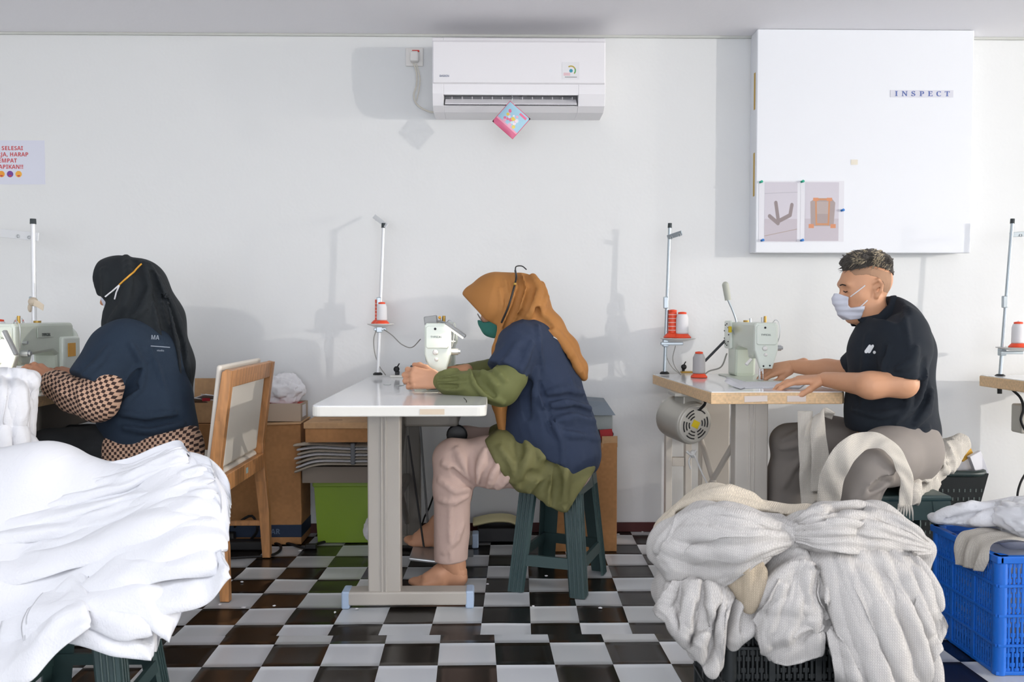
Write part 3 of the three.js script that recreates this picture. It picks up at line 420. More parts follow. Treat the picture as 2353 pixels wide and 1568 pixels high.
{
  const D = 4.05; // middle
  let pl = at(875, 746, D);
  threadStand('white thread stand at the back of the white laminate table', at(868, 862, D), at(881, 524, D), at(889, 520, D - 0.02), at(860, 497, D + 0.1), pl, 0.062, { pins: [V(0.004, 0, 0.02), V(-0.012, 0, -0.02)] });
  spool('white', pl.clone().add(V(0.008, 0.002, 0.022)), 1.0, 'white thread spool in front on the white table\'s stand');
  spool('empty', pl.clone().add(V(-0.012, 0.002, -0.022)), 1.05, 'orange spool behind the white one on the white table\'s stand');
  single('thread_line', 'thin grey wire looping from the thread stand to the middle machine', 'wire', [tube([at(880, 756, D), at(900, 770, D - 0.1), at(925, 793, D - 0.3), at(948, 798, D - 0.45), at(966, 780, 3.52)], 0.0022, 30), tube([at(865, 757, D), at(859, 780, D), at(862, 815, D), at(872, 842, D), at(886, 862, D - 0.05)], 0.0022, 30)], M.cableGrey);
  // right
  const E = 4.04; pl = at(1558, 779, E - 0.02);
  threadStand('silver thread stand with dark cap on the plywood-edged table', at(1527, 860, E), at(1539, 524, E), at(1534, 546, E), at(1567, 535, E - 0.06), pl, 0.08, { mat: M.pole2, pins: [V(-0.024, 0, -0.01), V(0.014, 0, 0.012)] });
  spool('empty', pl.clone().add(V(-0.024, 0.004, -0.01)), 1.2, 'all-orange nearly empty spool on the silver thread stand');
  spool('white', pl.clone().add(V(0.016, 0.003, 0.014)), 1.2, 'white thread spool beside the empty orange one');
  spool('grey', atY(1606, 868, 0.773), 1.08, 'grey thread spool with orange base standing on the tabletop');
  single('thread_line', 'thin grey wires hanging from the silver thread stand', 'wire', [tube([at(1533, 790, E), at(1532, 820, E), at(1545, 845, E), at(1565, 862, E)], 0.002, 24), tube([at(1552, 795, E), at(1546, 825, E), at(1552, 845, E), at(1562, 858, E)], 0.002, 24)], M.cableGrey);
  // left
  const F = 3.75;
  threadStand('white thread stand with long arm behind the black headscarf worker\'s machine', at(80, 870, F), at(76, 515, F), at(89, 545, F), at(-120, 522, F + 0.05), null, 0, { r: 0.011, armW: 0.036, eyes: [0.1, 0.22] });
  const tie = at(80, 697, F); single('ribbon_scrap', 'crumpled cream ribbon tied round the white pole', 'ribbon', [new THREE.SphereGeometry(0.022, 12, 9).scale(0.9, 0.9, 0.8).translate(tie.x - 0.004, tie.y + 0.006, tie.z + 0.006), strip([tie.clone().add(V(0, 0, 0.016)), tie.clone().add(V(0.022, -0.004, 0.02)), tie.clone().add(V(0.045, -0.02, 0.016))], [V(0, 0.02, 0.004), V(0, 0.03, 0), V(0.004, 0.026, 0)], 0.003, 12), new THREE.SphereGeometry(0.012, 10, 8).scale(0.8, 1.6, 0.8).translate(tie.x - 0.016, tie.y - 0.02, tie.z + 0.008)], M.clothFold);
  const p1 = at(45, 792, F - 0.03), p2 = at(0, 792, F - 0.03);
  single('spool_tray', 'white spool tray behind the pale green machine head', 'tray', [lathe([[0, -0.006], [0.13, 0], [0.13, 0.004], [0, -0.002]], V(p2.x + 0.01, p1.y - 0.004, p1.z), 28), rod(V(p2.x + 0.01, 0.76, p1.z), V(p2.x + 0.01, p1.y - 0.006, p1.z), 0.01)], M.whitePlastic);
  spool('white', p1, 1.05, 'white spool beside the long-armed stand pole'); spool('white', p2, 1.05, 'white spool cut by the notice side of the view');
  // far right
  const G = 3.96; pl = at(2345, 800, G - 0.05);
  threadStand('leaning silver thread stand on the plywood table corner', at(2298, 866, G), at(2326, 514, G), at(2320, 540, G), at(2420, 534, G), pl, 0.1, { mat: M.pole2, pins: [V(-0.03, 0, 0.03)] });
  spool('white', pl.clone().add(V(-0.03, 0.003, 0.03)), 1.15, 'white spool on the leaning silver stand');
}
// ---------------------------------------------------------------- sewing machines
function sewingMachine(label, p, o = {}) {   // p: needle point on the tabletop; length runs away from the camera
  const t = thing('sewing_machine', label, 'sewing machine', p.clone()); const w = (g) => g.translate(p.x, p.y, p.z); const k = o.s || 1;
  const S = g => w(g.scale(k, k, k));
  part(t, 'bed', S(box(-0.089, 0.089, 0, 0.006, -0.4, 0.075, 0.002)), M.machine);
  // arm outline in the yz plane, extruded across x
  const out = [[0.055, 0.262], [0.058, 0.13], [0.03, 0.105], [-0.03, 0.1], [-0.05, 0.14], [-0.2, 0.148], [-0.235, 0.13], [-0.245, 0.02], [-0.25, 0.006], [-0.37, 0.006], [-0.375, 0.25], [-0.36, 0.262]];
  const g = prism(out.map(([z, y]) => [-z, y]), 0.1, 0.012); g.rotateY(Math.PI / 2).translate(-0.05, 0, 0); part(t, 'arm', S(g), M.machine);
  // needle-end head with faceplate that narrows downwards
  const head = prism([[-0.05, 0.25], [-0.042, 0.262], [0.042, 0.262], [0.052, 0.25], [0.052, 0.14], [0.028, 0.06], [-0.024, 0.06], [-0.05, 0.14]], 0.03, 0.006); part(t, 'faceplate', S(head.translate(0, 0, 0.045)), M.machineFace);
  part(t, 'face_cover', S(prism([[-0.038, 0.165], [-0.044, 0.172], [-0.044, 0.245], [-0.036, 0.252], [0.036, 0.252], [0.044, 0.245], [0.044, 0.172], [0.038, 0.165]], 0.01, 0.003).translate(0, 0, 0.072)), M.machineFace);
  part(t, 'brand_print', S(letters('TYPICAL', 0.008, 0.0006, V(-0.004, 0.205, 0.082))), M.plain(0x6d7672));
  part(t, 'screw', S(lathe([[0, 0], [0.0048, 0], [0.0048, 0.003], [0, 0.003]], V(0, 0, 0), 12).rotateX(Math.PI / 2).translate(-0.008, 0.24, 0.08)), M.black);
  for (const [x, y] of [[-0.012, 0.072], [0.016, 0.074]]) part(t, 'screw', S(lathe([[0, 0], [0.004, 0], [0.004, 0.003], [0, 0.003]], V(0, 0, 0), 12).rotateX(Math.PI / 2).translate(x, y, 0.073)), M.black);
  part(t, 'knob', S(lathe([[0, 0], [0.011, 0], [0.01, 0.012], [0.006, 0.015], [0, 0.015]], V(0, 0, 0), 20).rotateX(Math.PI / 2).translate(-0.008, 0.15, 0.073)), M.whitePlastic); part(t, 'knob', S(lathe([[0, 0], [0.008, 0], [0.007, 0.009], [0, 0.011]], V(0, 0, 0), 18).rotateX(Math.PI / 2).translate(-0.004, 0.122, 0.073)), M.whitePlastic);
  part(t, 'tension_unit', S(merge([rod(V(0.05, 0.15, 0.03), V(0.078, 0.15, 0.03), 0.013), rod(V(0.078, 0.15, 0.03), V(0.086, 0.15, 0.03), 0.008), rod(V(0.05, 0.19, 0.02), V(0.068, 0.19, 0.02), 0.006)])), M.steel);
  part(t, 'needle_bar', S(merge([rod(V(0, 0.0, 0.03), V(0, 0.065, 0.03), 0.0018, 0.0025), rod(V(0, 0.035, 0.03), V(0, 0.1, 0.03), 0.0045), rod(V(-0.014, 0.02, 0.03), V(-0.014, 0.1, 0.03), 0.004)])), M.chrome);
  part(t, 'presser_foot', S(merge([box(-0.02, -0.006, 0.006, 0.012, 0.01, 0.05, 0.002), box(-0.018, -0.01, 0.01, 0.03, 0.02, 0.032, 0.001)])), M.chrome);
  part(t, 'lifter_lever', S(rod(V(-0.05, 0.1, 0.02), V(-0.075, 0.075, 0.03), 0.006, 0.008)), M.whitePlastic);
  part(t, 'handwheel', S(lathe([[0.0, 0.0], [0.05, 0.0], [0.058, 0.006], [0.058, 0.024], [0.05, 0.03], [0.03, 0.026], [0.018, 0.034], [0, 0.034]], V(0, 0, 0), 32).rotateX(-Math.PI / 2).translate(0, 0.19, -0.375)), o.wheel || M.machineFace);
  part(t, 'thread_post', S(rod(V(0.01, 0.262, -0.02), V(0.01, 0.285, -0.02), 0.005)), M.steel); part(t, 'thread_post', S(rod(V(-0.02, 0.262, -0.1), V(-0.02, 0.28, -0.1), 0.008, 0.005)), M.steel);
  part(t, 'thread_guide', S(tube([V(0.035, 0.262, 0.05), V(0.045, 0.275, 0.06), V(0.06, 0.26, 0.062), V(0.062, 0.2, 0.06), V(0.055, 0.17, 0.05)], 0.0016, 18)), M.steel);
  part(t, 'oil_cap', S(merge([rod(V(0.02, 0.262, -0.01), V(0.02, 0.29, -0.01), 0.006), rod(V(-0.01, 0.262, -0.2), V(-0.01, 0.27, -0.2), 0.014)])), M.gold);
  return t;
}
{
  // middle machine
  const p = V(-0.228, 0.76, -3.42), m = sewingMachine('pale green sewing machine on the white laminate table, lamp lit', p);
  part(m, 'drive_box', [cbox(p.clone().add(V(-0.03, 0.272, 0.0)), 0.05, 0.035, 0.06, 0.005, 0, 0, 0.14)], M.machineGrey);
  part(m, 'indicator', [new THREE.SphereGeometry(0.006, 10, 8).translate(p.x + 0.006, p.y + 0.283, p.z + 0.03), new THREE.SphereGeometry(0.005, 10, 8).translate(p.x + 0.006, p.y + 0.269, p.z + 0.03)], M.amber);
  const la = p.clone().add(V(0.035, 0.262, 0.07)), lb = p.clone().add(V(0.105, 0.212, 0.085)), md = la.clone().lerp(lb, 0.5);
  const lamp = part(m, 'led_lamp', [cbox(md, 0.095, 0.014, 0.03, 0.006, 0, 0, -0.62), rod(p.clone().add(V(0.0, 0.27, 0.03)), la, 0.004)], M.machineGrey, 'grey bar lamp with lit underside');
  part(lamp, 'led_glow', cbox(md.clone().add(V(-0.006, -0.0085, 0)), 0.086, 0.005, 0.026, 0.002, 0, 0, -0.62), M.ledGlow);
  const L = new THREE.SpotLight(0xfff0d8, 0.16, 0, 1.15, 0.6, 2); L.position.copy(md.clone().add(V(-0.012, -0.018, 0.004)).sub(p)); L.castShadow = true; L.shadow.radius = 1; L.name = 'led_light'; const tg = new THREE.Object3D(); tg.name = 'led_target'; tg.position.copy(V(-0.03, 0.05, 0.06)); m.add(tg); L.target = tg; m.add(L);
  // bobbin winder behind
  const bw = atY(912, 868, 0.76); const b = thing('bobbin_winder', 'small black bobbin winder behind the middle machine', 'bobbin winder', bw);
  part(b, 'base', [box(bw.x - 0.03, bw.x + 0.06, 0.76, 0.772, bw.z - 0.02, bw.z + 0.02, 0.003)], M.edgeWhite); part(b, 'wheel', [lathe([[0, -0.006], [0.013, -0.006], [0.014, 0.006], [0, 0.006]], V(0, 0, 0), 18).rotateX(Math.PI / 2).translate(bw.x, 0.8, bw.z + 0.01), box(bw.x - 0.008, bw.x + 0.012, 0.772, 0.79, bw.z - 0.008, bw.z + 0.008, 0.002), rod(V(bw.x, 0.806, bw.z), V(bw.x + 0.012, 0.826, bw.z), 0.003)], M.black);
  part(b, 'belt_arm', rod(at(935, 870, 3.95), at(946, 842, 3.9), 0.006), M.plain(0x55585a));
  // right machine with gooseneck
  const q = V(1.118, 0.772, -3.66), n = sewingMachine('pale grey-green sewing machine with gooseneck lamp on the plywood-edged table', q, { s: 0.95 });
  part(n, 'belt_cover', [cbox(q.clone().add(V(-0.052, 0.19, -0.32)), 0.02, 0.13, 0.1, 0.02)], M.machineFace);
  part(n, 'sticker', cbox(q.clone().add(V(-0.066, 0.215, -0.25)), 0.012, 0.028, 0.022, 0.003), M.yellow, 'yellow sticker'); part(n, 'sticker', cbox(q.clone().add(V(-0.064, 0.222, -0.272)), 0.006, 0.014, 0.01, 0.002), M.redDot, 'small red sticker');
  for (let k = 0; k < 9; k++) { const a = k * 0.7; part(n, 'cover_screw', new THREE.SphereGeometry(0.0032, 8, 6).translate(q.x - 0.063, q.y + 0.19 + 0.05 * Math.sin(a), q.z - 0.32 + 0.038 * Math.cos(a)), M.black); }
  const g0 = q.clone().add(V(-0.05, 0.21, -0.26)), gA = at(1673, 690, 3.9), gB = at(1667, 655, 3.9);
  part(n, 'gooseneck', tube([g0, at(1690, 770, 3.9), at(1693, 745, 3.9), at(1684, 715, 3.9), gA], 0.0045, 30), M.pole2);
  part(n, 'lamp_head', [rod(gA, gB, 0.014, 0.015, 16), new THREE.SphereGeometry(0.015, 14, 8).translate(gB.x, gB.y, gB.z)], M.plain(0xb9bcb0), 'unlit pale grey lamp head on a bent neck');
  part(n, 'belt', rod(q.clone().add(V(-0.05, 0.17, -0.36)), at(1620, 830, 4.0), 0.006), M.plain(0x3c3f42));
  part(n, 'machine_cable', [tube([q.clone().add(V(-0.05, 0.1, -0.36)), at(1655, 845, 3.95), at(1630, 853, 3.95), at(1618, 862, 3.95)], 0.0035, 20)], M.cableGrey);
  const c = atY(1570, 858, 0.772); const b2 = thing('bobbin_winder', 'small black bobbin winder next to the grey spool', 'bobbin winder', c);
  part(b2, 'base', [box(c.x - 0.012, c.x + 0.05, 0.772, 0.782, c.z - 0.015, c.z + 0.015, 0.003)], M.gold); part(b2, 'wheel', [lathe([[0, -0.006], [0.012, -0.006], [0.013, 0.006], [0, 0.006]], V(0, 0, 0), 18).rotateX(Math.PI / 2).translate(c.x, 0.803, c.z + 0.01), box(c.x - 0.006, c.x + 0.006, 0.782, 0.8, c.z - 0.006, c.z + 0.006, 0.001), rod(V(c.x, 0.808, c.z), V(c.x + 0.012, 0.828, c.z), 0.003)], M.black);
  // left machine
  const r = V(-1.82, 0.76, -3.3), l = sewingMachine('pale green sewing machine with an orange label, used by the black headscarf worker', r, { s: 1.0 });
  part(l, 'drive_box', [cbox(r.clone().add(V(0.045, 0.13, -0.32)), 0.05, 0.15, 0.14, 0.012)], M.machineFace); part(l, 'label_plate', [cbox(r.clone().add(V(0.0525, 0.225, -0.14)), 0.003, 0.04, 0.12, 0.001)], M.machine);
  part(l, 'orange_label', cbox(r.clone().add(V(0.0715, 0.15, -0.31)), 0.003, 0.055, 0.06, 0), M.amber, 'square orange label');
  part(l, 'print', letters('TYPICAL', 0.012, 0.0008, r.clone().add(V(0.0555, 0.21, -0.14)), 0, Math.PI / 2), M.plain(0x3d4542));
  const fa = r.clone().add(V(0.03, 0.235, 0.105)), fb = r.clone().add(V(0.07, 0.15, 0.1)), fm = fa.clone().lerp(fb, 0.5);
  const lp = part(l, 'led_lamp', [cbox(fm, 0.1, 0.012, 0.022, 0.005, 0, 0, -1.13)], M.machineGrey, 'grey bar lamp lighting the machine face'); part(lp, 'led_glow', cbox(fm.clone().add(V(-0.008, -0.003, -0.004)), 0.09, 0.005, 0.02, 0.002, 0, 0, -1.13), M.ledGlow);
  const L2 = new THREE.SpotLight(0xfff0d8, 0.16, 0, 1.2, 0.6, 2); L2.position.copy(fm.clone().add(V(-0.018, -0.008, 0.0)).sub(r)); L2.castShadow = true; L2.name = 'led_light'; const tg2 = new THREE.Object3D(); tg2.name = 'led_target'; tg2.position.set(-0.06, 0.08, 0.04); l.add(tg2); L2.target = tg2; l.add(L2);
}
// ---------------------------------------------------------------- furniture and boxes
function hexa(b, t) { // bottom four and top four corners (same order)
  const p = [...b, ...t], f = [[0, 1, 5, 4], [1, 2, 6, 5], [2, 3, 7, 6], [3, 0, 4, 7], [4, 5, 6, 7], [3, 2, 1, 0]], pos = [];
  for (const q of f) for (const i of [q[0], q[1], q[2], q[0], q[2], q[3]]) pos.push(p[i].x, p[i].y, p[i].z);
  const g = new THREE.BufferGeometry(); g.setAttribute('position', new THREE.Float32BufferAttribute(pos, 3)); g.computeVertexNormals();
  // make sure faces look outwards
  const c = V(0, 0, 0); p.forEach(v => c.addScaledVector(v, 1 / 8)); const A = g.attributes.position, Nn = g.attributes.normal; const d = V(A.getX(0), A.getY(0), A.getZ(0)).sub(c).dot(V(Nn.getX(0), Nn.getY(0), Nn.getZ(0)));
  if (d < 0) { for (let i = 0; i < A.count; i += 3) { const u = [A.getX(i + 1), A.getY(i + 1), A.getZ(i + 1)]; A.setXYZ(i + 1, A.getX(i + 2), A.getY(i + 2), A.getZ(i + 2)); A.setXYZ(i + 2, ...u); } g.computeVertexNormals(); }
  return boxUV(g);
}
{ // wooden chair with padded back, facing left
  const t = thing('wooden_chair', 'oak dining chair with a cream padded backrest', 'chair', V(-1.2, 0, -3.48));
  const out = [[-0.985, 0.855], [-0.962, 0.85], [-0.985, 0.68], [-1.008, 0.5], [-1.005, 0.42], [-0.985, 0.2], [-0.982, 0.0], [-1.016, 0.0], [-1.03, 0.2], [-1.055, 0.42], [-1.052, 0.5], [-1.03, 0.66], [-1.0, 0.845]];
  for (const z of [-3.212, -3.79]) part(t, 'rear_leg', prism(out, 0.036, 0.004).translate(0, 0, z), M.woodChair);
  part(t, 'top_rail', [cbox(V(-0.983, 0.82, -3.482), 0.024, 0.066, 0.55, 0.004, 0, 0, -0.13)], M.woodChair);
  part(t, 'lower_rail', cbox(V(-1.018, 0.425, -3.482), 0.026, 0.065, 0.55, 0.004), M.woodChair); part(t, 'stretcher', cbox(V(-1.25, 0.15, -3.77), 0.46, 0.022, 0.02, 0.004), M.woodChair);
  part(t, 'rail_label', cbox(V(-1.0042, 0.428, -3.5), 0.001, 0.022, 0.026, 0), M.plain(0x9fb3b0), 'small round metal label');
  part(t, 'backrest', [cbox(V(-1.018, 0.645, -3.482), 0.03, 0.33, 0.46, 0.014, 0, 0, -0.12), cbox(V(-1.042, 0.69, -3.482), 0.02, 0.36, 0.54, 0.01, 0, 0, -0.12)], M.padWhite, 'cream padded backrest');
  part(t, 'seat', [cbox(V(-1.26, 0.45, -3.482), 0.46, 0.05, 0.54, 0.02)], M.padWhite, 'cream padded seat');
  part(t, 'seat_frame', [box(-1.47, -1.03, 0.39, 0.428, -3.75, -3.73, 0.003), box(-1.47, -1.03, 0.39, 0.428, -3.235, -3.215, 0.003), box(-1.49, -1.46, 0.39, 0.428, -3.75, -3.21, 0.003)], M.woodChair);
  for (const z of [-3.21, -3.77]) part(t, 'front_leg', hexa([V(-1.475, 0, z - 0.012), V(-1.45, 0, z - 0.012), V(-1.45, 0, z + 0.012), V(-1.475, 0, z + 0.012)], [V(-1.49, 0.4, z - 0.02), V(-1.45, 0.4, z - 0.02), V(-1.45, 0.4, z + 0.02), V(-1.49, 0.4, z + 0.02)]), M.woodChair);
}
function stool(label, corners, H, mat, topScale = 0.74) {
  const c = V(0, 0, 0); corners.forEach(p => c.addScaledVector(p, 0.25)); const t = thing('plastic_stool', label, 'stool', V(c.x, 0, c.z));
  const at2 = (p, s, y) => V(c.x + (p.x - c.x) * s, y, c.z + (p.z - c.z) * s), n = 4;
  const sc = y => lerp(1, topScale, y / H);
  for (let i = 0; i < 4; i++) {
    const p = corners[i], a = corners[(i + 3) % 4], b = corners[(i + 1) % 4];
    const plate = (q) => { const wB = 0.055, wT = 0.062, th = 0.012; const f = (y, w) => { const A = at2(p, sc(y), y), B = at2(q, sc(y), y), u = B.clone().sub(A).normalize(), inn = V(c.x, y, c.z).sub(A).normalize(); return [A, A.clone().addScaledVector(u, w), A.clone().addScaledVector(u, w).addScaledVector(inn, th), A.clone().addScaledVector(inn, th)]; }; return hexa(f(0, wB), f(H - 0.02, wT)); };
    const ribs = []; for (const q of [a, b]) for (const k of [0.014, 0.03, 0.045]) { const f = y => { const A = at2(p, sc(y), y), B = at2(q, sc(y), y), u = B.clone().sub(A).normalize(), o = A.clone().sub(V(c.x, y, c.z)).normalize(); return A.clone().addScaledVector(u, k).addScaledVector(o, 0.001); }; ribs.push(rod(f(0.005), f(H - 0.08), 0.0032, 0.0032, 6)); }
    part(t, 'leg', [plate(a), plate(b), ...ribs], mat);
    // apron and brace on each side
    const side = (y0, y1, th) => { const f = (y) => { const A = at2(p, sc(y) * 0.985, y), B = at2(b, sc(y) * 0.985, y), inn = V(c.x, y, c.z).sub(A.clone().add(B).multiplyScalar(0.5)).normalize(); return [A, B, B.clone().addScaledVector(inn, th), A.clone().addScaledVector(inn, th)]; }; return hexa(f(y0), f(y1)); };
    part(t, 'apron', side(H - 0.085, H - 0.012, 0.008), mat); part(t, 'brace', side(H * 0.22, H * 0.31, 0.012), mat);
  }
  const tp = corners.map(p => at2(p, topScale * 1.03, 0)); const sh = slabXZ(tp.map(p => [p.x, p.z]).reverse(), H - 0.022, H, 0.008);
  part(t, 'seat', sh, mat); return t;
}
stool('dark green plastic stool under the tan headscarf worker', [V(0.04, 0, -3.285), V(0.325, 0, -3.185), V(0.45, 0, -3.53), V(0.19, 0, -3.66)], 0.455, M.stool);
stool('dark grey-green plastic stool under the man in the polo shirt', [V(1.26, 0, -2.93), V(1.6, 0, -2.93), V(1.6, 0, -3.27), V(1.26, 0, -3.27)], 0.43, M.stool, 0.8);
stool('dark green plastic stool carrying the white fabric pile', [V(-1.24, 0, -2.1), V(-0.9, 0, -2.1), V(-0.92, 0, -2.44), V(-1.26, 0, -2.44)], 0.36, M.stool);
// open carton: walls with thickness, optional flaps
function carton(t, x0, x1, y0, y1, z0, z1, mat, flaps = []) {
  const k = 0.005; part(t, 'carton_wall', box(x0, x1, y0, y1, z1 - k, z1, 0.001), mat); part(t, 'carton_wall', box(x0, x1, y0, y1, z0, z0 + k, 0.001), mat); part(t, 'carton_wall', box(x0, x0 + k, y0, y1, z0 + k, z1 - k, 0.001), mat); part(t, 'carton_wall', box(x1 - k, x1, y0, y1, z0 + k, z1 - k, 0.001), mat);
  part(t, 'carton_bottom', box(x0 + k, x1 - k, y0, y0 + k, z0 + k, z1 - k, 0.001), mat);
  for (const f of flaps) part(t, 'flap', f, mat);
}
function crumple(c, sx, sy, sz, seed, amp = 0.28) { const g = new THREE.IcosahedronGeometry(1, 12), p = g.attributes.position; for (let i = 0; i < p.count; i++) { const x = p.getX(i), y = p.getY(i), z = p.getZ(i); const r = 1 + amp * noise(x * 2.1 + seed, y * 2.1, z * 2.1) + amp * 0.7 * Math.abs(noise(x * 4 + seed, y * 4 + 7, z * 4)) + amp * 0.3 * noise(x * 9, y * 9 + seed, z * 9); p.setXYZ(i, x * r * sx + c.x, Math.max(y * r * sy, -sy * 0.85) + c.y, z * r * sz + c.z); } const m = mergeVertices(g, 1e-5); m.computeVertexNormals(); return m; }
{
  const z1 = -3.97, z0 = -4.17;
  const big = thing('cardboard_box', 'tall brown cardboard box with a dark blue printed band behind the oak chair', 'box', V(-1.18, 0, -4.07));
  part(big, 'body', box(-1.46, -0.895, 0.0, 0.555, z0, z1, 0.004), M.card); part(big, 'printed_band', box(-1.461, -0.894, 0.035, 0.092, z0, z1 + 0.0015, 0.001), M.blueBand, 'dark blue printed band'); part(big, 'flap', cbox(V(-0.99, 0.558, -4.06), 0.2, 0.006, 0.2, 0.001, 0, 0.02, 0.03), M.card2);
  part(big, 'print_mark', letters('STAR', 0.024, 0.0008, V(-1.03, 0.05, z1 + 0.0018)), M.plain(0x5f7088));
  const oc = thing('cardboard_box', 'open low carton holding white papers on the tall box', 'box', V(-1.28, 0.557, -4.07));
  carton(oc, -1.44, -1.1, 0.558, 0.65, -4.16, -3.985, M.card2, [cbox(V(-1.27, 0.7, -4.165), 0.34, 0.1, 0.004, 0.001, 0, -0.12)]);
  for (let k = 0; k < 6; k++) { const x = -1.4 + k * 0.05; single('paper_sheet', 'loose white printed paper in the open carton', 'paper', [cbox(V(x, 0.655 + 0.012 * (k % 3), -4.06 + 0.012 * k % 0.04), 0.09, 0.003, 0.12, 0, k, 0.3 * hsh(k, 1, 1), 0.35 * hsh(k, 2, 1))], M.paper, 'loose papers in the carton'); }
  single('red_tag', 'small red fabric tag among the papers', 'tag', cbox(V(-1.33, 0.665, -3.995), 0.035, 0.014, 0.01, 0.002, 0.3), M.plain(0xb12030));
  const sc = thing('cardboard_box', 'small greyish open carton beside the padded chair back', 'box', V(-0.98, 0.562, -4.07));
  carton(sc, -1.08, -0.9, 0.563, 0.645, -4.15, -4.0, M.plain(0xb7a591), []); part(sc, 'lining', box(-1.075, -0.91, 0.63, 0.64, -4.14, -4.01, 0.002), M.plain(0xc33a2a), 'red contents'); part(sc, 'side_label', box(-0.8995, -0.8985, 0.58, 0.635, -4.1, -4.03, 0), M.paper, 'white label');
  single('white_bag', 'crumpled white plastic bag on the small carton', 'bag', crumple(V(-1.0, 0.7, -4.07), 0.085, 0.075, 0.05, 4), M.paper);
  // stack between chair and table
  const gb = thing('plastic_bin', 'lime green plastic storage bin under the white table', 'bin', V(-0.71, 0, -4.08));
  part(gb, 'body', hexa([V(-0.825, 0.002, -3.995), V(-0.59, 0.002, -3.995), V(-0.59, 0.002, -4.16), V(-0.825, 0.002, -4.16)], [V(-0.84, 0.285, -3.985), V(-0.575, 0.285, -3.985), V(-0.575, 0.285, -4.17), V(-0.84, 0.285, -4.17)]), M.green); part(gb, 'rim', box(-0.846, -0.57, 0.262, 0.287, -4.172, -3.98, 0.006), M.green);
  const tr = thing('cardboard_tray', 'grey-brown shallow tray on the lime green bin', 'tray', V(-0.71, 0.288, -4.06)); carton(tr, -0.885, -0.57, 0.288, 0.362, -4.17, -3.95, M.greyBox);
  const fb = thing('fabric_bundle', 'folded off-white fabric bundle tied with a grey band', 'fabric', V(-0.72, 0.36, -4.05));
  for (let k = 0; k < 7; k++) { const y = 0.375 + k * 0.014, dx = 0.012 * hsh(k, 5, 2); part(fb, 'fold', strip([V(-0.905 + dx, y - 0.035 + 0.006 * k, -3.97), V(-0.82, y + 0.002 * k, -3.97), V(-0.7, y + 0.006, -3.97), V(-0.57, y + 0.004, -3.97)], [V(0, 0.01, 0.13), V(0, 0, 0.14), V(0, 0, 0.15), V(0, 0, 0.15)], 0.012, 20), k % 2 ? M.clothWhite : M.knitBeige); }
  part(fb, 'band', [cbox(V(-0.645, 0.43, -3.97), 0.022, 0.1, 0.17, 0.008), cbox(V(-0.73, 0.478, -3.96), 0.15, 0.012, 0.06, 0.004, 0, 0, 0.1)], M.plain(0x6f7276), 'grey tying band');
  const lb = thing('cardboard_box', 'flat brown lidded carton pushed under the white table edge', 'box', V(-0.72, 0.485, -4.0));
  part(lb, 'body', box(-0.85, -0.56, 0.486, 0.56, -4.14, -3.86, 0.003), M.card); part(lb, 'lid', box(-0.856, -0.555, 0.548, 0.576, -4.145, -3.852, 0.004), M.card2); part(lb, 'slot', box(-0.76, -0.7, 0.5755, 0.5768, -3.95, -3.94, 0), M.plain(0x6a4a2c));
  single('white_pouch', 'white rounded bag end beside the lime green bin', 'bag', crumple(V(-0.545, 0.09, -3.9), 0.05, 0.075, 0.05, 9, 0.12), M.paper);
  // right of the worker
  const rb = thing('cardboard_box', 'orange-brown cardboard box standing behind the dark green stool', 'box', V(0.39, 0, -3.97));
  part(rb, 'body', box(0.245, 0.533, 0.0, 0.485, -4.1, -3.83, 0.004), M.card); part(rb, 'flap', cbox(V(0.5, 0.49, -3.835), 0.07, 0.05, 0.004, 0.001, 0.1), M.card2);
  const gl = thing('plastic_box', 'grey-blue plastic box with a lid on the brown box', 'box', V(0.45, 0.486, -4.02)); part(gl, 'body', box(0.36, 0.525, 0.53, 0.6, -4.14, -3.92, 0.006), M.plain(0x9aa19f)); part(gl, 'lid', [hexa([V(0.345, 0.6, -3.9), V(0.535, 0.6, -3.9), V(0.535, 0.6, -4.15), V(0.345, 0.6, -4.15)], [V(0.37, 0.665, -3.95), V(0.5, 0.655, -3.95), V(0.51, 0.655, -4.14), V(0.37, 0.665, -4.14)])], M.greyLid); part(gl, 'stand', box(0.3, 0.515, 0.486, 0.532, -4.09, -3.9, 0.003), M.plain(0x8a9492));
  single('red_roll', 'small red and black roll on the brown box', 'roll', [rod(V(0.46, 0.515, -3.865), V(0.515, 0.52, -3.865), 0.024, 0.024, 16)], M.plain(0x9c1c1e));
  single('black_pouch', 'black cloth pouch beside the red roll', 'pouch', crumple(V(0.47, 0.515, -3.875), 0.05, 0.026, 0.02, 3, 0.15), M.black);
  single('adapter_box', 'black low box on the floor under the middle table', 'box', box(-0.09, 0.09, 0.003, 0.07, -4.15, -3.98, 0.006), M.black);
  single('folded_cloth', 'cream and yellow folded cloth on the black low box', 'cloth', strip([V(-0.11, 0.082, -4.05), V(-0.02, 0.1, -4.05), V(0.06, 0.098, -4.05), V(0.1, 0.082, -4.05)], [V(0, 0, 0.14), V(0, 0, 0.14), V(0, 0, 0.14), V(0, 0, 0.14)], 0.022, 16), M.plain(0xe2d9a8));
  // treadle under the middle table
  const td = thing('treadle_pedal', 'worn metal foot pedal under the white table', 'pedal', V(-0.2, 0, -3.6)); part(td, 'plate', [cbox(V(-0.25, 0.075, -3.57), 0.2, 0.014, 0.3, 0.006, 0, 0, -0.12)], M.steel); part(td, 'bracket', [box(-0.33, -0.1, 0.02, 0.05, -3.7, -3.68, 0.004), rod(V(-0.21, 0.03, -3.88), V(-0.21, 0.03, -3.47), 0.01), rod(V(-0.285, 0.07, -3.66), V(-0.33, 0.6, -3.72), 0.005)], M.plain(0x6d6f70));
  // cables and lint on the floor
  const fl = (x, y, h = 0.006) => { const p = atY(x, y, 0); p.y = h; p.z = Math.max(p.z, -4.16); return p; };
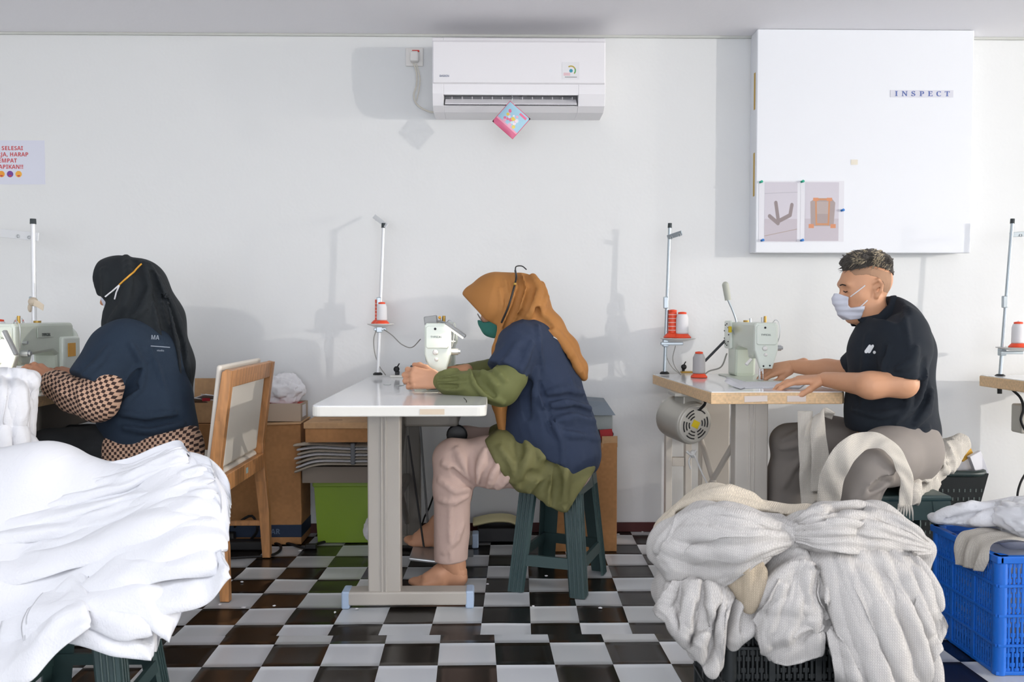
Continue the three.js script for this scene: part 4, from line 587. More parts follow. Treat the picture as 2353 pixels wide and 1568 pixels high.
  single('floor_cable', 'black power cable snaking under the oak chair', 'cable', [tube([fl(490, 1288), fl(560, 1284), fl(620, 1280), fl(642, 1270), fl(640, 1254), fl(600, 1248), fl(660, 1252), fl(700, 1262), fl(740, 1250), fl(790, 1240), fl(842, 1243)], 0.006, 90), tube([fl(520, 1250), fl(535, 1240, 0.03), V(-1.16, 0.12, -3.9), V(-1.1, 0.15, -3.9), V(-1.07, 0.1, -3.88), fl(570, 1252)], 0.006, 40)], M.cable);
  single('power_strip', 'black power strip with plugs behind the chair leg', 'power strip', [cbox(fl(560, 1262, 0.02), 0.2, 0.04, 0.06, 0.006), cbox(fl(530, 1256, 0.045), 0.04, 0.04, 0.04, 0.006), cbox(fl(715, 1262, 0.012), 0.05, 0.022, 0.03, 0.005)], M.black);
  single('floor_cable', 'thin black cable hanging down by the rear table leg', 'cable', tube([at(1000, 1130, 3.9), at(985, 1170, 3.95), at(975, 1190, 4.0), fl(965, 1230)], 0.004, 20), M.cable);
  const r = rng(21); for (let k = 0; k < 15; k++) { const [x, y] = [[630, 1395], [1225, 1396], [505, 1392], [560, 1399], [1255, 1326], [1120, 1345], [556, 1340], [770, 1410], [820, 1402], [1420, 1230], [1470, 1216], [1335, 1345], [1180, 1258], [690, 1268], [1380, 1400], [900, 1402], [940, 1398], [1160, 1390], [1290, 1398], [1420, 1330], [610, 1288], [650, 1286], [1100, 1270], [540, 1480], [1255, 1470], [1490, 1225]][k]; const p = fl(x, y, 0.004); single('lint_scrap', 'tiny scrap of white lint on the checked floor', 'lint', crumple(p, 0.003 + 0.004 * r(), 0.002, 0.003 + 0.003 * r(), k, 0.5).applyMatrix4(new THREE.Matrix4()), M.paper, 'lint scraps on the floor'); }
}
// perforated crate: posts, ribs and slats, each slat a part
function crate(t, x0, x1, y0, y1, z0, z1, mat, nz, nx, rows, slatN, faces) {
  const th = 0.012, P = 0.016;
  part(t, 'base', box(x0 - 0.004, x1 + 0.004, y0, y0 + 0.012, z0 - 0.004, z1 + 0.004, 0.003), mat);
  part(t, 'rim', [box(x0 - 0.008, x0 + 0.014, y1 - 0.022, y1, z0 - 0.008, z1 + 0.008, 0.004), box(x1 - 0.014, x1 + 0.008, y1 - 0.022, y1, z0 - 0.008, z1 + 0.008, 0.004), box(x0, x1, y1 - 0.022, y1, z0 - 0.008, z0 + 0.014, 0.004), box(x0, x1, y1 - 0.022, y1, z1 - 0.014, z1 + 0.008, 0.004)], mat);
  for (const [x, z] of [[x0, z0], [x1, z0], [x0, z1], [x1, z1]]) part(t, 'corner_post', rod(V(x + (x === x0 ? 0.014 : -0.014), y0, z + (z === z0 ? 0.014 : -0.014)), V(x + (x === x0 ? 0.014 : -0.014), y1, z + (z === z0 ? 0.014 : -0.014)), 0.02, 0.02, 16), mat);
  const face = (A, B, n, inward, useful) => { // A, B: bottom corners of a face
    const u = B.clone().sub(A), L = u.length(), rib = []; u.normalize(); const along = Math.abs(u.x) > 0.5;
    const bar = (s0, s1, ya, yb, d0, d1) => { const a = A.clone().addScaledVector(u, s0).addScaledVector(inward, d0), b = A.clone().addScaledVector(u, s1).addScaledVector(inward, d1); return box(Math.min(a.x, b.x), Math.max(a.x, b.x), ya, yb, Math.min(a.z, b.z), Math.max(a.z, b.z), 0.0015); };
    for (let r = 1; r < rows; r++) { const y = lerp(y0, y1, r / rows); part(t, 'rib', bar(0, L, y - 0.004, y + 0.004, -0.006, 0.008), mat); }
    for (let k = 1; k < n; k++) { const s = L * k / n; part(t, 'upright', bar(s - P / 2, s + P / 2, y0, y1, -0.004, 0.008), mat); }
    for (let k = 0; k < n; k++) for (let q = 0; q < slatN; q++) { const a = L * k / n + P / 2 + (k === 0 ? 0.02 : 0), b = L * (k + 1) / n - P / 2 - (k === n - 1 ? 0.02 : 0), s = lerp(a, b, (q + 0.5) / slatN), w = (b - a) / slatN * 0.27; part(t, 'slat', [bar(s - w, s + w, y0 + 0.01, y1 - 0.015, 0, 0.004), ...Array.from({ length: rows * 2 }, (_, r) => { const y = lerp(y0, y1, (r + 0.5 + 0.35 * ((q % 2) - 0.5)) / (rows * 2)); return bar(s - w * 2.1, s + w * 2.1, y - 0.006, y + 0.006, 0.001, 0.004); })], mat); }
  };
  if (faces.includes('l')) face(V(x0, y0, z0), V(x0, y0, z1), nz, V(1, 0, 0)); if (faces.includes('f')) face(V(x0, y0, z1), V(x1, y0, z1), nx, V(0, 0, -1));
  if (faces.includes('r')) part(t, 'side_wall', box(x1 - 0.004, x1, y0, y1, z0, z1, 0.001), mat); if (faces.includes('b')) part(t, 'side_wall', box(x0, x1, y0, y1, z0, z0 + 0.004, 0.001), mat);
}
{
  const bc = thing('plastic_crate', 'blue perforated plastic crate filled with white fabric', 'crate', V(1.71, 0, -2.68));
  crate(bc, 1.462, 1.97, 0, 0.352, -2.87, -2.49, M.crateBlue, 3, 4, 4, 7, 'lfrb');
  const kc = thing('plastic_crate', 'black perforated crate under the heap of knit fabric', 'crate', V(0.775, 0, -2.2));
  crate(kc, 0.55, 1.0, 0, 0.34, -2.38, -2.06, M.crateBlack, 3, 4, 4, 7, 'lfrb');
  // dark basket behind the man
  const b = thing('laundry_basket', 'dark green-black basket of papers behind the man\'s stool', 'basket', V(1.93, 0, -3.85)); const q = (x, y, z) => V(x, y, z), y1 = 0.375;
  const wall = (a0, a1, b0, b1) => hexa([a0, a1, b1, b0].map(v => v.clone()), [a0, a1, b1, b0].map(v => v.clone()));
  const cB = [V(1.8, 0.002, -3.72), V(2.04, 0.002, -3.72), V(2.04, 0.002, -3.98), V(1.8, 0.002, -3.98)], cT = [V(1.74, y1, -3.66), V(2.1, y1, -3.66), V(2.1, y1, -4.04), V(1.74, y1, -4.04)], cc = V(1.92, 0, -3.85);
  for (let i = 0; i < 4; i++) { const j = (i + 1) % 4, inn = p => p.clone().lerp(V(cc.x, p.y, cc.z), 0.03); part(b, 'basket_wall', hexa([cB[i], cB[j], inn(cB[j]), inn(cB[i])], [cT[i], cT[j], inn(cT[j]), inn(cT[i])]), M.crateBlack); }
  part(b, 'basket_rim', tube([cT[0], cT[1], cT[2], cT[3]].flatMap((p, i, a) => { const n = a[(i + 1) % 4]; return [0.12, 0.5, 0.88].map(k => p.clone().lerp(n, k)); }), 0.014, 80, 8, true), M.stoolDark);
  part(b, 'basket_bottom', hexa(cB, cB.map(p => p.clone().add(V(0, 0.006, 0)))), M.crateBlack);
  const dots = []; for (let i = 0; i < 14; i++) for (let k = 0; k < 8; k++) { const u = (i + 0.5) / 14, v = (k + 1) / 10, p = cB[0].clone().lerp(cB[1], u).lerp(cT[0].clone().lerp(cT[1], u), v); dots.push(box(p.x - 0.003, p.x + 0.003, p.y - 0.007, p.y + 0.007, p.z - 0.002, p.z + 0.0015, 0)); } part(b, 'hole', dots, M.plain(0x4b5654)).userData.kind = 'stuff';
  const card = (px0, py0, px1, py1, d, col, rz, label, n) => { const a = at(px0, py0, d), c = at(px1, py1, d); return single(n, label, 'paper', cbox(a.clone().lerp(c, 0.5), Math.abs(c.x - a.x), Math.abs(a.y - c.y), 0.02, 0.002, 0.2, 0, rz), col); };
  card(2190, 1050, 2262, 1098, 3.75, M.paper, 0.2, 'white paper pad standing in the dark basket', 'paper_pad'); card(2232, 1040, 2262, 1096, 3.7, M.paperPlain, 0.42, 'narrow white card leaning in the dark basket', 'paper_card'); card(2200, 1025, 2232, 1055, 3.72, M.plain(0xd9a63a), 0.5, 'yellow card poking out of the dark basket', 'yellow_card');
}
// small cloth pieces on the tables
{
  const y = 0.7725, pa = atY(1700, 884, y), pb = atY(1850, 886, y);
  const W = 20, pos = [], uv = [], idx = [], ol = [[1668, 868], [1700, 872], [1745, 872], [1800, 872], [1850, 884], [1838, 893], [1760, 892], [1712, 893]].map(([a, b]) => atY(a, b, y));
  const sh = slabXZ(ol.map(p => [p.x, p.z]).reverse(), y, y + 0.003, 0.001); single('fabric_piece', 'flat white fabric piece under the needle of the gooseneck-lamp machine', 'fabric', sh, M.clothWhite);
  single('fabric_piece', 'small white fabric corner curling up on the glossy plywood-edged table', 'fabric', strip([atY(1710, 892, y + 0.002), atY(1688, 884, y + 0.006), atY(1674, 876, y + 0.02), atY(1668, 872, y + 0.03)], [V(0.05, 0, -0.08), V(0.05, 0, -0.07), V(0.04, 0.004, -0.06), V(0.02, 0.004, -0.05)], 0.003, 14), M.clothWhite);
  single('machine_plate', 'dark oval needle plate cutout on the white table', 'plate', lathe([[0, 0], [0.02, 0], [0.019, 0.002], [0, 0.002]], V(0, 0, 0), 24).scale(1, 1, 0.6).translate(...atY(937, 882, 0.761).toArray()), M.plain(0x3a4042));
  single('fabric_piece', 'cream fabric piece held under the middle machine by the tan headscarf worker', 'fabric', strip([V(-0.27, 0.775, -3.36), V(-0.22, 0.787, -3.36), V(-0.17, 0.79, -3.37), V(-0.13, 0.775, -3.37)], [V(0, 0, 0.12), V(0, 0.004, 0.13), V(0, 0.004, 0.12), V(0, 0, 0.1)], 0.022, 16), M.clothFold);
  for (const [x, yy, s] of [[890, 884, 0], [918, 886, 1], [960, 896, 2], [990, 902, 3]]) single('fabric_scrap', 'tiny fabric scrap on the white table near the worker\'s hand', 'scrap', cbox(atY(x, yy, 0.7615), 0.03 + 0.008 * s, 0.0012, 0.02, 0, s), M.plain(0xcfd2d0), 'scraps on the white table');
  single('black_thread', 'short black thread end on the white table edge', 'thread', tube([at(1066, 915, 2.98), at(1072, 922, 2.94), at(1070, 930, 2.9)], 0.0015, 8), M.black);
}
// ---------------------------------------------------------------- soft bodies: distance fields meshed with surface nets
const smin = (a, b, k) => { const h = Math.max(k - Math.abs(a - b), 0) / k; return Math.min(a, b) - h * h * k * 0.25; };
const smax = (a, b, k) => -smin(-a, -b, k);
// tapered capsules [a, b, r1, r2, sx, sy, sz]; s < 1 widens along an axis
function caps(list, k) {
  const n = list.length, F = new Float64Array(n * 14);
  list.forEach(([a, b, r1, r2, s], i) => { const o = i * 14, dx = b.x - a.x, dy = b.y - a.y, dz = b.z - a.z; F.set([a.x, a.y, a.z, dx, dy, dz, 1 / Math.max(1e-9, dx * dx + dy * dy + dz * dz), r1, r2 === undefined ? r1 : r2, s ? s[0] : 1, s ? s[1] : 1, s ? s[2] : 1], o); });
  return (x, y, z) => {
    let d = 1e3;
    for (let i = 0, o = 0; i < n; i++, o += 14) {
      let px = x - F[o], py = y - F[o + 1], pz = z - F[o + 2]; let t = (px * F[o + 3] + py * F[o + 4] + pz * F[o + 5]) * F[o + 6]; t = t < 0 ? 0 : t > 1 ? 1 : t;
      px = (px - t * F[o + 3]) * F[o + 9]; py = (py - t * F[o + 4]) * F[o + 10]; pz = (pz - t * F[o + 5]) * F[o + 11];
      const e = Math.sqrt(px * px + py * py + pz * pz) - (F[o + 7] + t * (F[o + 8] - F[o + 7]));
      const h = k - Math.abs(d - e); d = d < e ? d : e; if (h > 0) d -= h * h / k * 0.25;
    }
    return d;
  };
}
function ellip(c, r) { const m = Math.min(r[0], r[1], r[2]); return (x, y, z) => { const a = (x - c.x) / r[0], b = (y - c.y) / r[1], e = (z - c.z) / r[2]; return (Math.sqrt(a * a + b * b + e * e) - 1) * m; }; }
function chain(pts, radii, s) { const o = []; for (let i = 0; i + 1 < pts.length; i++) o.push([pts[i], pts[i + 1], Array.isArray(radii) ? radii[i] : radii, Array.isArray(radii) ? radii[i + 1] : radii, s]); return o; }
function poly2(pts) { // signed distance to an outline in the xy plane, negative inside
  const n = pts.length, P = pts.map(p => [p.x, p.y]);
  return (x, y) => { let d = 1e9, s = 1; for (let i = 0, j = n - 1; i < n; j = i++) { const ex = P[j][0] - P[i][0], ey = P[j][1] - P[i][1], wx = x - P[i][0], wy = y - P[i][1], t = clamp((wx * ex + wy * ey) / (ex * ex + ey * ey), 0, 1), bx = wx - ex * t, by = wy - ey * t; d = Math.min(d, bx * bx + by * by); const c1 = y >= P[i][1], c2 = y < P[j][1], c3 = ex * wy > ey * wx; if ((c1 && c2 && c3) || (!c1 && !c2 && !c3)) s = -s; } return s * Math.sqrt(d); };
}
const pix = (list, d) => list.map(([x, y]) => at(x, y, d));
function mesher(f, m0, m1, h) {
  const mn = m0.clone().min(m1), mx = m0.clone().max(m1);
  const nx = Math.ceil((mx.x - mn.x) / h) + 2, ny = Math.ceil((mx.y - mn.y) / h) + 2, nz = Math.ceil((mx.z - mn.z) / h) + 2, D = new Float32Array(nx * ny * nz), sy = nx, sz = nx * ny, B = 6;
  for (let bz = 0; bz < nz; bz += B) for (let by = 0; by < ny; by += B) for (let bx = 0; bx < nx; bx += B) {
    const ex = Math.min(bx + B, nx), ey = Math.min(by + B, ny), ez = Math.min(bz + B, nz); const c = f(mn.x + (bx + B / 2 - 0.5) * h, mn.y + (by + B / 2 - 0.5) * h, mn.z + (bz + B / 2 - 0.5) * h), far = Math.abs(c) > h * B * 1.35;
    for (let k = bz; k < ez; k++) for (let j = by; j < ey; j++) for (let i = bx; i < ex; i++) D[i + j * sy + k * sz] = far ? c : f(mn.x + i * h, mn.y + j * h, mn.z + k * h);
  }
  const id = new Int32Array(nx * ny * nz).fill(-1), pos = [], idx = [];
  for (let k = 0; k < nz - 1; k++) for (let j = 0; j < ny - 1; j++) for (let i = 0; i < nx - 1; i++) {
    const o = i + j * sy + k * sz; let m = 0; const v = [D[o], D[o + 1], D[o + sy], D[o + sy + 1], D[o + sz], D[o + sz + 1], D[o + sz + sy], D[o + sz + sy + 1]];
    for (let q = 0; q < 8; q++) if (v[q] < 0) m |= 1 << q; if (m === 0 || m === 255) continue;
    let X = 0, Y = 0, Z = 0, n = 0; const E = (a, b) => { if ((v[a] < 0) !== (v[b] < 0)) { const t = v[a] / (v[a] - v[b]); X += (a & 1) + t * ((b & 1) - (a & 1)); Y += ((a >> 1) & 1) + t * (((b >> 1) & 1) - ((a >> 1) & 1)); Z += (a >> 2) + t * ((b >> 2) - (a >> 2)); n++; } };
    E(0, 1); E(2, 3); E(4, 5); E(6, 7); E(0, 2); E(1, 3); E(4, 6); E(5, 7); E(0, 4); E(1, 5); E(2, 6); E(3, 7);
    id[o] = pos.length / 3; pos.push(mn.x + (i + X / n) * h, mn.y + (j + Y / n) * h, mn.z + (k + Z / n) * h);
  }
  for (let k = 1; k < nz - 1; k++) for (let j = 1; j < ny - 1; j++) for (let i = 1; i < nx - 1; i++) {
    const o = i + j * sy + k * sz, s = D[o] < 0; const quad = (a, b, c, d, fl) => { if (a < 0 || b < 0 || c < 0 || d < 0) return; if (fl) idx.push(a, b, c, a, c, d); else idx.push(a, c, b, a, d, c); };
    if (s !== D[o + 1] < 0) quad(id[o - sy - sz], id[o - sz], id[o], id[o - sy], s);
    if (s !== D[o + sy] < 0) quad(id[o - 1 - sz], id[o - 1], id[o], id[o - sz], s);
    if (s !== D[o + sz] < 0) quad(id[o - 1 - sy], id[o - sy], id[o], id[o - 1], s);
  }
  const g = new THREE.BufferGeometry(); g.setAttribute('position', new THREE.Float32BufferAttribute(pos, 3)); g.setIndex(idx);
  const uv = new Float32Array(pos.length / 3 * 2); for (let i = 0; i < pos.length / 3; i++) { uv[2 * i] = pos[3 * i] + 0.6 * pos[3 * i + 2]; uv[2 * i + 1] = pos[3 * i + 1] + 0.25 * pos[3 * i + 2]; }
  g.setAttribute('uv', new THREE.BufferAttribute(uv, 2)); g.computeVertexNormals(); return g;
}
function bbOf(list, pad) { const a = V(1e9, 1e9, 1e9), b = V(-1e9, -1e9, -1e9); for (const [p, q, r1, r2, s] of list) for (const v of [p, q]) { const r = Math.max(r1, r2 === undefined ? r1 : r2); a.min(V(v.x - r / (s ? s[0] : 1), v.y - r / (s ? s[1] : 1), v.z - r / (s ? s[2] : 1))); b.max(V(v.x + r / (s ? s[0] : 1), v.y + r / (s ? s[1] : 1), v.z + r / (s ? s[2] : 1))); } return [a.addScalar(-pad), b.addScalar(pad)]; }
// where a photo pixel's line of sight meets a field
function hit(f, px, py, d0 = 1.4, d1 = 4.6) { const r = ray(px, py); r.multiplyScalar(1 / -r.z); let t = d0; for (let i = 0; i < 400 && t < d1; i++) { const p = camera.position.clone().addScaledVector(r, t), d = f(p.x, p.y, p.z); if (d < 0.0008) return p; t += Math.max(d * 0.7, 0.0012); } return null; }
function grad(f, p) { const e = 0.002; return V(f(p.x + e, p.y, p.z) - f(p.x - e, p.y, p.z), f(p.x, p.y + e, p.z) - f(p.x, p.y - e, p.z), f(p.x, p.y, p.z + e) - f(p.x, p.y, p.z - e)).normalize(); }
const FOLD = 1.55;
// fold lines drawn on a surface: polylines of photo pixels become ridges (capsules lying in the surface)
function folds(f, lines) { const out = []; for (const { p, r: r0 = 0.012, inset: i0 = 0.35, step = 14 } of lines) { const r = r0 * FOLD, inset = i0 > 0.3 ? i0 - 0.2 : i0; let prev = null; const pts = []; for (let i = 0; i + 1 < p.length; i++) { const n = Math.max(1, Math.round(Math.hypot(p[i + 1][0] - p[i][0], p[i + 1][1] - p[i][1]) / step)); for (let k = 0; k < n; k++) pts.push([lerp(p[i][0], p[i + 1][0], k / n), lerp(p[i][1], p[i + 1][1], k / n)]); } pts.push(p[p.length - 1]); pts.forEach((q, i) => { const h = hit(f, q[0], q[1]); if (!h) { prev = null; return; } const e = Math.sin(Math.PI * clamp((i + 0.6) / (pts.length + 0.2), 0, 1)), rr = r * (0.45 + 0.55 * Math.pow(e, 0.6)); h.addScaledVector(grad(f, h), -rr * inset); if (prev && prev[0].distanceTo(h) < 0.09) out.push([prev[0], h, prev[1], rr]); prev = [h, rr]; }); } return out; }
function withFolds(f, up, down, k = 0.012) { const U = up && up.length ? caps(up, 0.004) : null, Dn = down && down.length ? caps(down, 0.004) : null; return (x, y, z) => { let d = f(x, y, z); if (d > 0.05 || d < -0.06) return d; if (U) d = smin(d, U(x, y, z), k); if (Dn) d = smax(d, -Dn(x, y, z), k); return d; }; }
// a line of print laid on a surface
function surfText(f, str, px, py, h, ang = 0, stretch = 1) { const g = new THREE.ShapeGeometry(font.generateShapes(str, h), 3); g.computeBoundingBox(); const cx = (g.boundingBox.min.x + g.boundingBox.max.x) / 2, P = g.attributes.position, c = Math.cos(ang), s = Math.sin(ang); for (let i = 0; i < P.count; i++) { const x = (P.getX(i) - cx) * stretch, y = P.getY(i); const q = hit(f, px + x * c + y * s, py + x * s - y * c); if (q) { q.addScaledVector(grad(f, q), 0.0016); P.setXYZ(i, q.x, q.y, q.z); } } g.computeVertexNormals(); return g; }
function surfShape(f, shapes, px, py) { const g = new THREE.ShapeGeometry(shapes, 6), P = g.attributes.position; for (let i = 0; i < P.count; i++) { const q = hit(f, px + P.getX(i), py - P.getY(i)); if (q) { q.addScaledVector(grad(f, q), 0.0016); P.setXYZ(i, q.x, q.y, q.z); } } g.computeVertexNormals(); return g; }
function surfTube(f, pts, r, lift = 0.4, seg = 24) { const q = []; for (let i = 0; i + 1 < pts.length; i++) for (let k = 0; k < 4; k++) { const h = hit(f, lerp(pts[i][0], pts[i + 1][0], k / 4), lerp(pts[i][1], pts[i + 1][1], k / 4)); if (h) q.push(h.addScaledVector(grad(f, h), r * lift)); } const e = hit(f, ...pts[pts.length - 1]); if (e) q.push(e.addScaledVector(grad(f, e), r * lift)); return tube(q, r, seg, 6); }

// ---------------------------------------------------------------- anatomy
// hand: wrist, finger direction, back-of-hand normal, thumb side (+1 along across), curls per finger (radians per joint)
function handBones(w, dir, nrm, side, o = {}) {
  const f = dir.clone().normalize(), n = nrm.clone().addScaledVector(f, -nrm.dot(f)).normalize(), a = f.clone().cross(n).multiplyScalar(side), s = o.s || 1, B = []; // a: towards the thumb
  const P = (x, y, z) => w.clone().addScaledVector(f, x * s).addScaledVector(n, y * s).addScaledVector(a, z * s);
  const kn = [[0.088, 0.004, 0.026], [0.092, 0.006, 0.006], [0.087, 0.004, -0.014], [0.078, 0, -0.032]], len = [[0.042, 0.025, 0.02], [0.046, 0.029, 0.021], [0.043, 0.027, 0.02], [0.034, 0.02, 0.018]], rad = [0.0095, 0.0098, 0.0092, 0.0083];
  const curl = o.curl || [0.4, 0.45, 0.5, 0.55], spread = o.spread || [0.08, 0.0, -0.06, -0.14];
  const nails = [];
  kn.forEach((k, i) => {
    B.push([P(0.0, 0, k[2] * 0.62), P(...k), 0.0145 * s, 0.0125 * s]);
    let p = P(...k), c = curl[i] * 0.7, sp = spread[i]; len[i].forEach((L, j) => { const d = f.clone().multiplyScalar(Math.cos(c) * Math.cos(sp)).addScaledVector(n, -Math.sin(c)).addScaledVector(a, Math.sin(sp) * Math.cos(c)).normalize(), q = p.clone().addScaledVector(d, L * s); const r0 = rad[i] * (1 - 0.09 * j) * s, r1 = rad[i] * (1 - 0.09 * (j + 1)) * s; B.push([p, q, r0, r1]); if (j === 2) nails.push([q.clone().addScaledVector(d, -0.004), d, n.clone().multiplyScalar(Math.cos(c)).addScaledVector(f, Math.sin(c)).normalize(), rad[i] * s]); p = q; c += curl[i]; });
  });
  B.push([P(0.02, -0.004, 0.02), P(0.055, -0.006, -0.02), 0.017 * s, 0.014 * s]);
  const tc = o.thumb || [0.75, -0.25, -0.2], ty = o.thumbDrop || 0.35; let p = P(0.018, -0.006, 0.022), ang = tc[0]; const TL = [0.046, 0.034, 0.027], TR = [0.0145, 0.0112, 0.0102, 0.0088];
  TL.forEach((L, j) => { const d = f.clone().multiplyScalar(Math.cos(ang)).addScaledVector(a, Math.sin(ang)).addScaledVector(n, -ty).normalize(), q = p.clone().addScaledVector(d, L * s); B.push([p, q, TR[j] * s, TR[j + 1] * s]); p = q; ang += tc[j + 1] || 0; });
  B.push([w.clone().addScaledVector(f, -0.05), P(0.01, 0, 0), 0.023 * s, 0.021 * s, null]);
  return B;
}
function handGeo(B) { const [a, b] = bbOf(B, 0.012); return mesher(caps(B, 0.0085), a, b, 0.0032); }
// head field in its own frame: x forward, y up, z sideways
function headField(c, fwd, up, s, ears = true) {
  const X = fwd.clone().normalize(), Z = X.clone().cross(up).normalize(), Y = Z.clone().cross(X).normalize();
  const cran = ellip(V(-0.012, 0.032, 0), [0.097, 0.086, 0.076]), face = ellip(V(0.03, -0.03, 0), [0.058, 0.085, 0.06]);
  const bones = caps([[V(0.066, -0.1, -0.008), V(0.066, -0.1, 0.008), 0.02, 0.02], [V(-0.005, -0.065, 0.044), V(0.06, -0.1, 0.012), 0.024, 0.018], [V(-0.005, -0.065, -0.044), V(0.06, -0.1, -0.012), 0.024, 0.018], [V(0.04, -0.025, 0.045), V(0.05, -0.02, 0.03), 0.02, 0.02], [V(0.04, -0.025, -0.045), V(0.05, -0.02, -0.03), 0.02, 0.02], [V(0.074, 0.028, -0.034), V(0.074, 0.028, 0.034), 0.012, 0.012]], 0.02);
  const nose = caps([[V(0.082, 0.012, 0), V(0.104, -0.026, 0), 0.008, 0.0115], [V(0.09, -0.032, 0.011), V(0.09, -0.032, -0.011), 0.008, 0.008]], 0.008), lips = caps([[V(0.083, -0.058, -0.017), V(0.083, -0.058, 0.017), 0.0075, 0.0075], [V(0.081, -0.069, -0.014), V(0.081, -0.069, 0.014), 0.008, 0.008]], 0.004), lids = caps([[V(0.07, 0.006, 0.031), V(0.07, 0.006, 0.031), 0.0135, 0.0135], [V(0.07, 0.006, -0.031), V(0.07, 0.006, -0.031), 0.0135, 0.0135]], 0.004);
  const ear = (sg) => { const rim = caps([[V(-0.004, 0.02, 0.072 * sg), V(-0.018, 0.028, 0.082 * sg), 0.006, 0.006], [V(-0.018, 0.028, 0.082 * sg), V(-0.03, 0.012, 0.086 * sg), 0.006, 0.006], [V(-0.03, 0.012, 0.086 * sg), V(-0.022, -0.014, 0.082 * sg), 0.006, 0.006], [V(-0.022, -0.014, 0.082 * sg), V(-0.008, -0.032, 0.073 * sg), 0.006, 0.0075], [V(-0.008, -0.03, 0.073 * sg), V(-0.004, 0.0, 0.071 * sg), 0.005, 0.004], [V(-0.012, 0.0, 0.074 * sg), V(-0.02, 0.01, 0.078 * sg), 0.007, 0.006]], 0.005); return rim; };
  const e1 = ear(1), e2 = ear(-1);
  const f = (x, y, z) => {
    const dx = (x - c.x) / s, dy = (y - c.y) / s, dz = (z - c.z) / s, a = dx * X.x + dy * X.y + dz * X.z, b = dx * Y.x + dy * Y.y + dz * Y.z, e = dx * Z.x + dy * Z.y + dz * Z.z;
    let d = smin(cran(a, b, e), face(a, b, e), 0.03); if (d > 0.12) return d * s;
    d = smin(d, bones(a, b, e), 0.022); d = smax(d, -(Math.hypot(a - 0.098, b - 0.006, Math.abs(e) - 0.033) - 0.019), 0.012);
    d = smin(d, nose(a, b, e), 0.01); d = smin(d, lids(a, b, e), 0.004); d = smin(d, lips(a, b, e), 0.005); if (ears) d = smin(d, Math.min(e1(a, b, e), e2(a, b, e)), 0.006);
    return d * s;
  };
  f.P = (a, b, e) => c.clone().addScaledVector(X, a * s).addScaledVector(Y, b * s).addScaledVector(Z, e * s); f.axes = [X, Y, Z]; f.c = c; f.s = s; return f;
}
function headGeo(f) { return mesher(f, f.c.clone().addScalar(-0.17 * f.s), f.c.clone().addScalar(0.17 * f.s), 0.0036); }
function footBones(heel, ball, up = V(0, 1, 0)) { // sole on the floor; five toes
  const f = ball.clone().sub(heel), L = f.length(); f.normalize(); const a = f.clone().cross(up).normalize(), P = (x, y, z) => heel.clone().addScaledVector(f, x * L).add(V(0, y, 0)).addScaledVector(a, z), B = [];
  B.push([P(0.02, 0.03, 0), P(0.55, 0.034, 0), 0.033, 0.034], [P(0.1, 0.085, 0), P(0.5, 0.05, 0), 0.036, 0.036], [P(0.5, 0.05, 0), P(0.85, 0.03, 0), 0.036, 0.026], [P(0.05, 0.03, 0), P(0.1, 0.1, 0), 0.034, 0.036], [P(0.5, 0.024, 0.018), P(1, 0.018, 0.022), 0.024, 0.02], [P(0.5, 0.022, -0.018), P(0.93, 0.016, -0.026), 0.022, 0.017]);
  [[0.03, 0.012, 0.03], [0.014, 0.0095, 0.03], [0.0, 0.009, 0.026], [-0.014, 0.0085, 0.02], [-0.028, 0.008, 0.014]].forEach(([z, r, l], i) => { const x0 = 1 - i * 0.035; B.push([P(x0 - 0.05, 0.017, z * 0.9), P(x0 + l / L, 0.014, z), r * 1.1, r]); B.push([P(x0 + l / L, 0.014, z), P(x0 + (l + 0.014) / L, 0.011, z), r, r * 0.95]); });
  return B;
}
function wrapUV(g, c, ax, ref, rad) { const e1 = ref.clone().addScaledVector(ax, -ref.dot(ax)).normalize(), e2 = ax.clone().cross(e1), P = g.attributes.position, U = g.attributes.uv; for (let i = 0; i < P.count; i++) { const q = V(P.getX(i), P.getY(i), P.getZ(i)).sub(c); U.setXY(i, Math.atan2(q.dot(e2), q.dot(e1)) * rad, q.dot(ax)); } }
function flatUV(g, ang, sx = 1) { const P = g.attributes.position, U = g.attributes.uv, c = Math.cos(ang), s = Math.sin(ang); for (let i = 0; i < P.count; i++) U.setXY(i, (P.getX(i) * c + P.getY(i) * s) * sx, -P.getX(i) * s + P.getY(i) * c); }
function person(label, pos) { return thing('person', label, 'person', pos); }
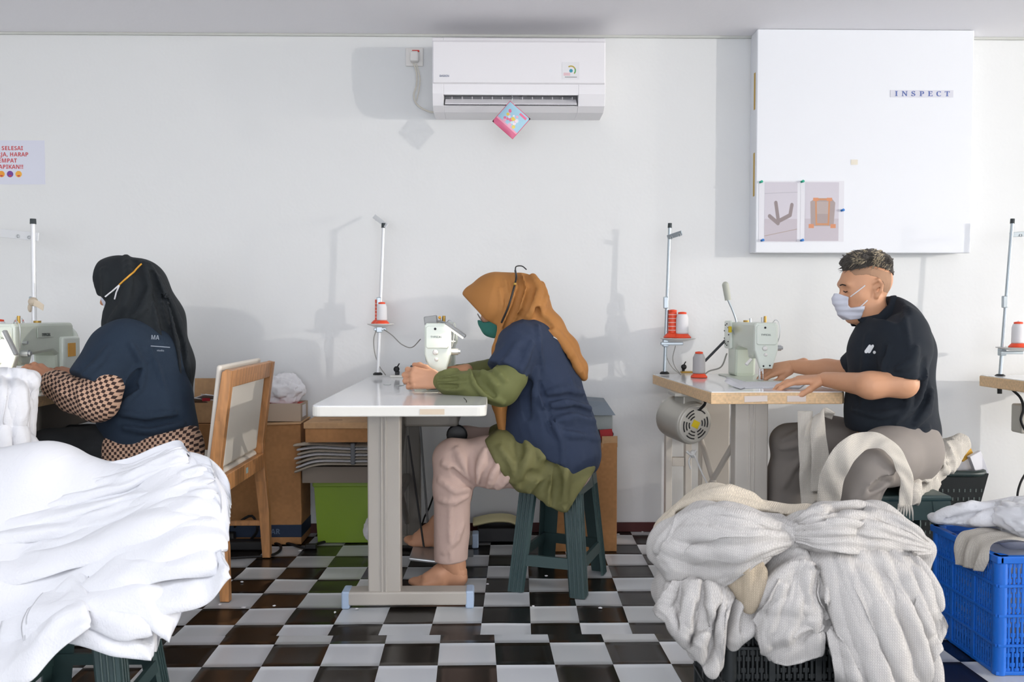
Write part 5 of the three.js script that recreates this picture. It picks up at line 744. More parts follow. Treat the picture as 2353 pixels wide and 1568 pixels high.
// ---------------------------------------------------------------- worker with the tan headscarf
const meshOf = (f, list, h, pad = 0.03) => { const [a, b] = bbOf(list, pad); return mesher(f, a, b, h); };
const pbox = (f, x0, y1, x1, y0, dA, dB, h) => { const c = [at(x0, y1, dA), at(x1, y0, dA), at(x0, y1, dB), at(x1, y0, dB)], a = V(9, 9, 9), b = V(-9, -9, -9); c.forEach(p => { a.min(p); b.max(p); }); return mesher(f, a, b, h); };
const planeCut = (p, n) => { const N = n.clone().normalize(); return (x, y, z) => (x - p.x) * N.x + (y - p.y) * N.y + (z - p.z) * N.z; };
{
  const D = 3.42, A = (x, y, d = D) => at(x, y, d), W = person('woman in tan headscarf, navy shirt and green mask sewing at the white table', V(0.2, 0, -3.42));
  const head = headField(A(1152, 700), V(-0.85, -0.5, 0.04), V(-0.5, 0.85, 0), 0.92, false);
  const heelN = V(-0.145, 0.0, -3.36), ballN = V(-0.29, 0.0, -3.35), heelF = V(-0.235, 0.088, -3.6), ballF = V(-0.345, 0.092, -3.62);
  const trunk = [[A(1300, 1055, 3.34), A(1300, 1055, 3.5), 0.11, 0.11], [A(1295, 1050), A(1265, 960), 0.115, 0.115, [1, 1, 0.75]], [A(1265, 960), A(1225, 830), 0.115, 0.11, [1, 1, 0.68]], [A(1212, 795, 3.29), A(1208, 795, 3.55), 0.06, 0.06], [A(1210, 785), A(1170, 730), 0.052, 0.05],
  [A(1300, 1070, 3.32), A(1040, 1050, 3.29), 0.08, 0.056], [A(1040, 1050, 3.29), A(1036, 1290, 3.35), 0.052, 0.034], [A(1036, 1290, 3.35), V(-0.15, 0.05, -3.36), 0.034, 0.036], [A(1300, 1065, 3.54), A(1065, 1018, 3.56), 0.08, 0.056], [A(1065, 1018, 3.56), A(1022, 1235, 3.6), 0.05, 0.033], [A(1022, 1235, 3.6), V(-0.24, 0.14, -3.6), 0.033, 0.034],
  [A(1205, 795, 3.27), A(1150, 890, 3.18), 0.046, 0.038], [A(1150, 890, 3.18), A(1006, 874, 3.24), 0.037, 0.024], [A(1200, 795, 3.58), A(1150, 855, 3.62), 0.046, 0.038], [A(1150, 855, 3.62), A(1045, 853, 3.52), 0.037, 0.024]];
  const h1 = handBones(A(1004, 873, 3.24), V(-1, 0.12, -0.12), V(0.05, 0.25, 1), 1, { curl: [0.95, 0.9, 0.85, 0.8], thumb: [0.55, -0.2, -0.3], thumbDrop: 0.5 });
  const h2 = handBones(A(1045, 853, 3.52), V(-1, -0.12, 0.2), V(0, 1, 0.25), -1, { curl: [0.35, 0.35, 0.4, 0.45] });
  const foot1 = footBones(heelN, ballN), foot2 = footBones(heelF, ballF), ff = B => { const [a, b] = bbOf(B, 0.012); return mesher(caps(B, 0.012), a, b, 0.004); };
  const bt = caps(trunk, 0.03); const [ba, bb] = bbOf(trunk, 0.03);
  part(W, 'body', [mesher(bt, ba, bb, 0.011), headGeo(head), handGeo(h1), handGeo(h2), ff(foot1), ff(foot2)], M.skin);
  // trousers, one field per leg
  const legN = [[A(1300, 1066, 3.32), A(1130, 1062, 3.29), 0.11, 0.096], [A(1130, 1062, 3.29), A(1042, 1056, 3.29), 0.096, 0.074], [A(1042, 1056, 3.29), A(1040, 1120, 3.29), 0.074, 0.07], [A(1040, 1120, 3.29), A(1036, 1300, 3.35), 0.07, 0.066]];
  let f = caps(legN, 0.03);
  const upN = folds(f, [{ p: [[1085, 1112], [1055, 1085], [1020, 1065]], r: 0.011 }, { p: [[1088, 1105], [1068, 1070], [1050, 1035]], r: 0.012 }, { p: [[1098, 1110], [1098, 1075], [1115, 1035]], r: 0.011 }, { p: [[1120, 1118], [1135, 1085], [1160, 1040]], r: 0.012 }, { p: [[1145, 1120], [1170, 1095], [1200, 1060]], r: 0.012 }, { p: [[1078, 1125], [1045, 1128], [1012, 1105]], r: 0.009 }, { p: [[1075, 1140], [1045, 1155], [1008, 1150]], r: 0.007 }, { p: [[1036, 1130], [1034, 1200], [1036, 1285]], r: 0.005 }, { p: [[1062, 1210], [1050, 1240], [1020, 1270]], r: 0.007 }]);
  const dnN = folds(f, [{ p: [[1086, 1118], [1060, 1100], [1040, 1080]], r: 0.008, inset: -0.5 }, { p: [[1090, 1112], [1085, 1080], [1085, 1045]], r: 0.008, inset: -0.5 }, { p: [[1108, 1116], [1118, 1080], [1140, 1040]], r: 0.008, inset: -0.5 }]);
  const cutN = planeCut(A(1035, 1287, 3.35), V(0.06, -1, 0)); const fN0 = withFolds(f, upN, dnN), fN = (x, y, z) => smax(fN0(x, y, z) + 0.003 * noise(x * 22, y * 14, z * 22), cutN(x, y, z), 0.008);
  const legF = [[A(1300, 1062, 3.54), A(1150, 1035, 3.55), 0.105, 0.09], [A(1150, 1035, 3.55), A(1068, 1022, 3.56), 0.09, 0.072], [A(1068, 1022, 3.56), A(1045, 1130, 3.58), 0.07, 0.066], [A(1045, 1130, 3.58), A(1026, 1245, 3.6), 0.066, 0.06]];
  const f2 = caps(legF, 0.03), cutF = planeCut(A(1022, 1232, 3.6), V(0.1, -1, 0)), fF = (x, y, z) => smax(f2(x, y, z) + 0.004 * noise(x * 20, y * 14, z * 20), cutF(x, y, z), 0.008);
  part(W, 'trousers', [meshOf(fN, legN, 0.0065), meshOf(fF, legF, 0.01)], M.pinkTrouser, 'dusty pink ankle trousers');
  // olive tunic under the shirt
  const tun = [[A(1298, 1072, 3.32), A(1298, 1072, 3.52), 0.122, 0.122], [A(1296, 1068, 3.31), A(1150, 1052, 3.285), 0.122, 0.11], [A(1296, 1066, 3.53), A(1160, 1030, 3.55), 0.12, 0.105], [A(1200, 1085, 3.235), A(1325, 1105, 3.235), 0.075, 0.075, [1, 1, 2.2]], [A(1260, 1130, 3.225), A(1300, 1150, 3.23), 0.05, 0.05, [1, 1, 2]]];
  const tf = caps(tun, 0.03), tp = poly2(pix([[1113, 1012], [1150, 985], [1200, 975], [1300, 980], [1375, 1010], [1378, 1070], [1350, 1098], [1326, 1135], [1302, 1177], [1280, 1176], [1258, 1166], [1246, 1150], [1228, 1143], [1212, 1153], [1196, 1140], [1165, 1100], [1140, 1062]], 3.24));
  const tu = folds(tf, [{ p: [[1202, 1000], [1216, 1040], [1202, 1085], [1180, 1105]], r: 0.016 }, { p: [[1222, 1010], [1246, 1050], [1262, 1062]], r: 0.013 }, { p: [[1262, 1045], [1258, 1085], [1232, 1120], [1212, 1140]], r: 0.014 }, { p: [[1282, 1045], [1272, 1095], [1262, 1158]], r: 0.014 }, { p: [[1300, 1070], [1298, 1120], [1298, 1170]], r: 0.012 }, { p: [[1150, 1030], [1175, 1065], [1190, 1120]], r: 0.009 }]), td = folds(tf, [{ p: [[1215, 1090], [1245, 1095], [1265, 1060]], r: 0.014, inset: -0.3 }, { p: [[1275, 1075], [1280, 1110], [1272, 1160]], r: 0.012, inset: -0.2 }, { p: [[1225, 1140], [1250, 1110], [1266, 1080]], r: 0.01, inset: -0.3 }, { p: [[1190, 1010], [1192, 1045]], r: 0.012, inset: -0.3 }]);
  const t1 = withFolds(tf, tu, td, 0.016), tF = (x, y, z) => smax(t1(x, y, z), tp(x, y), 0.006);
  part(W, 'tunic', meshOf(tF, tun, 0.0065), M.olive, 'olive green tunic hem');
  // navy shirt
  const sh = [[A(1224, 825, 3.34), A(1224, 825, 3.5), 0.125, 0.125], [A(1238, 792, 3.36), A(1238, 792, 3.48), 0.095, 0.095], [A(1212, 792, 3.3), A(1208, 792, 3.54), 0.08, 0.078], [A(1254, 900, 3.36), A(1254, 900, 3.48), 0.148, 0.148], [A(1258, 985, 3.36), A(1258, 985, 3.48), 0.185, 0.185], [A(1291, 1040, 3.325), A(1291, 1040, 3.515), 0.152, 0.152]];
  const slN = [[A(1214, 788, 3.29), A(1200, 800, 3.26), 0.088, 0.088], [A(1200, 800, 3.26), A(1150, 885, 3.18), 0.086, 0.078]], slF = [[A(1208, 790, 3.56), A(1145, 868, 3.63), 0.08, 0.072]];
  const torso = caps(sh, 0.05), tpoly = poly2(pix([[1140, 800], [1175, 735], [1240, 715], [1290, 750], [1420, 880], [1420, 1068], [1372, 1074], [1292, 1082], [1286, 1050], [1250, 1036], [1205, 1008], [1130, 990], [1110, 900]], 3.4));
  const cs1 = planeCut(A(1162, 857, 3.2), A(1150, 885, 3.18).sub(A(1200, 800, 3.26))), cs2 = planeCut(A(1160, 850, 3.61), A(1145, 868, 3.63).sub(A(1208, 790, 3.56))), s1 = caps(slN, 0.03), s2 = caps(slF, 0.02);
  const base = (x, y, z) => smin(smax(torso(x, y, z), tpoly(x, y), 0.008), smin(smax(s1(x, y, z), cs1(x, y, z), 0.006), smax(s2(x, y, z), cs2(x, y, z), 0.006), 0.001), 0.022);
  const su = folds(base, [{ p: [[1232, 862], [1246, 910], [1268, 965], [1288, 1010]], r: 0.01 }, { p: [[1255, 905], [1300, 896], [1350, 905]], r: 0.012 }, { p: [[1262, 932], [1310, 925], [1365, 945]], r: 0.014 }, { p: [[1285, 965], [1325, 958], [1372, 972]], r: 0.012 }, { p: [[1300, 1000], [1340, 1002], [1374, 1010]], r: 0.01 }, { p: [[1232, 850], [1225, 880], [1230, 910]], r: 0.012 }, { p: [[1290, 985], [1291, 1030], [1292, 1078]], r: 0.005 }, { p: [[1190, 790], [1170, 820], [1150, 838]], r: 0.009 }, { p: [[1222, 790], [1205, 835], [1190, 862]], r: 0.01 }, { p: [[1235, 745], [1240, 790], [1248, 850]], r: 0.006 }, { p: [[1310, 870], [1320, 915], [1322, 940]], r: 0.007 }]);
  const sd = folds(base, [{ p: [[1262, 918], [1305, 912], [1352, 924]], r: 0.01, inset: -0.4 }, { p: [[1275, 948], [1315, 942], [1368, 958]], r: 0.01, inset: -0.4 }, { p: [[1214, 870], [1208, 905], [1212, 960]], r: 0.014, inset: -0.2 }, { p: [[1240, 880], [1255, 930], [1272, 975]], r: 0.008, inset: -0.4 }, { p: [[1130, 838], [1160, 855], [1195, 876]], r: 0.003, inset: -0.6 }, { p: [[1298, 983], [1340, 986]], r: 0.008, inset: -0.4 }]);
  const shF0 = withFolds(base, su, sd, 0.009), shF = (x, y, z) => shF0(x, y, z) + 0.005 * noise(x * 15, y * 9, z * 15) - 0.003 * (1 - 2 * Math.abs(noise(x * 22 + y * 9, y * 13, z * 20)));
  part(W, 'shirt', meshOf(shF, [...sh, ...slN, ...slF], 0.0065), M.navy, 'navy short-sleeved shirt');
  part(W, 'shirt_print', [surfShape(shF, [new THREE.Shape([[-9, 4], [9, -6], [9, -9], [-9, 1]].map(p => new THREE.Vector2(...p)))], 1276, 767), surfShape(shF, [new THREE.Shape([[-6, 2], [6, -5], [6, -7], [-6, 0]].map(p => new THREE.Vector2(...p)))], 1277, 776)], M.print, 'small white print on the back');
  // olive puffed sleeves gathered at the wrist
  const ol = [[A(1172, 866, 3.19), A(1152, 892, 3.175), 0.066, 0.066], [A(1152, 892, 3.175), A(1090, 887, 3.19), 0.064, 0.054], [A(1090, 887, 3.19), A(1032, 880, 3.225), 0.054, 0.044], [A(1032, 880, 3.225), A(1012, 876, 3.237), 0.044, 0.031]], of = caps(ol, 0.02);
  const ou = folds(of, [{ p: [[1010, 858], [1035, 852], [1075, 850]], r: 0.007 }, { p: [[1008, 868], [1040, 866], [1080, 862]], r: 0.007 }, { p: [[1008, 880], [1035, 880], [1070, 878]], r: 0.007 }, { p: [[1012, 892], [1040, 895], [1070, 893]], r: 0.007 }, { p: [[1082, 852], [1092, 878], [1115, 905], [1155, 925]], r: 0.012 }, { p: [[1095, 848], [1125, 865], [1140, 885]], r: 0.01 }, { p: [[1120, 840], [1140, 850], [1160, 875]], r: 0.009 }]), od = folds(of, [{ p: [[1012, 863], [1050, 859]], r: 0.005, inset: -0.4 }, { p: [[1010, 874], [1050, 872]], r: 0.005, inset: -0.4 }, { p: [[1012, 886], [1050, 888]], r: 0.005, inset: -0.4 }, { p: [[1088, 850], [1105, 880], [1135, 908]], r: 0.009, inset: -0.3 }]);
  const oF = withFolds(of, ou, od, 0.008), ol2 = [[A(1150, 850, 3.62), A(1095, 862, 3.58), 0.055, 0.05], [A(1095, 862, 3.58), A(1052, 854, 3.53), 0.048, 0.03]], o2 = caps(ol2, 0.02);
  part(W, 'sleeve', meshOf(oF, ol, 0.005), M.oliveSleeve, 'puffed olive undersleeve gathered at the wrist'); part(W, 'sleeve', meshOf((x, y, z) => o2(x, y, z) + 0.004 * noise(x * 25, y * 25, z * 25), ol2, 0.007), M.oliveSleeve);
  // headscarf
  const hj = [[A(1142, 694), A(1192, 690), 0.118, 0.108, [1, 1, 1.06]], [A(1125, 690), A(1080, 679), 0.088, 0.03, [1, 1, 0.85]], [A(1212, 688), A(1222, 705), 0.07, 0.07, [1, 1, 0.85]], [A(1190, 735), A(1206, 778), 0.09, 0.105, [1, 1, 0.85]], [A(1160, 765, 3.4), A(1142, 835, 3.36), 0.055, 0.022, [1, 1, 0.8]], ...chain([A(1225, 715, 3.38), A(1262, 752, 3.37), A(1302, 800, 3.365), A(1330, 845, 3.36), A(1342, 868, 3.36)], [0.06, 0.05, 0.04, 0.028, 0.014], [1, 1, 0.6]), [A(1235, 750, 3.34), A(1290, 800, 3.33), 0.03, 0.02]];
  const hf = caps(hj, 0.035), hp = poly2(pix([[1058, 673], [1085, 635], [1120, 605], [1170, 595], [1260, 605], [1300, 700], [1380, 880], [1330, 892], [1262, 800], [1225, 785], [1190, 800], [1160, 850], [1118, 850], [1126, 805], [1142, 772], [1142, 748], [1115, 734], [1095, 712]], 3.38));
  const hb = (x, y, z) => smax(hf(x, y, z), hp(x, y), 0.006);
  const hu = folds(hb, [{ p: [[1178, 622], [1190, 655], [1180, 700], [1160, 745], [1136, 805]], r: 0.012 }, { p: [[1198, 624], [1206, 668], [1192, 718], [1164, 768], [1142, 825]], r: 0.013 }, { p: [[1218, 626], [1238, 660], [1230, 704], [1196, 742], [1166, 792]], r: 0.016 }, { p: [[1240, 640], [1252, 684], [1236, 716], [1232, 735]], r: 0.013 }, { p: [[1234, 735], [1280, 772], [1318, 826], [1340, 866]], r: 0.013 }, { p: [[1198, 752], [1250, 752], [1296, 796]], r: 0.012 }, { p: [[1180, 765], [1215, 748], [1245, 742]], r: 0.01 }, { p: [[1150, 735], [1154, 700], [1148, 665]], r: 0.005 }, { p: [[1166, 735], [1170, 690], [1160, 645]], r: 0.006 }]), hd = folds(hb, [{ p: [[1190, 628], [1198, 662], [1186, 708], [1162, 755]], r: 0.01, inset: -0.3 }, { p: [[1208, 630], [1220, 664], [1212, 710], [1180, 752]], r: 0.011, inset: -0.3 }, { p: [[1232, 712], [1236, 730], [1262, 750]], r: 0.011, inset: -0.3 }, { p: [[1225, 752], [1270, 782], [1310, 835]], r: 0.009, inset: -0.3 }]);
  const hF = withFolds(hb, hu, hd, 0.012); part(W, 'headscarf', meshOf(hF, hj, 0.005), M.hijabTan, 'tan draped headscarf');
  part(W, 'scarf_end', [meshOf(caps(chain([A(1142, 830, 3.36), A(1148, 930, 3.3), A(1155, 985, 3.29)], [0.025, 0.026, 0.018], [1, 1, 0.7]), 0.02), chain([A(1142, 830, 3.36), A(1148, 930, 3.3), A(1155, 985, 3.29)], [0.025, 0.026, 0.018], [1, 1, 0.7]), 0.006)], M.hijabTan);
  // mask, glasses, straps
  const mk = caps([[head.P(0.075, -0.03, 0), head.P(0.085, -0.06, 0), 0.042, 0.042], [head.P(0.03, -0.05, 0.04), head.P(0.03, -0.05, -0.04), 0.045, 0.045]], 0.04), mp = poly2(pix([[1094, 733], [1112, 741], [1136, 738], [1152, 722], [1162, 745], [1160, 766], [1142, 778], [1120, 783], [1102, 772], [1093, 752]], 3.36));
  const mF = (x, y, z) => smax(smin(head(x, y, z) - 0.009, mk(x, y, z), 0.02), mp(x, y), 0.006); part(W, 'face_mask', pbox(mF, 1085, 800, 1175, 710, 3.55, 3.25, 0.0042), M.maskGreen, 'dark green cloth face mask');
  part(W, 'mask_strap', [tube([A(1152, 742, 3.31), A(1168, 705, 3.295), A(1180, 665, 3.305), A(1186, 640, 3.33), A(1184, 622, 3.4)], 0.004, 24, 6), tube([A(1184, 622, 3.4), A(1186, 613, 3.42), A(1200, 612, 3.44), A(1210, 620, 3.44)], 0.0025, 16, 6)], M.black, 'black elastic mask strap'); part(W, 'strap_bead', new THREE.SphereGeometry(0.006, 12, 10).translate(...A(1183, 653, 3.3).toArray()), M.gold, 'gold strap bead');
  const q = new THREE.Quaternion().setFromUnitVectors(V(0, 0, 1), head.axes[0]); const gl = [];
  for (const e of [-0.033, 0.033]) gl.push(new THREE.TorusGeometry(0.021, 0.0014, 6, 26).scale(1.1, 0.85, 1).applyQuaternion(q).translate(...head.P(0.108, -0.004, e).toArray())); gl.push(tube([head.P(0.108, -0.002, 0.055), head.P(0.06, 0.0, 0.068), head.P(0.0, 0.004, 0.078)], 0.0013, 12, 6));
  part(W, 'glasses', gl, M.plain(0x6d6a68, 0.35), 'thin rimmed glasses'); for (const e of [-0.033, 0.033]) part(W, 'lens', new THREE.CircleGeometry(0.02, 20).scale(1.1, 0.85, 1).applyQuaternion(q).translate(...head.P(0.108, -0.004, e).toArray()), M.glass);
}
// ---------------------------------------------------------------- worker with the black headscarf
{
  const D = 3.38, A = (x, y, d = D) => at(x, y, d), W = person('woman in black headscarf and navy shirt with checked sleeve, seated on the oak chair', V(-1.33, 0, -3.38));
  const head = headField(A(282, 664), V(-0.93, -0.32, -0.12), V(-0.32, 0.93, 0), 0.92, false);
  const trunk = [[A(375, 1040, 3.3), A(375, 1040, 3.46), 0.115, 0.115], [A(370, 1030), A(345, 930), 0.12, 0.12, [1, 1, 0.75]], [A(345, 930), A(325, 820), 0.12, 0.115, [1, 1, 0.7]], [A(290, 795, 3.23), A(295, 795, 3.53), 0.062, 0.062], [A(305, 775), A(290, 715), 0.055, 0.052], [A(375, 1045, 3.27), A(115, 1035, 3.22), 0.085, 0.058], [A(115, 1035, 3.22), V(-1.74, 0.07, -3.22), 0.054, 0.036], [A(375, 1045, 3.5), A(125, 1020, 3.52), 0.085, 0.058], [A(125, 1020, 3.52), V(-1.86, 0.07, -3.5), 0.054, 0.036], [A(280, 800, 3.2), A(222, 918, 3.11), 0.05, 0.042], [A(222, 918, 3.11), A(122, 876, 3.16), 0.04, 0.026], [A(285, 800, 3.56), A(255, 895, 3.6), 0.05, 0.042], [A(255, 895, 3.6), A(182, 866, 3.42), 0.04, 0.026]];
  const bt = caps(trunk, 0.03), [ba, bb] = bbOf(trunk, 0.03);
  const h1 = handBones(A(122, 876, 3.16), V(-0.9, 0.4, -0.3), V(0.35, 0.75, 0.6), 1, { curl: [0.4, 0.45, 0.5, 0.55], thumb: [0.6, -0.2, -0.2] }), h2 = handBones(A(182, 866, 3.42), V(-1, 0.2, 0.12), V(0, 0.9, 0.35), -1, { curl: [0.45, 0.5, 0.55, 0.6] });
  const ft = (h, b) => { const B = footBones(h, b); const [a, c] = bbOf(B, 0.012); return mesher(caps(B, 0.012), a, c, 0.005); };
  part(W, 'body', [mesher(bt, ba, bb, 0.011), headGeo(head), handGeo(h1), handGeo(h2), ft(V(-1.73, 0, -3.22), V(-1.88, 0, -3.22)), ft(V(-1.85, 0, -3.5), V(-2.0, 0, -3.5))], M.skin3);
  const lg = [[A(375, 1042, 3.27), A(240, 1040, 3.25), 0.115, 0.1], [A(240, 1040, 3.25), A(112, 1036, 3.22), 0.1, 0.08], [A(112, 1036, 3.22), V(-1.74, 0.12, -3.22), 0.078, 0.07], [A(375, 1040, 3.5), A(120, 1020, 3.52), 0.112, 0.078], [A(120, 1020, 3.52), V(-1.86, 0.12, -3.5), 0.076, 0.068], [A(375, 1040, 3.28), A(375, 1040, 3.5), 0.12, 0.12]], lf = caps(lg, 0.03); part(W, 'trousers', meshOf((x, y, z) => lf(x, y, z) + 0.005 * noise(x * 14, y * 10, z * 14), lg, 0.0105), M.blackTrouser, 'black trousers');
  // checked tunic hem
  const tn1 = [[A(382, 1025, 3.29), A(382, 1025, 3.5), 0.128, 0.128], [A(380, 1040, 3.27), A(290, 1040, 3.25), 0.128, 0.112], [A(380, 1040, 3.5), A(290, 1035, 3.5), 0.125, 0.11]], tf = caps(tn1, 0.04), tp = poly2(pix([[235, 985], [460, 940], [470, 1080], [400, 1100], [290, 1090], [272, 1062], [252, 1030]], 3.25)), tF = (x, y, z) => smax(tf(x, y, z) + 0.005 * noise(x * 13, y * 6, z * 13), tp(x, y), 0.006); const tg = meshOf(tF, tn1, 0.008); flatUV(tg, 0.1, 1.15); part(W, 'tunic', tg, M.check, 'brown and cream checked tunic hem');
  // shirt
  const sh = [[A(328, 830, 3.3), A(328, 830, 3.46), 0.14, 0.14], [A(292, 795, 3.24), A(298, 795, 3.52), 0.088, 0.088], [A(345, 915, 3.31), A(345, 915, 3.45), 0.155, 0.155], [A(330, 985, 3.31), A(330, 985, 3.45), 0.165, 0.165], [A(372, 1000, 3.3), A(372, 1000, 3.46), 0.13, 0.13]];
  const slN = [[A(292, 795, 3.22), A(270, 812, 3.2), 0.1, 0.1], [A(270, 812, 3.2), A(200, 895, 3.12), 0.1, 0.086]], slF = [[A(290, 795, 3.55), A(255, 890, 3.6), 0.09, 0.08]];
  const torso = caps(sh, 0.05), tpoly = poly2(pix([[150, 730], [240, 725], [300, 700], [470, 700], [470, 990], [440, 1003], [350, 1030], [272, 1048], [262, 1030], [205, 1000], [150, 960]], 3.3)), c1 = planeCut(A(206, 884, 3.12), A(200, 895, 3.12).sub(A(270, 812, 3.2))), c2 = planeCut(A(258, 880, 3.6), A(255, 890, 3.6).sub(A(290, 795, 3.55))), s1 = caps(slN, 0.03), s2 = caps(slF, 0.02);
  const base = (x, y, z) => smin(smax(torso(x, y, z), tpoly(x, y), 0.008), smin(smax(s1(x, y, z), c1(x, y, z), 0.006), smax(s2(x, y, z), c2(x, y, z), 0.006), 0.001), 0.02);
  const su = folds(base, [{ p: [[325, 835], [300, 870], [262, 900]], r: 0.012 }, { p: [[330, 850], [322, 890], [280, 935]], r: 0.012 }, { p: [[250, 800], [225, 835], [195, 860]], r: 0.011 }, { p: [[275, 950], [330, 960], [400, 950]], r: 0.012 }, { p: [[290, 985], [350, 990], [420, 975]], r: 0.012 }, { p: [[300, 790], [318, 825], [330, 840]], r: 0.008 }, { p: [[345, 800], [368, 860], [380, 900]], r: 0.005 }]), sd = folds(base, [{ p: [[318, 850], [290, 890], [258, 915]], r: 0.009, inset: -0.3 }, { p: [[280, 968], [340, 975], [410, 962]], r: 0.009, inset: -0.3 }, { p: [[262, 925], [285, 900], [310, 890]], r: 0.012, inset: -0.2 }]);
  const sF0 = withFolds(base, su, sd, 0.009), sF = (x, y, z) => sF0(x, y, z) + 0.0035 * noise(x * 16, y * 10, z * 16); part(W, 'shirt', meshOf(sF, [...sh, ...slN, ...slF], 0.0068), M.navyTeal, 'navy short-sleeved shirt');
  part(W, 'shirt_print', [surfText(sF, 'MA', 356, 781, 10, 0.05, 0.9), surfShape(sF, [new THREE.Shape([[-22, 2], [22, -1], [22, -3], [-22, 0]].map(p => new THREE.Vector2(...p)))], 368, 797), surfText(sF, 'studio', 368, 808, 4, 0.05)], M.plain(0x8c96a2), 'small grey print on the back');
  const ol = chain([A(238, 888, 3.125), A(224, 922, 3.105), A(172, 908, 3.12), A(130, 884, 3.15), A(118, 876, 3.16)], [0.07, 0.072, 0.062, 0.05, 0.034]), of = caps(ol, 0.02), ou = folds(of, [{ p: [[118, 865], [140, 880], [165, 880]], r: 0.008 }, { p: [[115, 885], [140, 905], [170, 915]], r: 0.008 }, { p: [[160, 870], [185, 905], [190, 940]], r: 0.009 }]);
  const sg = meshOf(withFolds(of, ou, null, 0.01), ol, 0.0055); flatUV(sg, -0.4); part(W, 'sleeve', sg, M.check, 'brown and cream checked puffed sleeve');
  // headscarf with long back drape
  const hj = [[A(276, 654), A(312, 658), 0.112, 0.106, [1, 1, 1.02]], [A(250, 645), A(238, 668), 0.06, 0.052, [1, 1, 0.75]], [A(305, 700), A(300, 745), 0.1, 0.11, [1, 1, 0.85]], ...chain([A(322, 662), A(356, 735), A(374, 840), A(388, 945)], [0.095, 0.098, 0.105, 0.085], [1, 1, 0.72])];
  const hf = caps(hj, 0.04), hp = poly2(pix([[212, 570], [460, 570], [460, 940], [442, 968], [428, 965], [404, 930], [388, 880], [374, 800], [335, 746], [300, 738], [268, 758], [236, 752], [236, 718], [248, 695], [236, 682], [226, 680], [215, 640]], 3.3)), hb = (x, y, z) => smax(hf(x, y, z), hp(x, y), 0.006);
  const hu = folds(hb, [{ p: [[290, 590], [300, 640], [285, 700], [255, 740]], r: 0.011 }, { p: [[330, 605], [345, 660], [330, 710], [300, 735]], r: 0.012 }, { p: [[340, 610], [378, 690], [400, 800], [410, 920]], r: 0.018 }, { p: [[352, 640], [365, 730], [385, 830]], r: 0.013 }, { p: [[365, 640], [408, 740], [428, 850], [434, 950]], r: 0.014 }, { p: [[238, 620], [242, 650], [240, 678]], r: 0.008 }]), hd = folds(hb, [{ p: [[348, 630], [372, 720], [395, 830], [402, 910]], r: 0.013, inset: -0.25 }, { p: [[310, 600], [322, 660], [305, 715]], r: 0.01, inset: -0.3 }, { p: [[375, 680], [412, 790], [422, 900]], r: 0.01, inset: -0.3 }]);
  const hF = withFolds(hb, hu, hd, 0.014); part(W, 'headscarf', meshOf(hF, hj, 0.0055), M.hijabBlack, 'black headscarf falling down the back');
  const mp = poly2(pix([[222, 684], [240, 680], [258, 690], [262, 715], [250, 742], [236, 742], [228, 712]], 3.3)), mF = (x, y, z) => smax(head(x, y, z) - 0.01, mp(x, y), 0.005); part(W, 'face_mask', pbox(mF, 205, 760, 275, 665, 3.52, 3.2, 0.0045), M.maskWhite, 'white face mask');
  part(W, 'mask_strap', [surfTube(hF, [[326, 607], [300, 632], [275, 655]], 0.0035)], M.amber, 'orange mask strap'); part(W, 'mask_strap', [surfTube(hF, [[275, 655], [258, 670], [242, 682]], 0.003), surfTube(hF, [[275, 656], [268, 672], [264, 688]], 0.003)], M.paper, 'white mask strap');
}
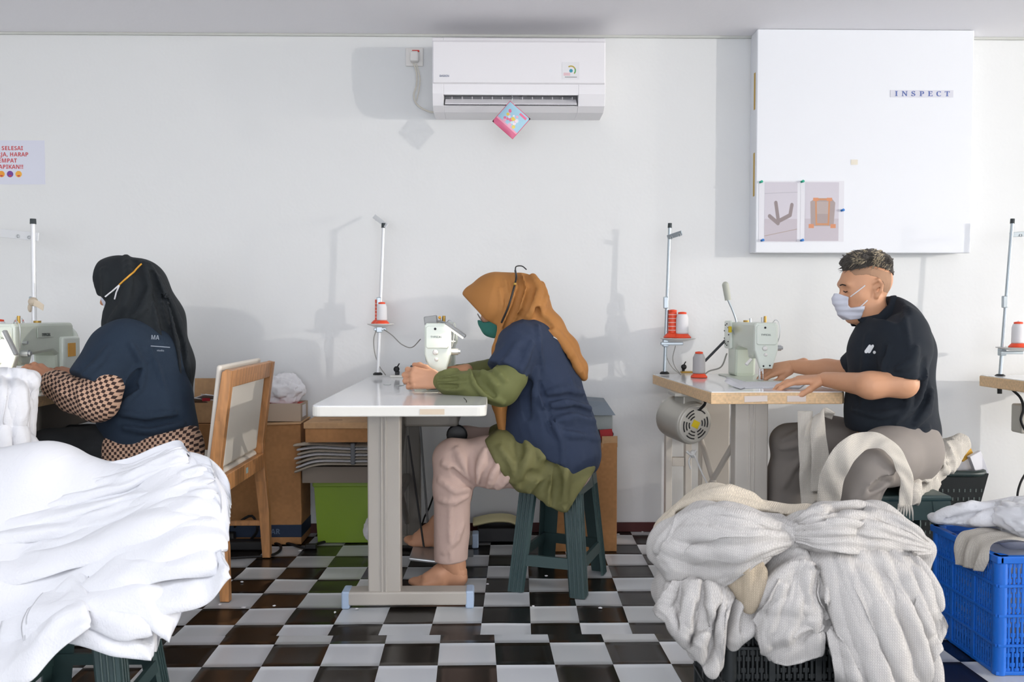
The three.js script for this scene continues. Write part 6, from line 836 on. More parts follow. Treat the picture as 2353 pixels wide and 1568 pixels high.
// ---------------------------------------------------------------- man in the polo shirt
{
  const D = 3.1, A = (x, y, d = D) => at(x, y, d + 0.1), W = person('man in dark polo shirt and white mask sewing at the plywood-edged table', V(1.45, 0, -3.2));
  const head = headField(A(1987, 664), V(-0.975, -0.16, 0.03), V(-0.16, 0.975, 0), 0.97);
  const trunk = [[A(2060, 1040, 3.02), A(2060, 1040, 3.18), 0.115, 0.115], [A(2060, 1030), A(2048, 920), 0.125, 0.13, [1, 1, 0.8]], [A(2048, 920), A(2045, 810), 0.13, 0.135, [1, 1, 0.72]], [A(2066, 778, 2.98), A(2040, 778, 3.22), 0.055, 0.055], [A(1995, 700), A(2022, 765), 0.058, 0.06],
  [A(2068, 1050, 2.98), A(1978, 1075, 2.78), 0.09, 0.066], [A(1978, 1075, 2.78), V(1.18, 0.07, -2.92), 0.06, 0.04], [A(2045, 1050, 3.2), A(1815, 1015, 3.34), 0.09, 0.064], [A(1815, 1015, 3.34), V(1.13, 0.07, -3.46), 0.058, 0.04],
  [A(2072, 785, 2.95), A(2076, 882, 2.86), 0.045, 0.045], [A(2076, 882, 2.86), A(2000, 886, 2.88), 0.045, 0.044], [A(2000, 886, 2.88), A(1896, 872, 3.1), 0.044, 0.028], [A(2025, 785, 3.28), A(1958, 852, 3.38), 0.05, 0.044], [A(1958, 852, 3.38), A(1900, 850, 3.45), 0.042, 0.04], [A(1900, 850, 3.45), A(1822, 842, 3.55), 0.04, 0.027]];
  const bt = caps(trunk, 0.028), [ba, bb] = bbOf(trunk, 0.03), hn = (x, y, z) => smin(head(x, y, z), bt(x, y, z), 0.03);
  const h1 = handBones(A(1892, 872, 3.105), V(-0.93, -0.1, -0.35), V(0.1, 1, 0.25), -1, { curl: [0.25, 0.25, 0.28, 0.3], spread: [0.12, 0.03, -0.07, -0.18] }), h2 = handBones(A(1820, 842, 3.55), V(-0.95, -0.25, -0.1), V(-0.2, 0.8, 0.5), -1, { curl: [0.5, 0.55, 0.6, 0.65], thumb: [0.3, -0.2, -0.2] });
  const ft = (h, b) => { const B = footBones(h, b); const [a, c] = bbOf(B, 0.012); return mesher(caps(B, 0.012), a, c, 0.005); };
  part(W, 'body', [mesher(bt, ba, bb, 0.0095), headGeo((() => { const g = (x, y, z) => hn(x, y, z); g.c = head.c; g.s = 1.0; return g; })()), handGeo(h1), handGeo(h2), ft(V(1.21, 0, -2.92), V(1.05, 0, -2.9)), ft(V(1.16, 0, -3.46), V(1.0, 0, -3.46))], M.skinMan);
  part(W, 'ring', new THREE.TorusGeometry(0.0105, 0.0014, 6, 18).rotateY(Math.PI / 2).translate(...handBones(A(1892, 872, 3.105), V(-0.93, -0.1, -0.35), V(0.1, 1, 0.25), -1, { curl: [0.25, 0.25, 0.28, 0.3], spread: [0.12, 0.03, -0.07, -0.18] })[9][0].clone().lerp(handBones(A(1892, 872, 3.105), V(-0.93, -0.1, -0.35), V(0.1, 1, 0.25), -1, { curl: [0.25, 0.25, 0.28, 0.3], spread: [0.12, 0.03, -0.07, -0.18] })[9][1], 0.4).toArray()), M.chrome);
  // hair: clipped sides and a longer top
  const hpTop = poly2(pix([[1928, 614], [1934, 585], [1955, 555], [2020, 550], [2070, 580], [2058, 634], [2040, 622], [2000, 612], [1972, 618], [1950, 622], [1938, 618], [1931, 622]], 3.16)), hair = (x, y, z) => { const X = head.axes[0], p = (x - head.c.x) * X.x + (y - head.c.y) * X.y; const cl = 0.006 * noise(x * 60 + y * 30, z * 90, y * 40) + 0.008 * Math.abs(noise(x * 28 + 2 * noise(z * 20, x * 9), z * 40, 3)); const in0 = hpTop(x, y), th = 0.003 + 0.03 * sstep(0, 0.05, -in0); return smax(head(x, y, z) - th - cl * sstep(0, 0.02, -in0), in0, 0.004); };
  part(W, 'hair', pbox(hair, 1915, 650, 2075, 545, 3.4, 3.0, 0.0034), M.hair, 'dark hair, longer on top');
  const rr = rng(8), strands = [[], []]; for (let k = 0; k < 900; k++) { const px = 1934 + rr() * 116, py = 572 + rr() * 62; const h = hit(hair, px, py); if (!h) continue; const side = rr() < 0.5 ? 1 : 1, n = grad(hair, h), curlN = noise(px * 0.12, py * 0.12), d = V(-0.75, -0.25 + 0.55 * curlN, 0.25 + 0.4 * noise(px * 0.1, py * 0.1, 4)).addScaledVector(n, 0.35).normalize(), L = 0.012 + 0.012 * rr(), light = noise(px * 0.07 + 3, py * 0.09) + (px < 1965 ? 0.25 : px > 2005 && py < 612 ? 0.3 : -0.12) + 0.35 * (rr() - 0.5) > 0.22; strands[light ? 1 : 0].push(rod(h.clone().addScaledVector(n, -0.003).addScaledVector(d, -L * 0.5), h.clone().addScaledVector(d, L * 0.6).addScaledVector(n, 0.002), 0.0017, 0.0005, 5)); }
  part(W, 'hair_strands', strands[0], M.plain(0x5a5550, 0.75), 'dark cropped strands').userData.kind = 'stuff'; part(W, 'hair_tips', strands[1], M.hairTip, 'bleached hair tips').userData.kind = 'stuff';
  const fp = poly2(pix([[1960, 618], [2000, 612], [2056, 628], [2056, 668], [2046, 690], [2030, 668], [2018, 640], [1992, 632], [1968, 634]], 3.13)); part(W, 'clipped_hair', pbox((x, y, z) => smax(head(x, y, z) - 0.0012 - 0.0006 * noise(x * 200, y * 200, z * 200), fp(x, y), 0.004), 1935, 700, 2070, 600, 3.4, 3.0, 0.0034), M.plain(0xa98469, 0.8), 'close-clipped sides');
  part(W, 'eyebrow', surfTube(hn, [[1931, 656], [1936, 654], [1944, 656]], 0.0024), M.brow); part(W, 'eyelash', surfTube(hn, [[1938, 669], [1943, 672], [1947, 670]], 0.0018), M.brow);
  // mask
  const mp = poly2(pix([[1926, 670], [1940, 674], [1956, 682], [1955, 700], [1960, 708], [1986, 703], [1985, 733], [1963, 736], [1938, 722], [1922, 694]], 3.13)), mkb = caps([[head.P(0.098, -0.025, 0), head.P(0.082, -0.095, 0), 0.026, 0.03], [head.P(0.05, -0.05, 0.045), head.P(0.05, -0.05, -0.045), 0.035, 0.035]], 0.04), mF = (x, y, z) => smax(smin(head(x, y, z) - 0.007, mkb(x, y, z), 0.03) - 0.001 * Math.sin(y * 300), mp(x, y), 0.005);
  part(W, 'face_mask', pbox(mF, 1915, 745, 2000, 660, 3.4, 3.0, 0.0036), M.maskWhite, 'pale blue-white pleated face mask');
  part(W, 'mask_strap', [surfTube(hn, [[1955, 682], [1972, 669], [1988, 656]], 0.0022, 0.8), surfTube(hn, [[1976, 706], [1986, 697], [1993, 690]], 0.0022, 0.8)], M.paper, 'thin white ear loops');
  // polo shirt
  const sh = [[A(2047, 812, 3.05), A(2047, 812, 3.15), 0.152, 0.152], [A(2068, 768, 2.95), A(2040, 768, 3.25), 0.082, 0.08], [A(2047, 895, 3.06), A(2047, 895, 3.14), 0.15, 0.15], [A(2046, 960, 3.05), A(2046, 960, 3.15), 0.16, 0.16], [A(2092, 1005, 3.03), A(2092, 1005, 3.17), 0.1, 0.1], [A(2040, 735, 3.06), A(2040, 735, 3.14), 0.088, 0.088], [A(2062, 752, 2.97), A(2050, 745, 3.2), 0.082, 0.08]];
  const slN = [[A(2078, 778, 2.95), A(2078, 800, 2.92), 0.088, 0.086], [A(2078, 800, 2.92), A(2076, 885, 2.87), 0.084, 0.076]], slF = [[A(2030, 785, 3.27), A(1952, 860, 3.39), 0.078, 0.07]];
  const torso = caps(sh, 0.045), tpoly = poly2(pix([[1925, 800], [1950, 755], [1978, 728], [2000, 745], [2028, 722], [2040, 690], [2050, 668], [2090, 660], [2180, 740], [2190, 1015], [2156, 1020], [2152, 1038], [2130, 1036], [2118, 1008], [2070, 992], [1990, 986], [1925, 984]], 3.2)), c1 = planeCut(A(2078, 868, 2.88), V(-0.05, -1, 0)), c2 = planeCut(A(1964, 850, 3.37), A(1952, 860, 3.39).sub(A(2030, 785, 3.27))), s1 = caps(slN, 0.03), s2 = caps(slF, 0.02);
  const base = (x, y, z) => smin(smax(torso(x, y, z), tpoly(x, y), 0.008), smin(smax(s1(x, y, z), c1(x, y, z), 0.006), smax(s2(x, y, z), c2(x, y, z), 0.006), 0.001), 0.018);
  const su = folds(base, [{ p: [[2105, 800], [2095, 835], [2060, 850]], r: 0.011 }, { p: [[2125, 850], [2118, 900], [2100, 945]], r: 0.013 }, { p: [[2140, 900], [2128, 945], [2105, 975]], r: 0.012 }, { p: [[1960, 940], [2020, 955], [2080, 945]], r: 0.01 }, { p: [[2090, 900], [2085, 940], [2060, 970]], r: 0.012 }, { p: [[1990, 770], [1985, 850], [1980, 950]], r: 0.006 }, { p: [[2075, 705], [2085, 760], [2090, 800]], r: 0.006 }, { p: [[2040, 800], [2030, 840], [2028, 862]], r: 0.01 }, { p: [[2130, 985], [2110, 1000], [2085, 990]], r: 0.012 }]), sd = folds(base, [{ p: [[2132, 870], [2122, 920], [2100, 960]], r: 0.009, inset: -0.3 }, { p: [[2024, 870], [2026, 830], [2034, 800]], r: 0.008, inset: -0.3 }, { p: [[2036, 855], [2075, 862], [2112, 862]], r: 0.003, inset: -0.6 }, { p: [[2118, 870], [2124, 830]], r: 0.011, inset: -0.2 }]);
  const sF0 = withFolds(base, su, sd, 0.009), sF = (x, y, z) => sF0(x, y, z) + 0.003 * noise(x * 17, y * 11, z * 17); part(W, 'shirt', meshOf(sF, [...sh, ...slN, ...slF], 0.0068), M.navyDark, 'dark navy polo shirt');
  const cf = caps([[A(1998, 742, 3.1), A(2050, 706, 3.1), 0.074, 0.07, [1, 1, 0.95]]], 0.01), cpol = poly2(pix([[1990, 752], [1978, 732], [2020, 722], [2044, 700], [2052, 680], [2064, 678], [2072, 716], [2040, 742], [2008, 752]], 3.13)); part(W, 'collar', pbox((x, y, z) => smax(Math.max(cf(x, y, z), -(cf(x, y, z) + 0.012)), cpol(x, y), 0.004), 1960, 770, 2090, 660, 3.35, 3.05, 0.004), M.navyDark, 'polo collar');
  const mark = (dx) => { const s = new THREE.Shape(); s.moveTo(-7 + dx, -9); s.bezierCurveTo(-11 + dx, -9, -11 + dx, -4, -9 + dx, -2); s.lineTo(0 + dx, 10); s.bezierCurveTo(3 + dx, 12, 6 + dx, 10, 5 + dx, 6); s.lineTo(-3 + dx, -7); s.bezierCurveTo(-4 + dx, -9, -6 + dx, -9, -7 + dx, -9); return s; }; const dot = new THREE.Shape(); dot.absarc(10, -7, 3.6, 0, Math.PI * 2);
  part(W, 'chest_logo', surfShape(sF, [mark(-3), mark(4), dot], 2000, 803), M.print, 'small white slanted-stroke logo');
  // trousers
  const lN = [[A(2085, 1035, 2.98), A(2040, 1050, 2.9), 0.115, 0.1], [A(2040, 1050, 2.9), A(1985, 1075, 2.79), 0.098, 0.086], [A(1985, 1075, 2.79), A(1968, 1120, 2.79), 0.084, 0.074], [A(1968, 1120, 2.79), V(1.18, 0.09, -2.92), 0.074, 0.062]], lF = [[A(2045, 1040, 3.2), A(1900, 1010, 3.28), 0.11, 0.09], [A(1900, 1010, 3.28), A(1815, 1018, 3.34), 0.088, 0.072], [A(1815, 1018, 3.34), A(1808, 1090, 3.35), 0.072, 0.068], [A(1808, 1090, 3.35), V(1.13, 0.09, -3.46), 0.074, 0.064]], hip = [[A(2075, 1035, 3.0), A(2075, 1035, 3.2), 0.13, 0.13]];
  const lb = caps([...lN, ...lF, ...hip], 0.03), lu = folds(lb, [{ p: [[2055, 1075], [2030, 1100], [2000, 1112]], r: 0.011 }, { p: [[2050, 1105], [2025, 1115], [1995, 1135]], r: 0.011 }, { p: [[1998, 1118], [1985, 1140], [1960, 1150]], r: 0.009 }, { p: [[1850, 985], [1825, 1000], [1800, 1010]], r: 0.009 }, { p: [[1860, 1005], [1830, 1022], [1795, 1030]], r: 0.009 }, { p: [[1845, 1050], [1820, 1080], [1800, 1120]], r: 0.008 }]), ld = folds(lb, [{ p: [[2050, 1092], [2022, 1106], [1998, 1124]], r: 0.008, inset: -0.3 }]);
  const lF2 = withFolds(lb, lu, ld, 0.012); part(W, 'trousers', meshOf((x, y, z) => lF2(x, y, z) + 0.003 * noise(x * 20, y * 14, z * 20), [...lN, ...lF, ...hip], 0.0075), M.greyTrouser, 'grey trousers');
}
// ---------------------------------------------------------------- cloth
// layered slabs: half width w, half thickness t, face normal n
function slabs(list, k) {
  const L = list.map(o => { const d = o.b.clone().sub(o.a), len = d.length(), u = d.clone().normalize(), n = o.n.clone().addScaledVector(u, -o.n.dot(u)).normalize(); return { ...o, u, len, n, w: n.clone().cross(u) }; });
  return (x, y, z) => { let D = 1e3; for (const o of L) { const px = x - o.a.x, py = y - o.a.y, pz = z - o.a.z; let s = px * o.u.x + py * o.u.y + pz * o.u.z; const t = clamp(s / o.len, 0, 1), wl = lerp(o.w1, o.w2, t), ql = s < 0 ? -s : s > o.len ? s - o.len : 0; const qn = Math.max(Math.abs(px * o.n.x + py * o.n.y + pz * o.n.z) - o.t, 0), qw = Math.max(Math.abs(px * o.w.x + py * o.w.y + pz * o.w.z) - wl, 0); const e = Math.sqrt(ql * ql + qn * qn + qw * qw) - o.r; const h = k - Math.abs(D - e); D = D < e ? D : e; if (h > 0) D -= h * h / k * 0.25; } return D; };
}
function slabBB(list, pad) { const a = V(9, 9, 9), b = V(-9, -9, -9); for (const o of list) for (const p of [o.a, o.b]) { const m = Math.max(o.w1, o.w2) + o.t + o.r; a.min(p.clone().addScalar(-m)); b.max(p.clone().addScalar(m)); } return [a.addScalar(-pad), b.addScalar(pad)]; }
// a thin cloth laid over a field between an upper and a lower edge (photo pixels), rippled across or along
function drape(f, { top, bot, n = 6, amp = 0.012, along = false, seed = 1, thick = 0.0035, p = 0.75 }) {
  const mk = l => { const c = new THREE.CatmullRomCurve3(l.map(q => V(q[0], q[1], 0)), false, 'centripetal'); return t => c.getPointAt(t); }, T1 = mk(top), B1 = mk(bot), NS = 90, NV = 46, P = [], Nn = []; let last = 2.1;
  for (let i = 0; i <= NS; i++) for (let k = 0; k <= NV; k++) {
    const s = i / NS, v = k / NV, a = T1(s), b = B1(s), px = lerp(a.x, b.x, v), py = lerp(a.y, b.y, v); let h = hit(f, px, py, 1.75, 3.3), nn;
    if (h) { last = lerp(last, -h.z, 0.6); nn = grad(f, h); } else { h = at(px, py, last); nn = V(0, 0.2, 1); } P.push(h); Nn.push(nn);
  }
  const S = NV + 1, id = (i, k) => clamp(i, 0, NS) * S + clamp(k, 0, NV);
  for (let it = 0; it < 3; it++) { const Q = P.map((_, j) => { const i = Math.floor(j / S), k = j % S, m = V(0, 0, 0), w = V(0, 0, 0); for (const [a, b] of [[0, 0], [1, 0], [-1, 0], [0, 1], [0, -1]]) { m.addScaledVector(P[id(i + a, k + b)], 0.2); w.addScaledVector(Nn[id(i + a, k + b)], 0.2); } if (i > 0 && i < NS && k > 0 && k < NV) return [m, w.normalize()]; return [P[j], w.normalize()]; }); Q.forEach((q, j) => { P[j] = q[0]; Nn[j] = q[1]; }); }
  const pos = [], uv = [], idx = [];
  for (let l = 0; l < 2; l++) for (let i = 0; i <= NS; i++) for (let k = 0; k <= NV; k++) {
    const j = i * S + k, s = i / NS, v = k / NV, q = P[j].clone(), wv = 0.35 * noise(s * 5 + seed, v * 3, seed) + 0.5 * noise(s * 2 + seed * 3, v * 1.2, 7), ph = (along ? v + 0.06 * wv : s + 0.05 * wv) * n + seed * 0.37;
    let r = Math.pow(Math.abs(Math.sin(Math.PI * ph)), p) * (0.75 + 0.5 * noise(Math.floor(ph) * 3.7, seed)) + 0.14 * Math.pow(Math.abs(Math.sin(Math.PI * ph * 2.3 + 1 + wv)), p); r *= along ? Math.sin(Math.PI * clamp(s, 0.02, 0.98)) * 0.8 + 0.2 : 0.25 + 0.75 * sstep(0, 0.5, v); r += 0.15 * noise(s * 14, v * 14, seed);
    q.addScaledVector(Nn[j], 0.004 + amp * r + (l ? -thick : 0)); if (!along) q.y += 0.007 * noise(s * 9, seed) * v; pos.push(q.x, q.y, q.z); uv.push(q.x + 0.5 * q.z, q.y + 0.3 * q.z);
  }
  const K = (NS + 1) * S, I = (l, i, k) => l * K + i * S + k, quad = (a, b, d, e) => idx.push(a, b, d, b, e, d);
  for (let i = 0; i < NS; i++) for (let k = 0; k < NV; k++) { quad(I(0, i, k), I(0, i, k + 1), I(0, i + 1, k), I(0, i + 1, k + 1)); quad(I(1, i, k), I(1, i + 1, k), I(1, i, k + 1), I(1, i + 1, k + 1)); }
  for (let i = 0; i < NS; i++) { quad(I(0, i, 0), I(0, i + 1, 0), I(1, i, 0), I(1, i + 1, 0)); quad(I(0, i, NV), I(1, i, NV), I(0, i + 1, NV), I(1, i + 1, NV)); } for (let k = 0; k < NV; k++) { quad(I(0, 0, k), I(1, 0, k), I(0, 0, k + 1), I(1, 0, k + 1)); quad(I(0, NS, k), I(0, NS, k + 1), I(1, NS, k), I(1, NS, k + 1)); }
  const g = new THREE.BufferGeometry(); g.setAttribute('position', new THREE.Float32BufferAttribute(pos, 3)); g.setAttribute('uv', new THREE.Float32BufferAttribute(uv, 2)); g.setIndex(idx); g.computeVertexNormals(); return g;
}
function clothPiece(name, label, bones, k, o = {}) {
  const f0 = caps(bones, k), pl = o.poly ? poly2(pix(o.poly, o.pd)) : null, f1 = pl ? (x, y, z) => smax(f0(x, y, z), pl(x, y) + (o.rag || 0) * noise(x * 60, y * 60, z * 30), o.edge || 0.008) : f0;
  const up = o.up ? folds(f1, o.up.map(q => Array.isArray(q) ? { p: q, r: o.ur || 0.016, inset: 0.15 } : { inset: 0.15, ...q })) : null, dn = o.down ? folds(f1, o.down.map(q => Array.isArray(q) ? { p: q, r: o.dr || 0.011, inset: -0.15 } : { inset: -0.15, ...q })) : null;
  const fm = up || dn ? withFolds(f1, up, dn, o.fk || 0.011) : f1, am = o.amp === undefined ? 0.004 : o.amp, s = o.freq || [14, 8, 14];
  const ff = (x, y, z) => { let d = fm(x, y, z); if (d > 0.05 || d < -0.05) return d; return d - am * (1 - 2 * Math.abs(noise(x * s[0] + 0.6 * noise(x * 6, y * 6, z * 6), y * s[1], z * s[2]))); };
  const g0 = meshOf(ff, bones, o.h || 0.006, 0.03), g = o.drape ? [g0, ...o.drape.map(q => drape(ff, q))] : g0; const m = single(name, label, o.cat || 'fabric', g, o.mat || M.knit, o.group); return [m, ff];
}
{ // knit heap on the black crate
  const A = (x, y, d) => at(x, y, d), grp = undefined;
  clothPiece('knit_fabric', 'beige-cream knit fabric humped along the back of the grey knit heap', [[A(1580, 1225, 2.34), A(1645, 1195, 2.34), 0.075, 0.088], [A(1645, 1195, 2.34), A(1745, 1222, 2.32), 0.088, 0.07], [A(1745, 1222, 2.32), A(1860, 1205, 2.3), 0.066, 0.052], [A(1530, 1225, 2.3), A(1600, 1220, 2.3), 0.03, 0.06], [A(1620, 1270, 2.3), A(1860, 1290, 2.3), 0.09, 0.09]], 0.05, { mat: M.knitBeige, up: [[[1520, 1215], [1570, 1170], [1640, 1150], [1720, 1170], [1800, 1190]], [[1600, 1150], [1680, 1130], [1740, 1155]]], down: [[[1560, 1185], [1640, 1165], [1740, 1190], [1830, 1195]]] });
  clothPiece('knit_fabric', 'wide grey-white knit fabric folded over the heap beside the beige hump', [[A(1570, 1270, 2.16), A(1680, 1255, 2.13), 0.085, 0.1], [A(1680, 1255, 2.13), A(1800, 1240, 2.13), 0.098, 0.05], [A(1540, 1250, 2.2), A(1620, 1215, 2.24), 0.05, 0.06], [A(1620, 1215, 2.24), A(1780, 1225, 2.24), 0.06, 0.05]], 0.04, { drape: [{ top: [[1555, 1186], [1640, 1168], [1740, 1188], [1850, 1222]], bot: [[1506, 1298], [1548, 1338], [1660, 1344], [1740, 1292], [1800, 1264]], n: 4, amp: 0.016, along: true, seed: 3 }], poly: [[1490, 1260], [1510, 1210], [1560, 1175], [1640, 1155], [1740, 1175], [1880, 1215], [1900, 1260], [1780, 1270], [1720, 1300], [1660, 1345], [1600, 1338], [1545, 1340], [1520, 1320], [1490, 1300]], pd: 2.08, up: [{ p: [[1560, 1330], [1575, 1280], [1620, 1256], [1700, 1250]], r: 0.01 }, { p: [[1530, 1300], [1530, 1255], [1565, 1222]], r: 0.009 }, { p: [[1600, 1195], [1680, 1190], [1780, 1222]], r: 0.009 }, { p: [[1545, 1325], [1545, 1270], [1590, 1228], [1660, 1220], [1760, 1240]], r: 0.018 }, { p: [[1510, 1260], [1560, 1205], [1650, 1182], [1740, 1205]], r: 0.016 }, [[1640, 1250], [1720, 1255], [1800, 1245]]], fk: 0.008, amp: 0.003 });
  clothPiece('knit_fabric', 'grey-white knit fabric hanging in a long point left of the crate', [[A(1590, 1345, 2.14), A(1595, 1410, 2.1), 0.085, 0.08], [A(1595, 1410, 2.1), A(1630, 1510, 2.08), 0.075, 0.045], [A(1640, 1350, 2.12), A(1650, 1420, 2.08), 0.06, 0.045], [A(1560, 1360, 2.2), A(1590, 1440, 2.16), 0.07, 0.06]], 0.03, { drape: [{ top: [[1545, 1336], [1600, 1334], [1690, 1345]], bot: [[1514, 1395], [1550, 1465], [1600, 1514], [1642, 1548], [1656, 1515], [1664, 1408]], n: 4, amp: 0.011, seed: 4 }], poly: [[1515, 1320], [1700, 1325], [1690, 1375], [1665, 1400], [1655, 1455], [1657, 1525], [1643, 1546], [1602, 1512], [1560, 1475], [1530, 1425], [1513, 1390]], pd: 2.06, up: [{ p: [[1595, 1350], [1590, 1410], [1575, 1470]], r: 0.018 }, { p: [[1635, 1355], [1625, 1430], [1600, 1500]], r: 0.02 }, { p: [[1660, 1370], [1645, 1440], [1640, 1530]], r: 0.016 }, { p: [[1540, 1350], [1540, 1400], [1560, 1450]], r: 0.013 }], down: [{ p: [[1612, 1350], [1605, 1410], [1585, 1480]], r: 0.014 }, { p: [[1648, 1390], [1628, 1450], [1625, 1520]], r: 0.013 }, [[1565, 1350], [1562, 1400], [1570, 1450]]] });
  clothPiece('knit_fabric', 'tan inner face of knit fabric turned outward in the heap front', [[A(1700, 1310, 2.08), A(1725, 1400, 2.05), 0.06, 0.02], [A(1740, 1290, 2.08), A(1735, 1350, 2.06), 0.04, 0.035]], 0.03, { poly: [[1665, 1335], [1710, 1300], [1764, 1268], [1752, 1350], [1735, 1400], [1715, 1425], [1705, 1400], [1690, 1370]], pd: 2.02, mat: M.knitTan, up: [{ p: [[1758, 1272], [1748, 1345], [1720, 1415]], r: 0.009 }, { p: [[1715, 1300], [1722, 1350], [1716, 1400]], r: 0.008 }], amp: 0.002, h: 0.005 });
  clothPiece('knit_fabric', 'small grey-white knit flap hanging beside the tan piece', [[A(1700, 1390, 2.08), A(1695, 1455, 2.06), 0.045, 0.035], [A(1725, 1400, 2.08), A(1715, 1440, 2.06), 0.03, 0.03]], 0.03, { poly: [[1688, 1375], [1745, 1385], [1745, 1440], [1700, 1478], [1683, 1495], [1672, 1480], [1668, 1440]], pd: 2.05, up: [{ p: [[1705, 1395], [1700, 1440], [1685, 1485]], r: 0.012 }], down: [{ p: [[1720, 1400], [1712, 1450]], r: 0.009 }], h: 0.005 });
  clothPiece('knit_fabric', 'grey-white knit fabric with a sewn seam and knot at the heap front', [[A(1840, 1300, 2.1), A(1822, 1380, 2.06), 0.06, 0.09, [1, 1, 1.5]], [A(1822, 1380, 2.06), A(1815, 1440, 2.05), 0.09, 0.09, [1, 1, 1.5]], [A(1815, 1440, 2.05), A(1820, 1500, 2.06), 0.088, 0.07, [1, 1, 1.6]], [A(1870, 1330, 2.07), A(1885, 1420, 2.04), 0.045, 0.045], [A(1800, 1290, 2.13), A(1880, 1285, 2.13), 0.06, 0.06]], 0.03, { drape: [{ top: [[1805, 1302], [1840, 1288], [1880, 1302]], bot: [[1736, 1430], [1768, 1512], [1800, 1530], [1868, 1512], [1904, 1432]], n: 3.5, amp: 0.011, seed: 5 }], poly: [[1832, 1270], [1880, 1285], [1915, 1390], [1905, 1440], [1897, 1480], [1878, 1505], [1840, 1522], [1800, 1527], [1776, 1532], [1770, 1505], [1748, 1482], [1732, 1428], [1745, 1375], [1780, 1320]], pd: 2.0, up: [{ p: [[1745, 1388], [1800, 1390], [1850, 1400], [1880, 1425]], r: 0.009 }, { p: [[1835, 1290], [1790, 1330], [1755, 1380]], r: 0.014 }, { p: [[1842, 1290], [1860, 1340], [1872, 1400]], r: 0.015 }, { p: [[1775, 1490], [1830, 1465], [1880, 1435]], r: 0.011 }, { p: [[1880, 1300], [1886, 1360], [1890, 1420]], r: 0.014 }], down: [{ p: [[1880, 1310], [1872, 1360], [1878, 1395]], r: 0.012 }, { p: [[1885, 1395], [1896, 1410], [1892, 1440]], r: 0.016, inset: 0.1 }, [[1775, 1498], [1830, 1478], [1880, 1448]]], amp: 0.003 });
  clothPiece('knit_fabric', 'big grey-white knit fabric draped in long folds to the floor', [[A(1890, 1275, 2.18), A(2080, 1295, 2.2), 0.07, 0.075], [A(1935, 1350, 2.1), A(2105, 1360, 2.16), 0.095, 0.075], [A(1960, 1440, 2.06), A(2110, 1420, 2.14), 0.085, 0.06], [A(1985, 1540, 2.03), A(2100, 1540, 2.1), 0.075, 0.07], [A(2005, 1640, 2.02), A(2120, 1640, 2.08), 0.075, 0.07], [A(2000, 1330, 2.3), A(2060, 1400, 2.3), 0.12, 0.1]], 0.06, { drape: [{ top: [[1862, 1270], [1900, 1260], [1960, 1256], [2040, 1260], [2105, 1272]], bot: [[1938, 1568], [1990, 1606], [2060, 1606], [2128, 1570], [2146, 1505], [2174, 1436]], n: 6, amp: 0.02, seed: 2 }], poly: [[1835, 1262], [1900, 1252], [2000, 1248], [2110, 1258], [2146, 1310], [2168, 1380], [2176, 1435], [2142, 1462], [2150, 1515], [2176, 1570], [2196, 1680], [1950, 1680], [1935, 1565], [1912, 1505], [1902, 1430], [1893, 1380], [1868, 1320]], pd: 2.05, ur: 0.02, dr: 0.0085, fk: 0.009, rag: 0.0025, up: [{ p: [[1875, 1262], [1925, 1290], [1972, 1330], [1992, 1380]], r: 0.009 }, { p: [[2010, 1262], [2062, 1290], [2120, 1340], [2135, 1400]], r: 0.009 }, { p: [[1990, 1500], [2012, 1560]], r: 0.01 }, { p: [[2030, 1370], [2045, 1440], [2075, 1520]], r: 0.01 }, { p: [[1853, 1273], [1908, 1312], [1945, 1368], [1968, 1440], [1987, 1500], [2029, 1572]], r: 0.02 }, { p: [[1895, 1270], [1963, 1333], [2011, 1422], [2059, 1548]], r: 0.02 }, { p: [[2059, 1398], [2083, 1473], [2107, 1543]], r: 0.018 }, { p: [[2047, 1273], [2098, 1333], [2107, 1398], [2092, 1490]], r: 0.02 }, { p: [[2107, 1290], [2146, 1360], [2163, 1420]], r: 0.016 }, { p: [[1960, 1275], [2030, 1300], [2066, 1333], [2072, 1369], [2059, 1401]], r: 0.016 }, { p: [[1910, 1440], [1935, 1500], [1960, 1560]], r: 0.018 }, { p: [[2120, 1470], [2140, 1530], [2150, 1580]], r: 0.018 }], amp: 0.0035, freq: [10, 3, 10] });
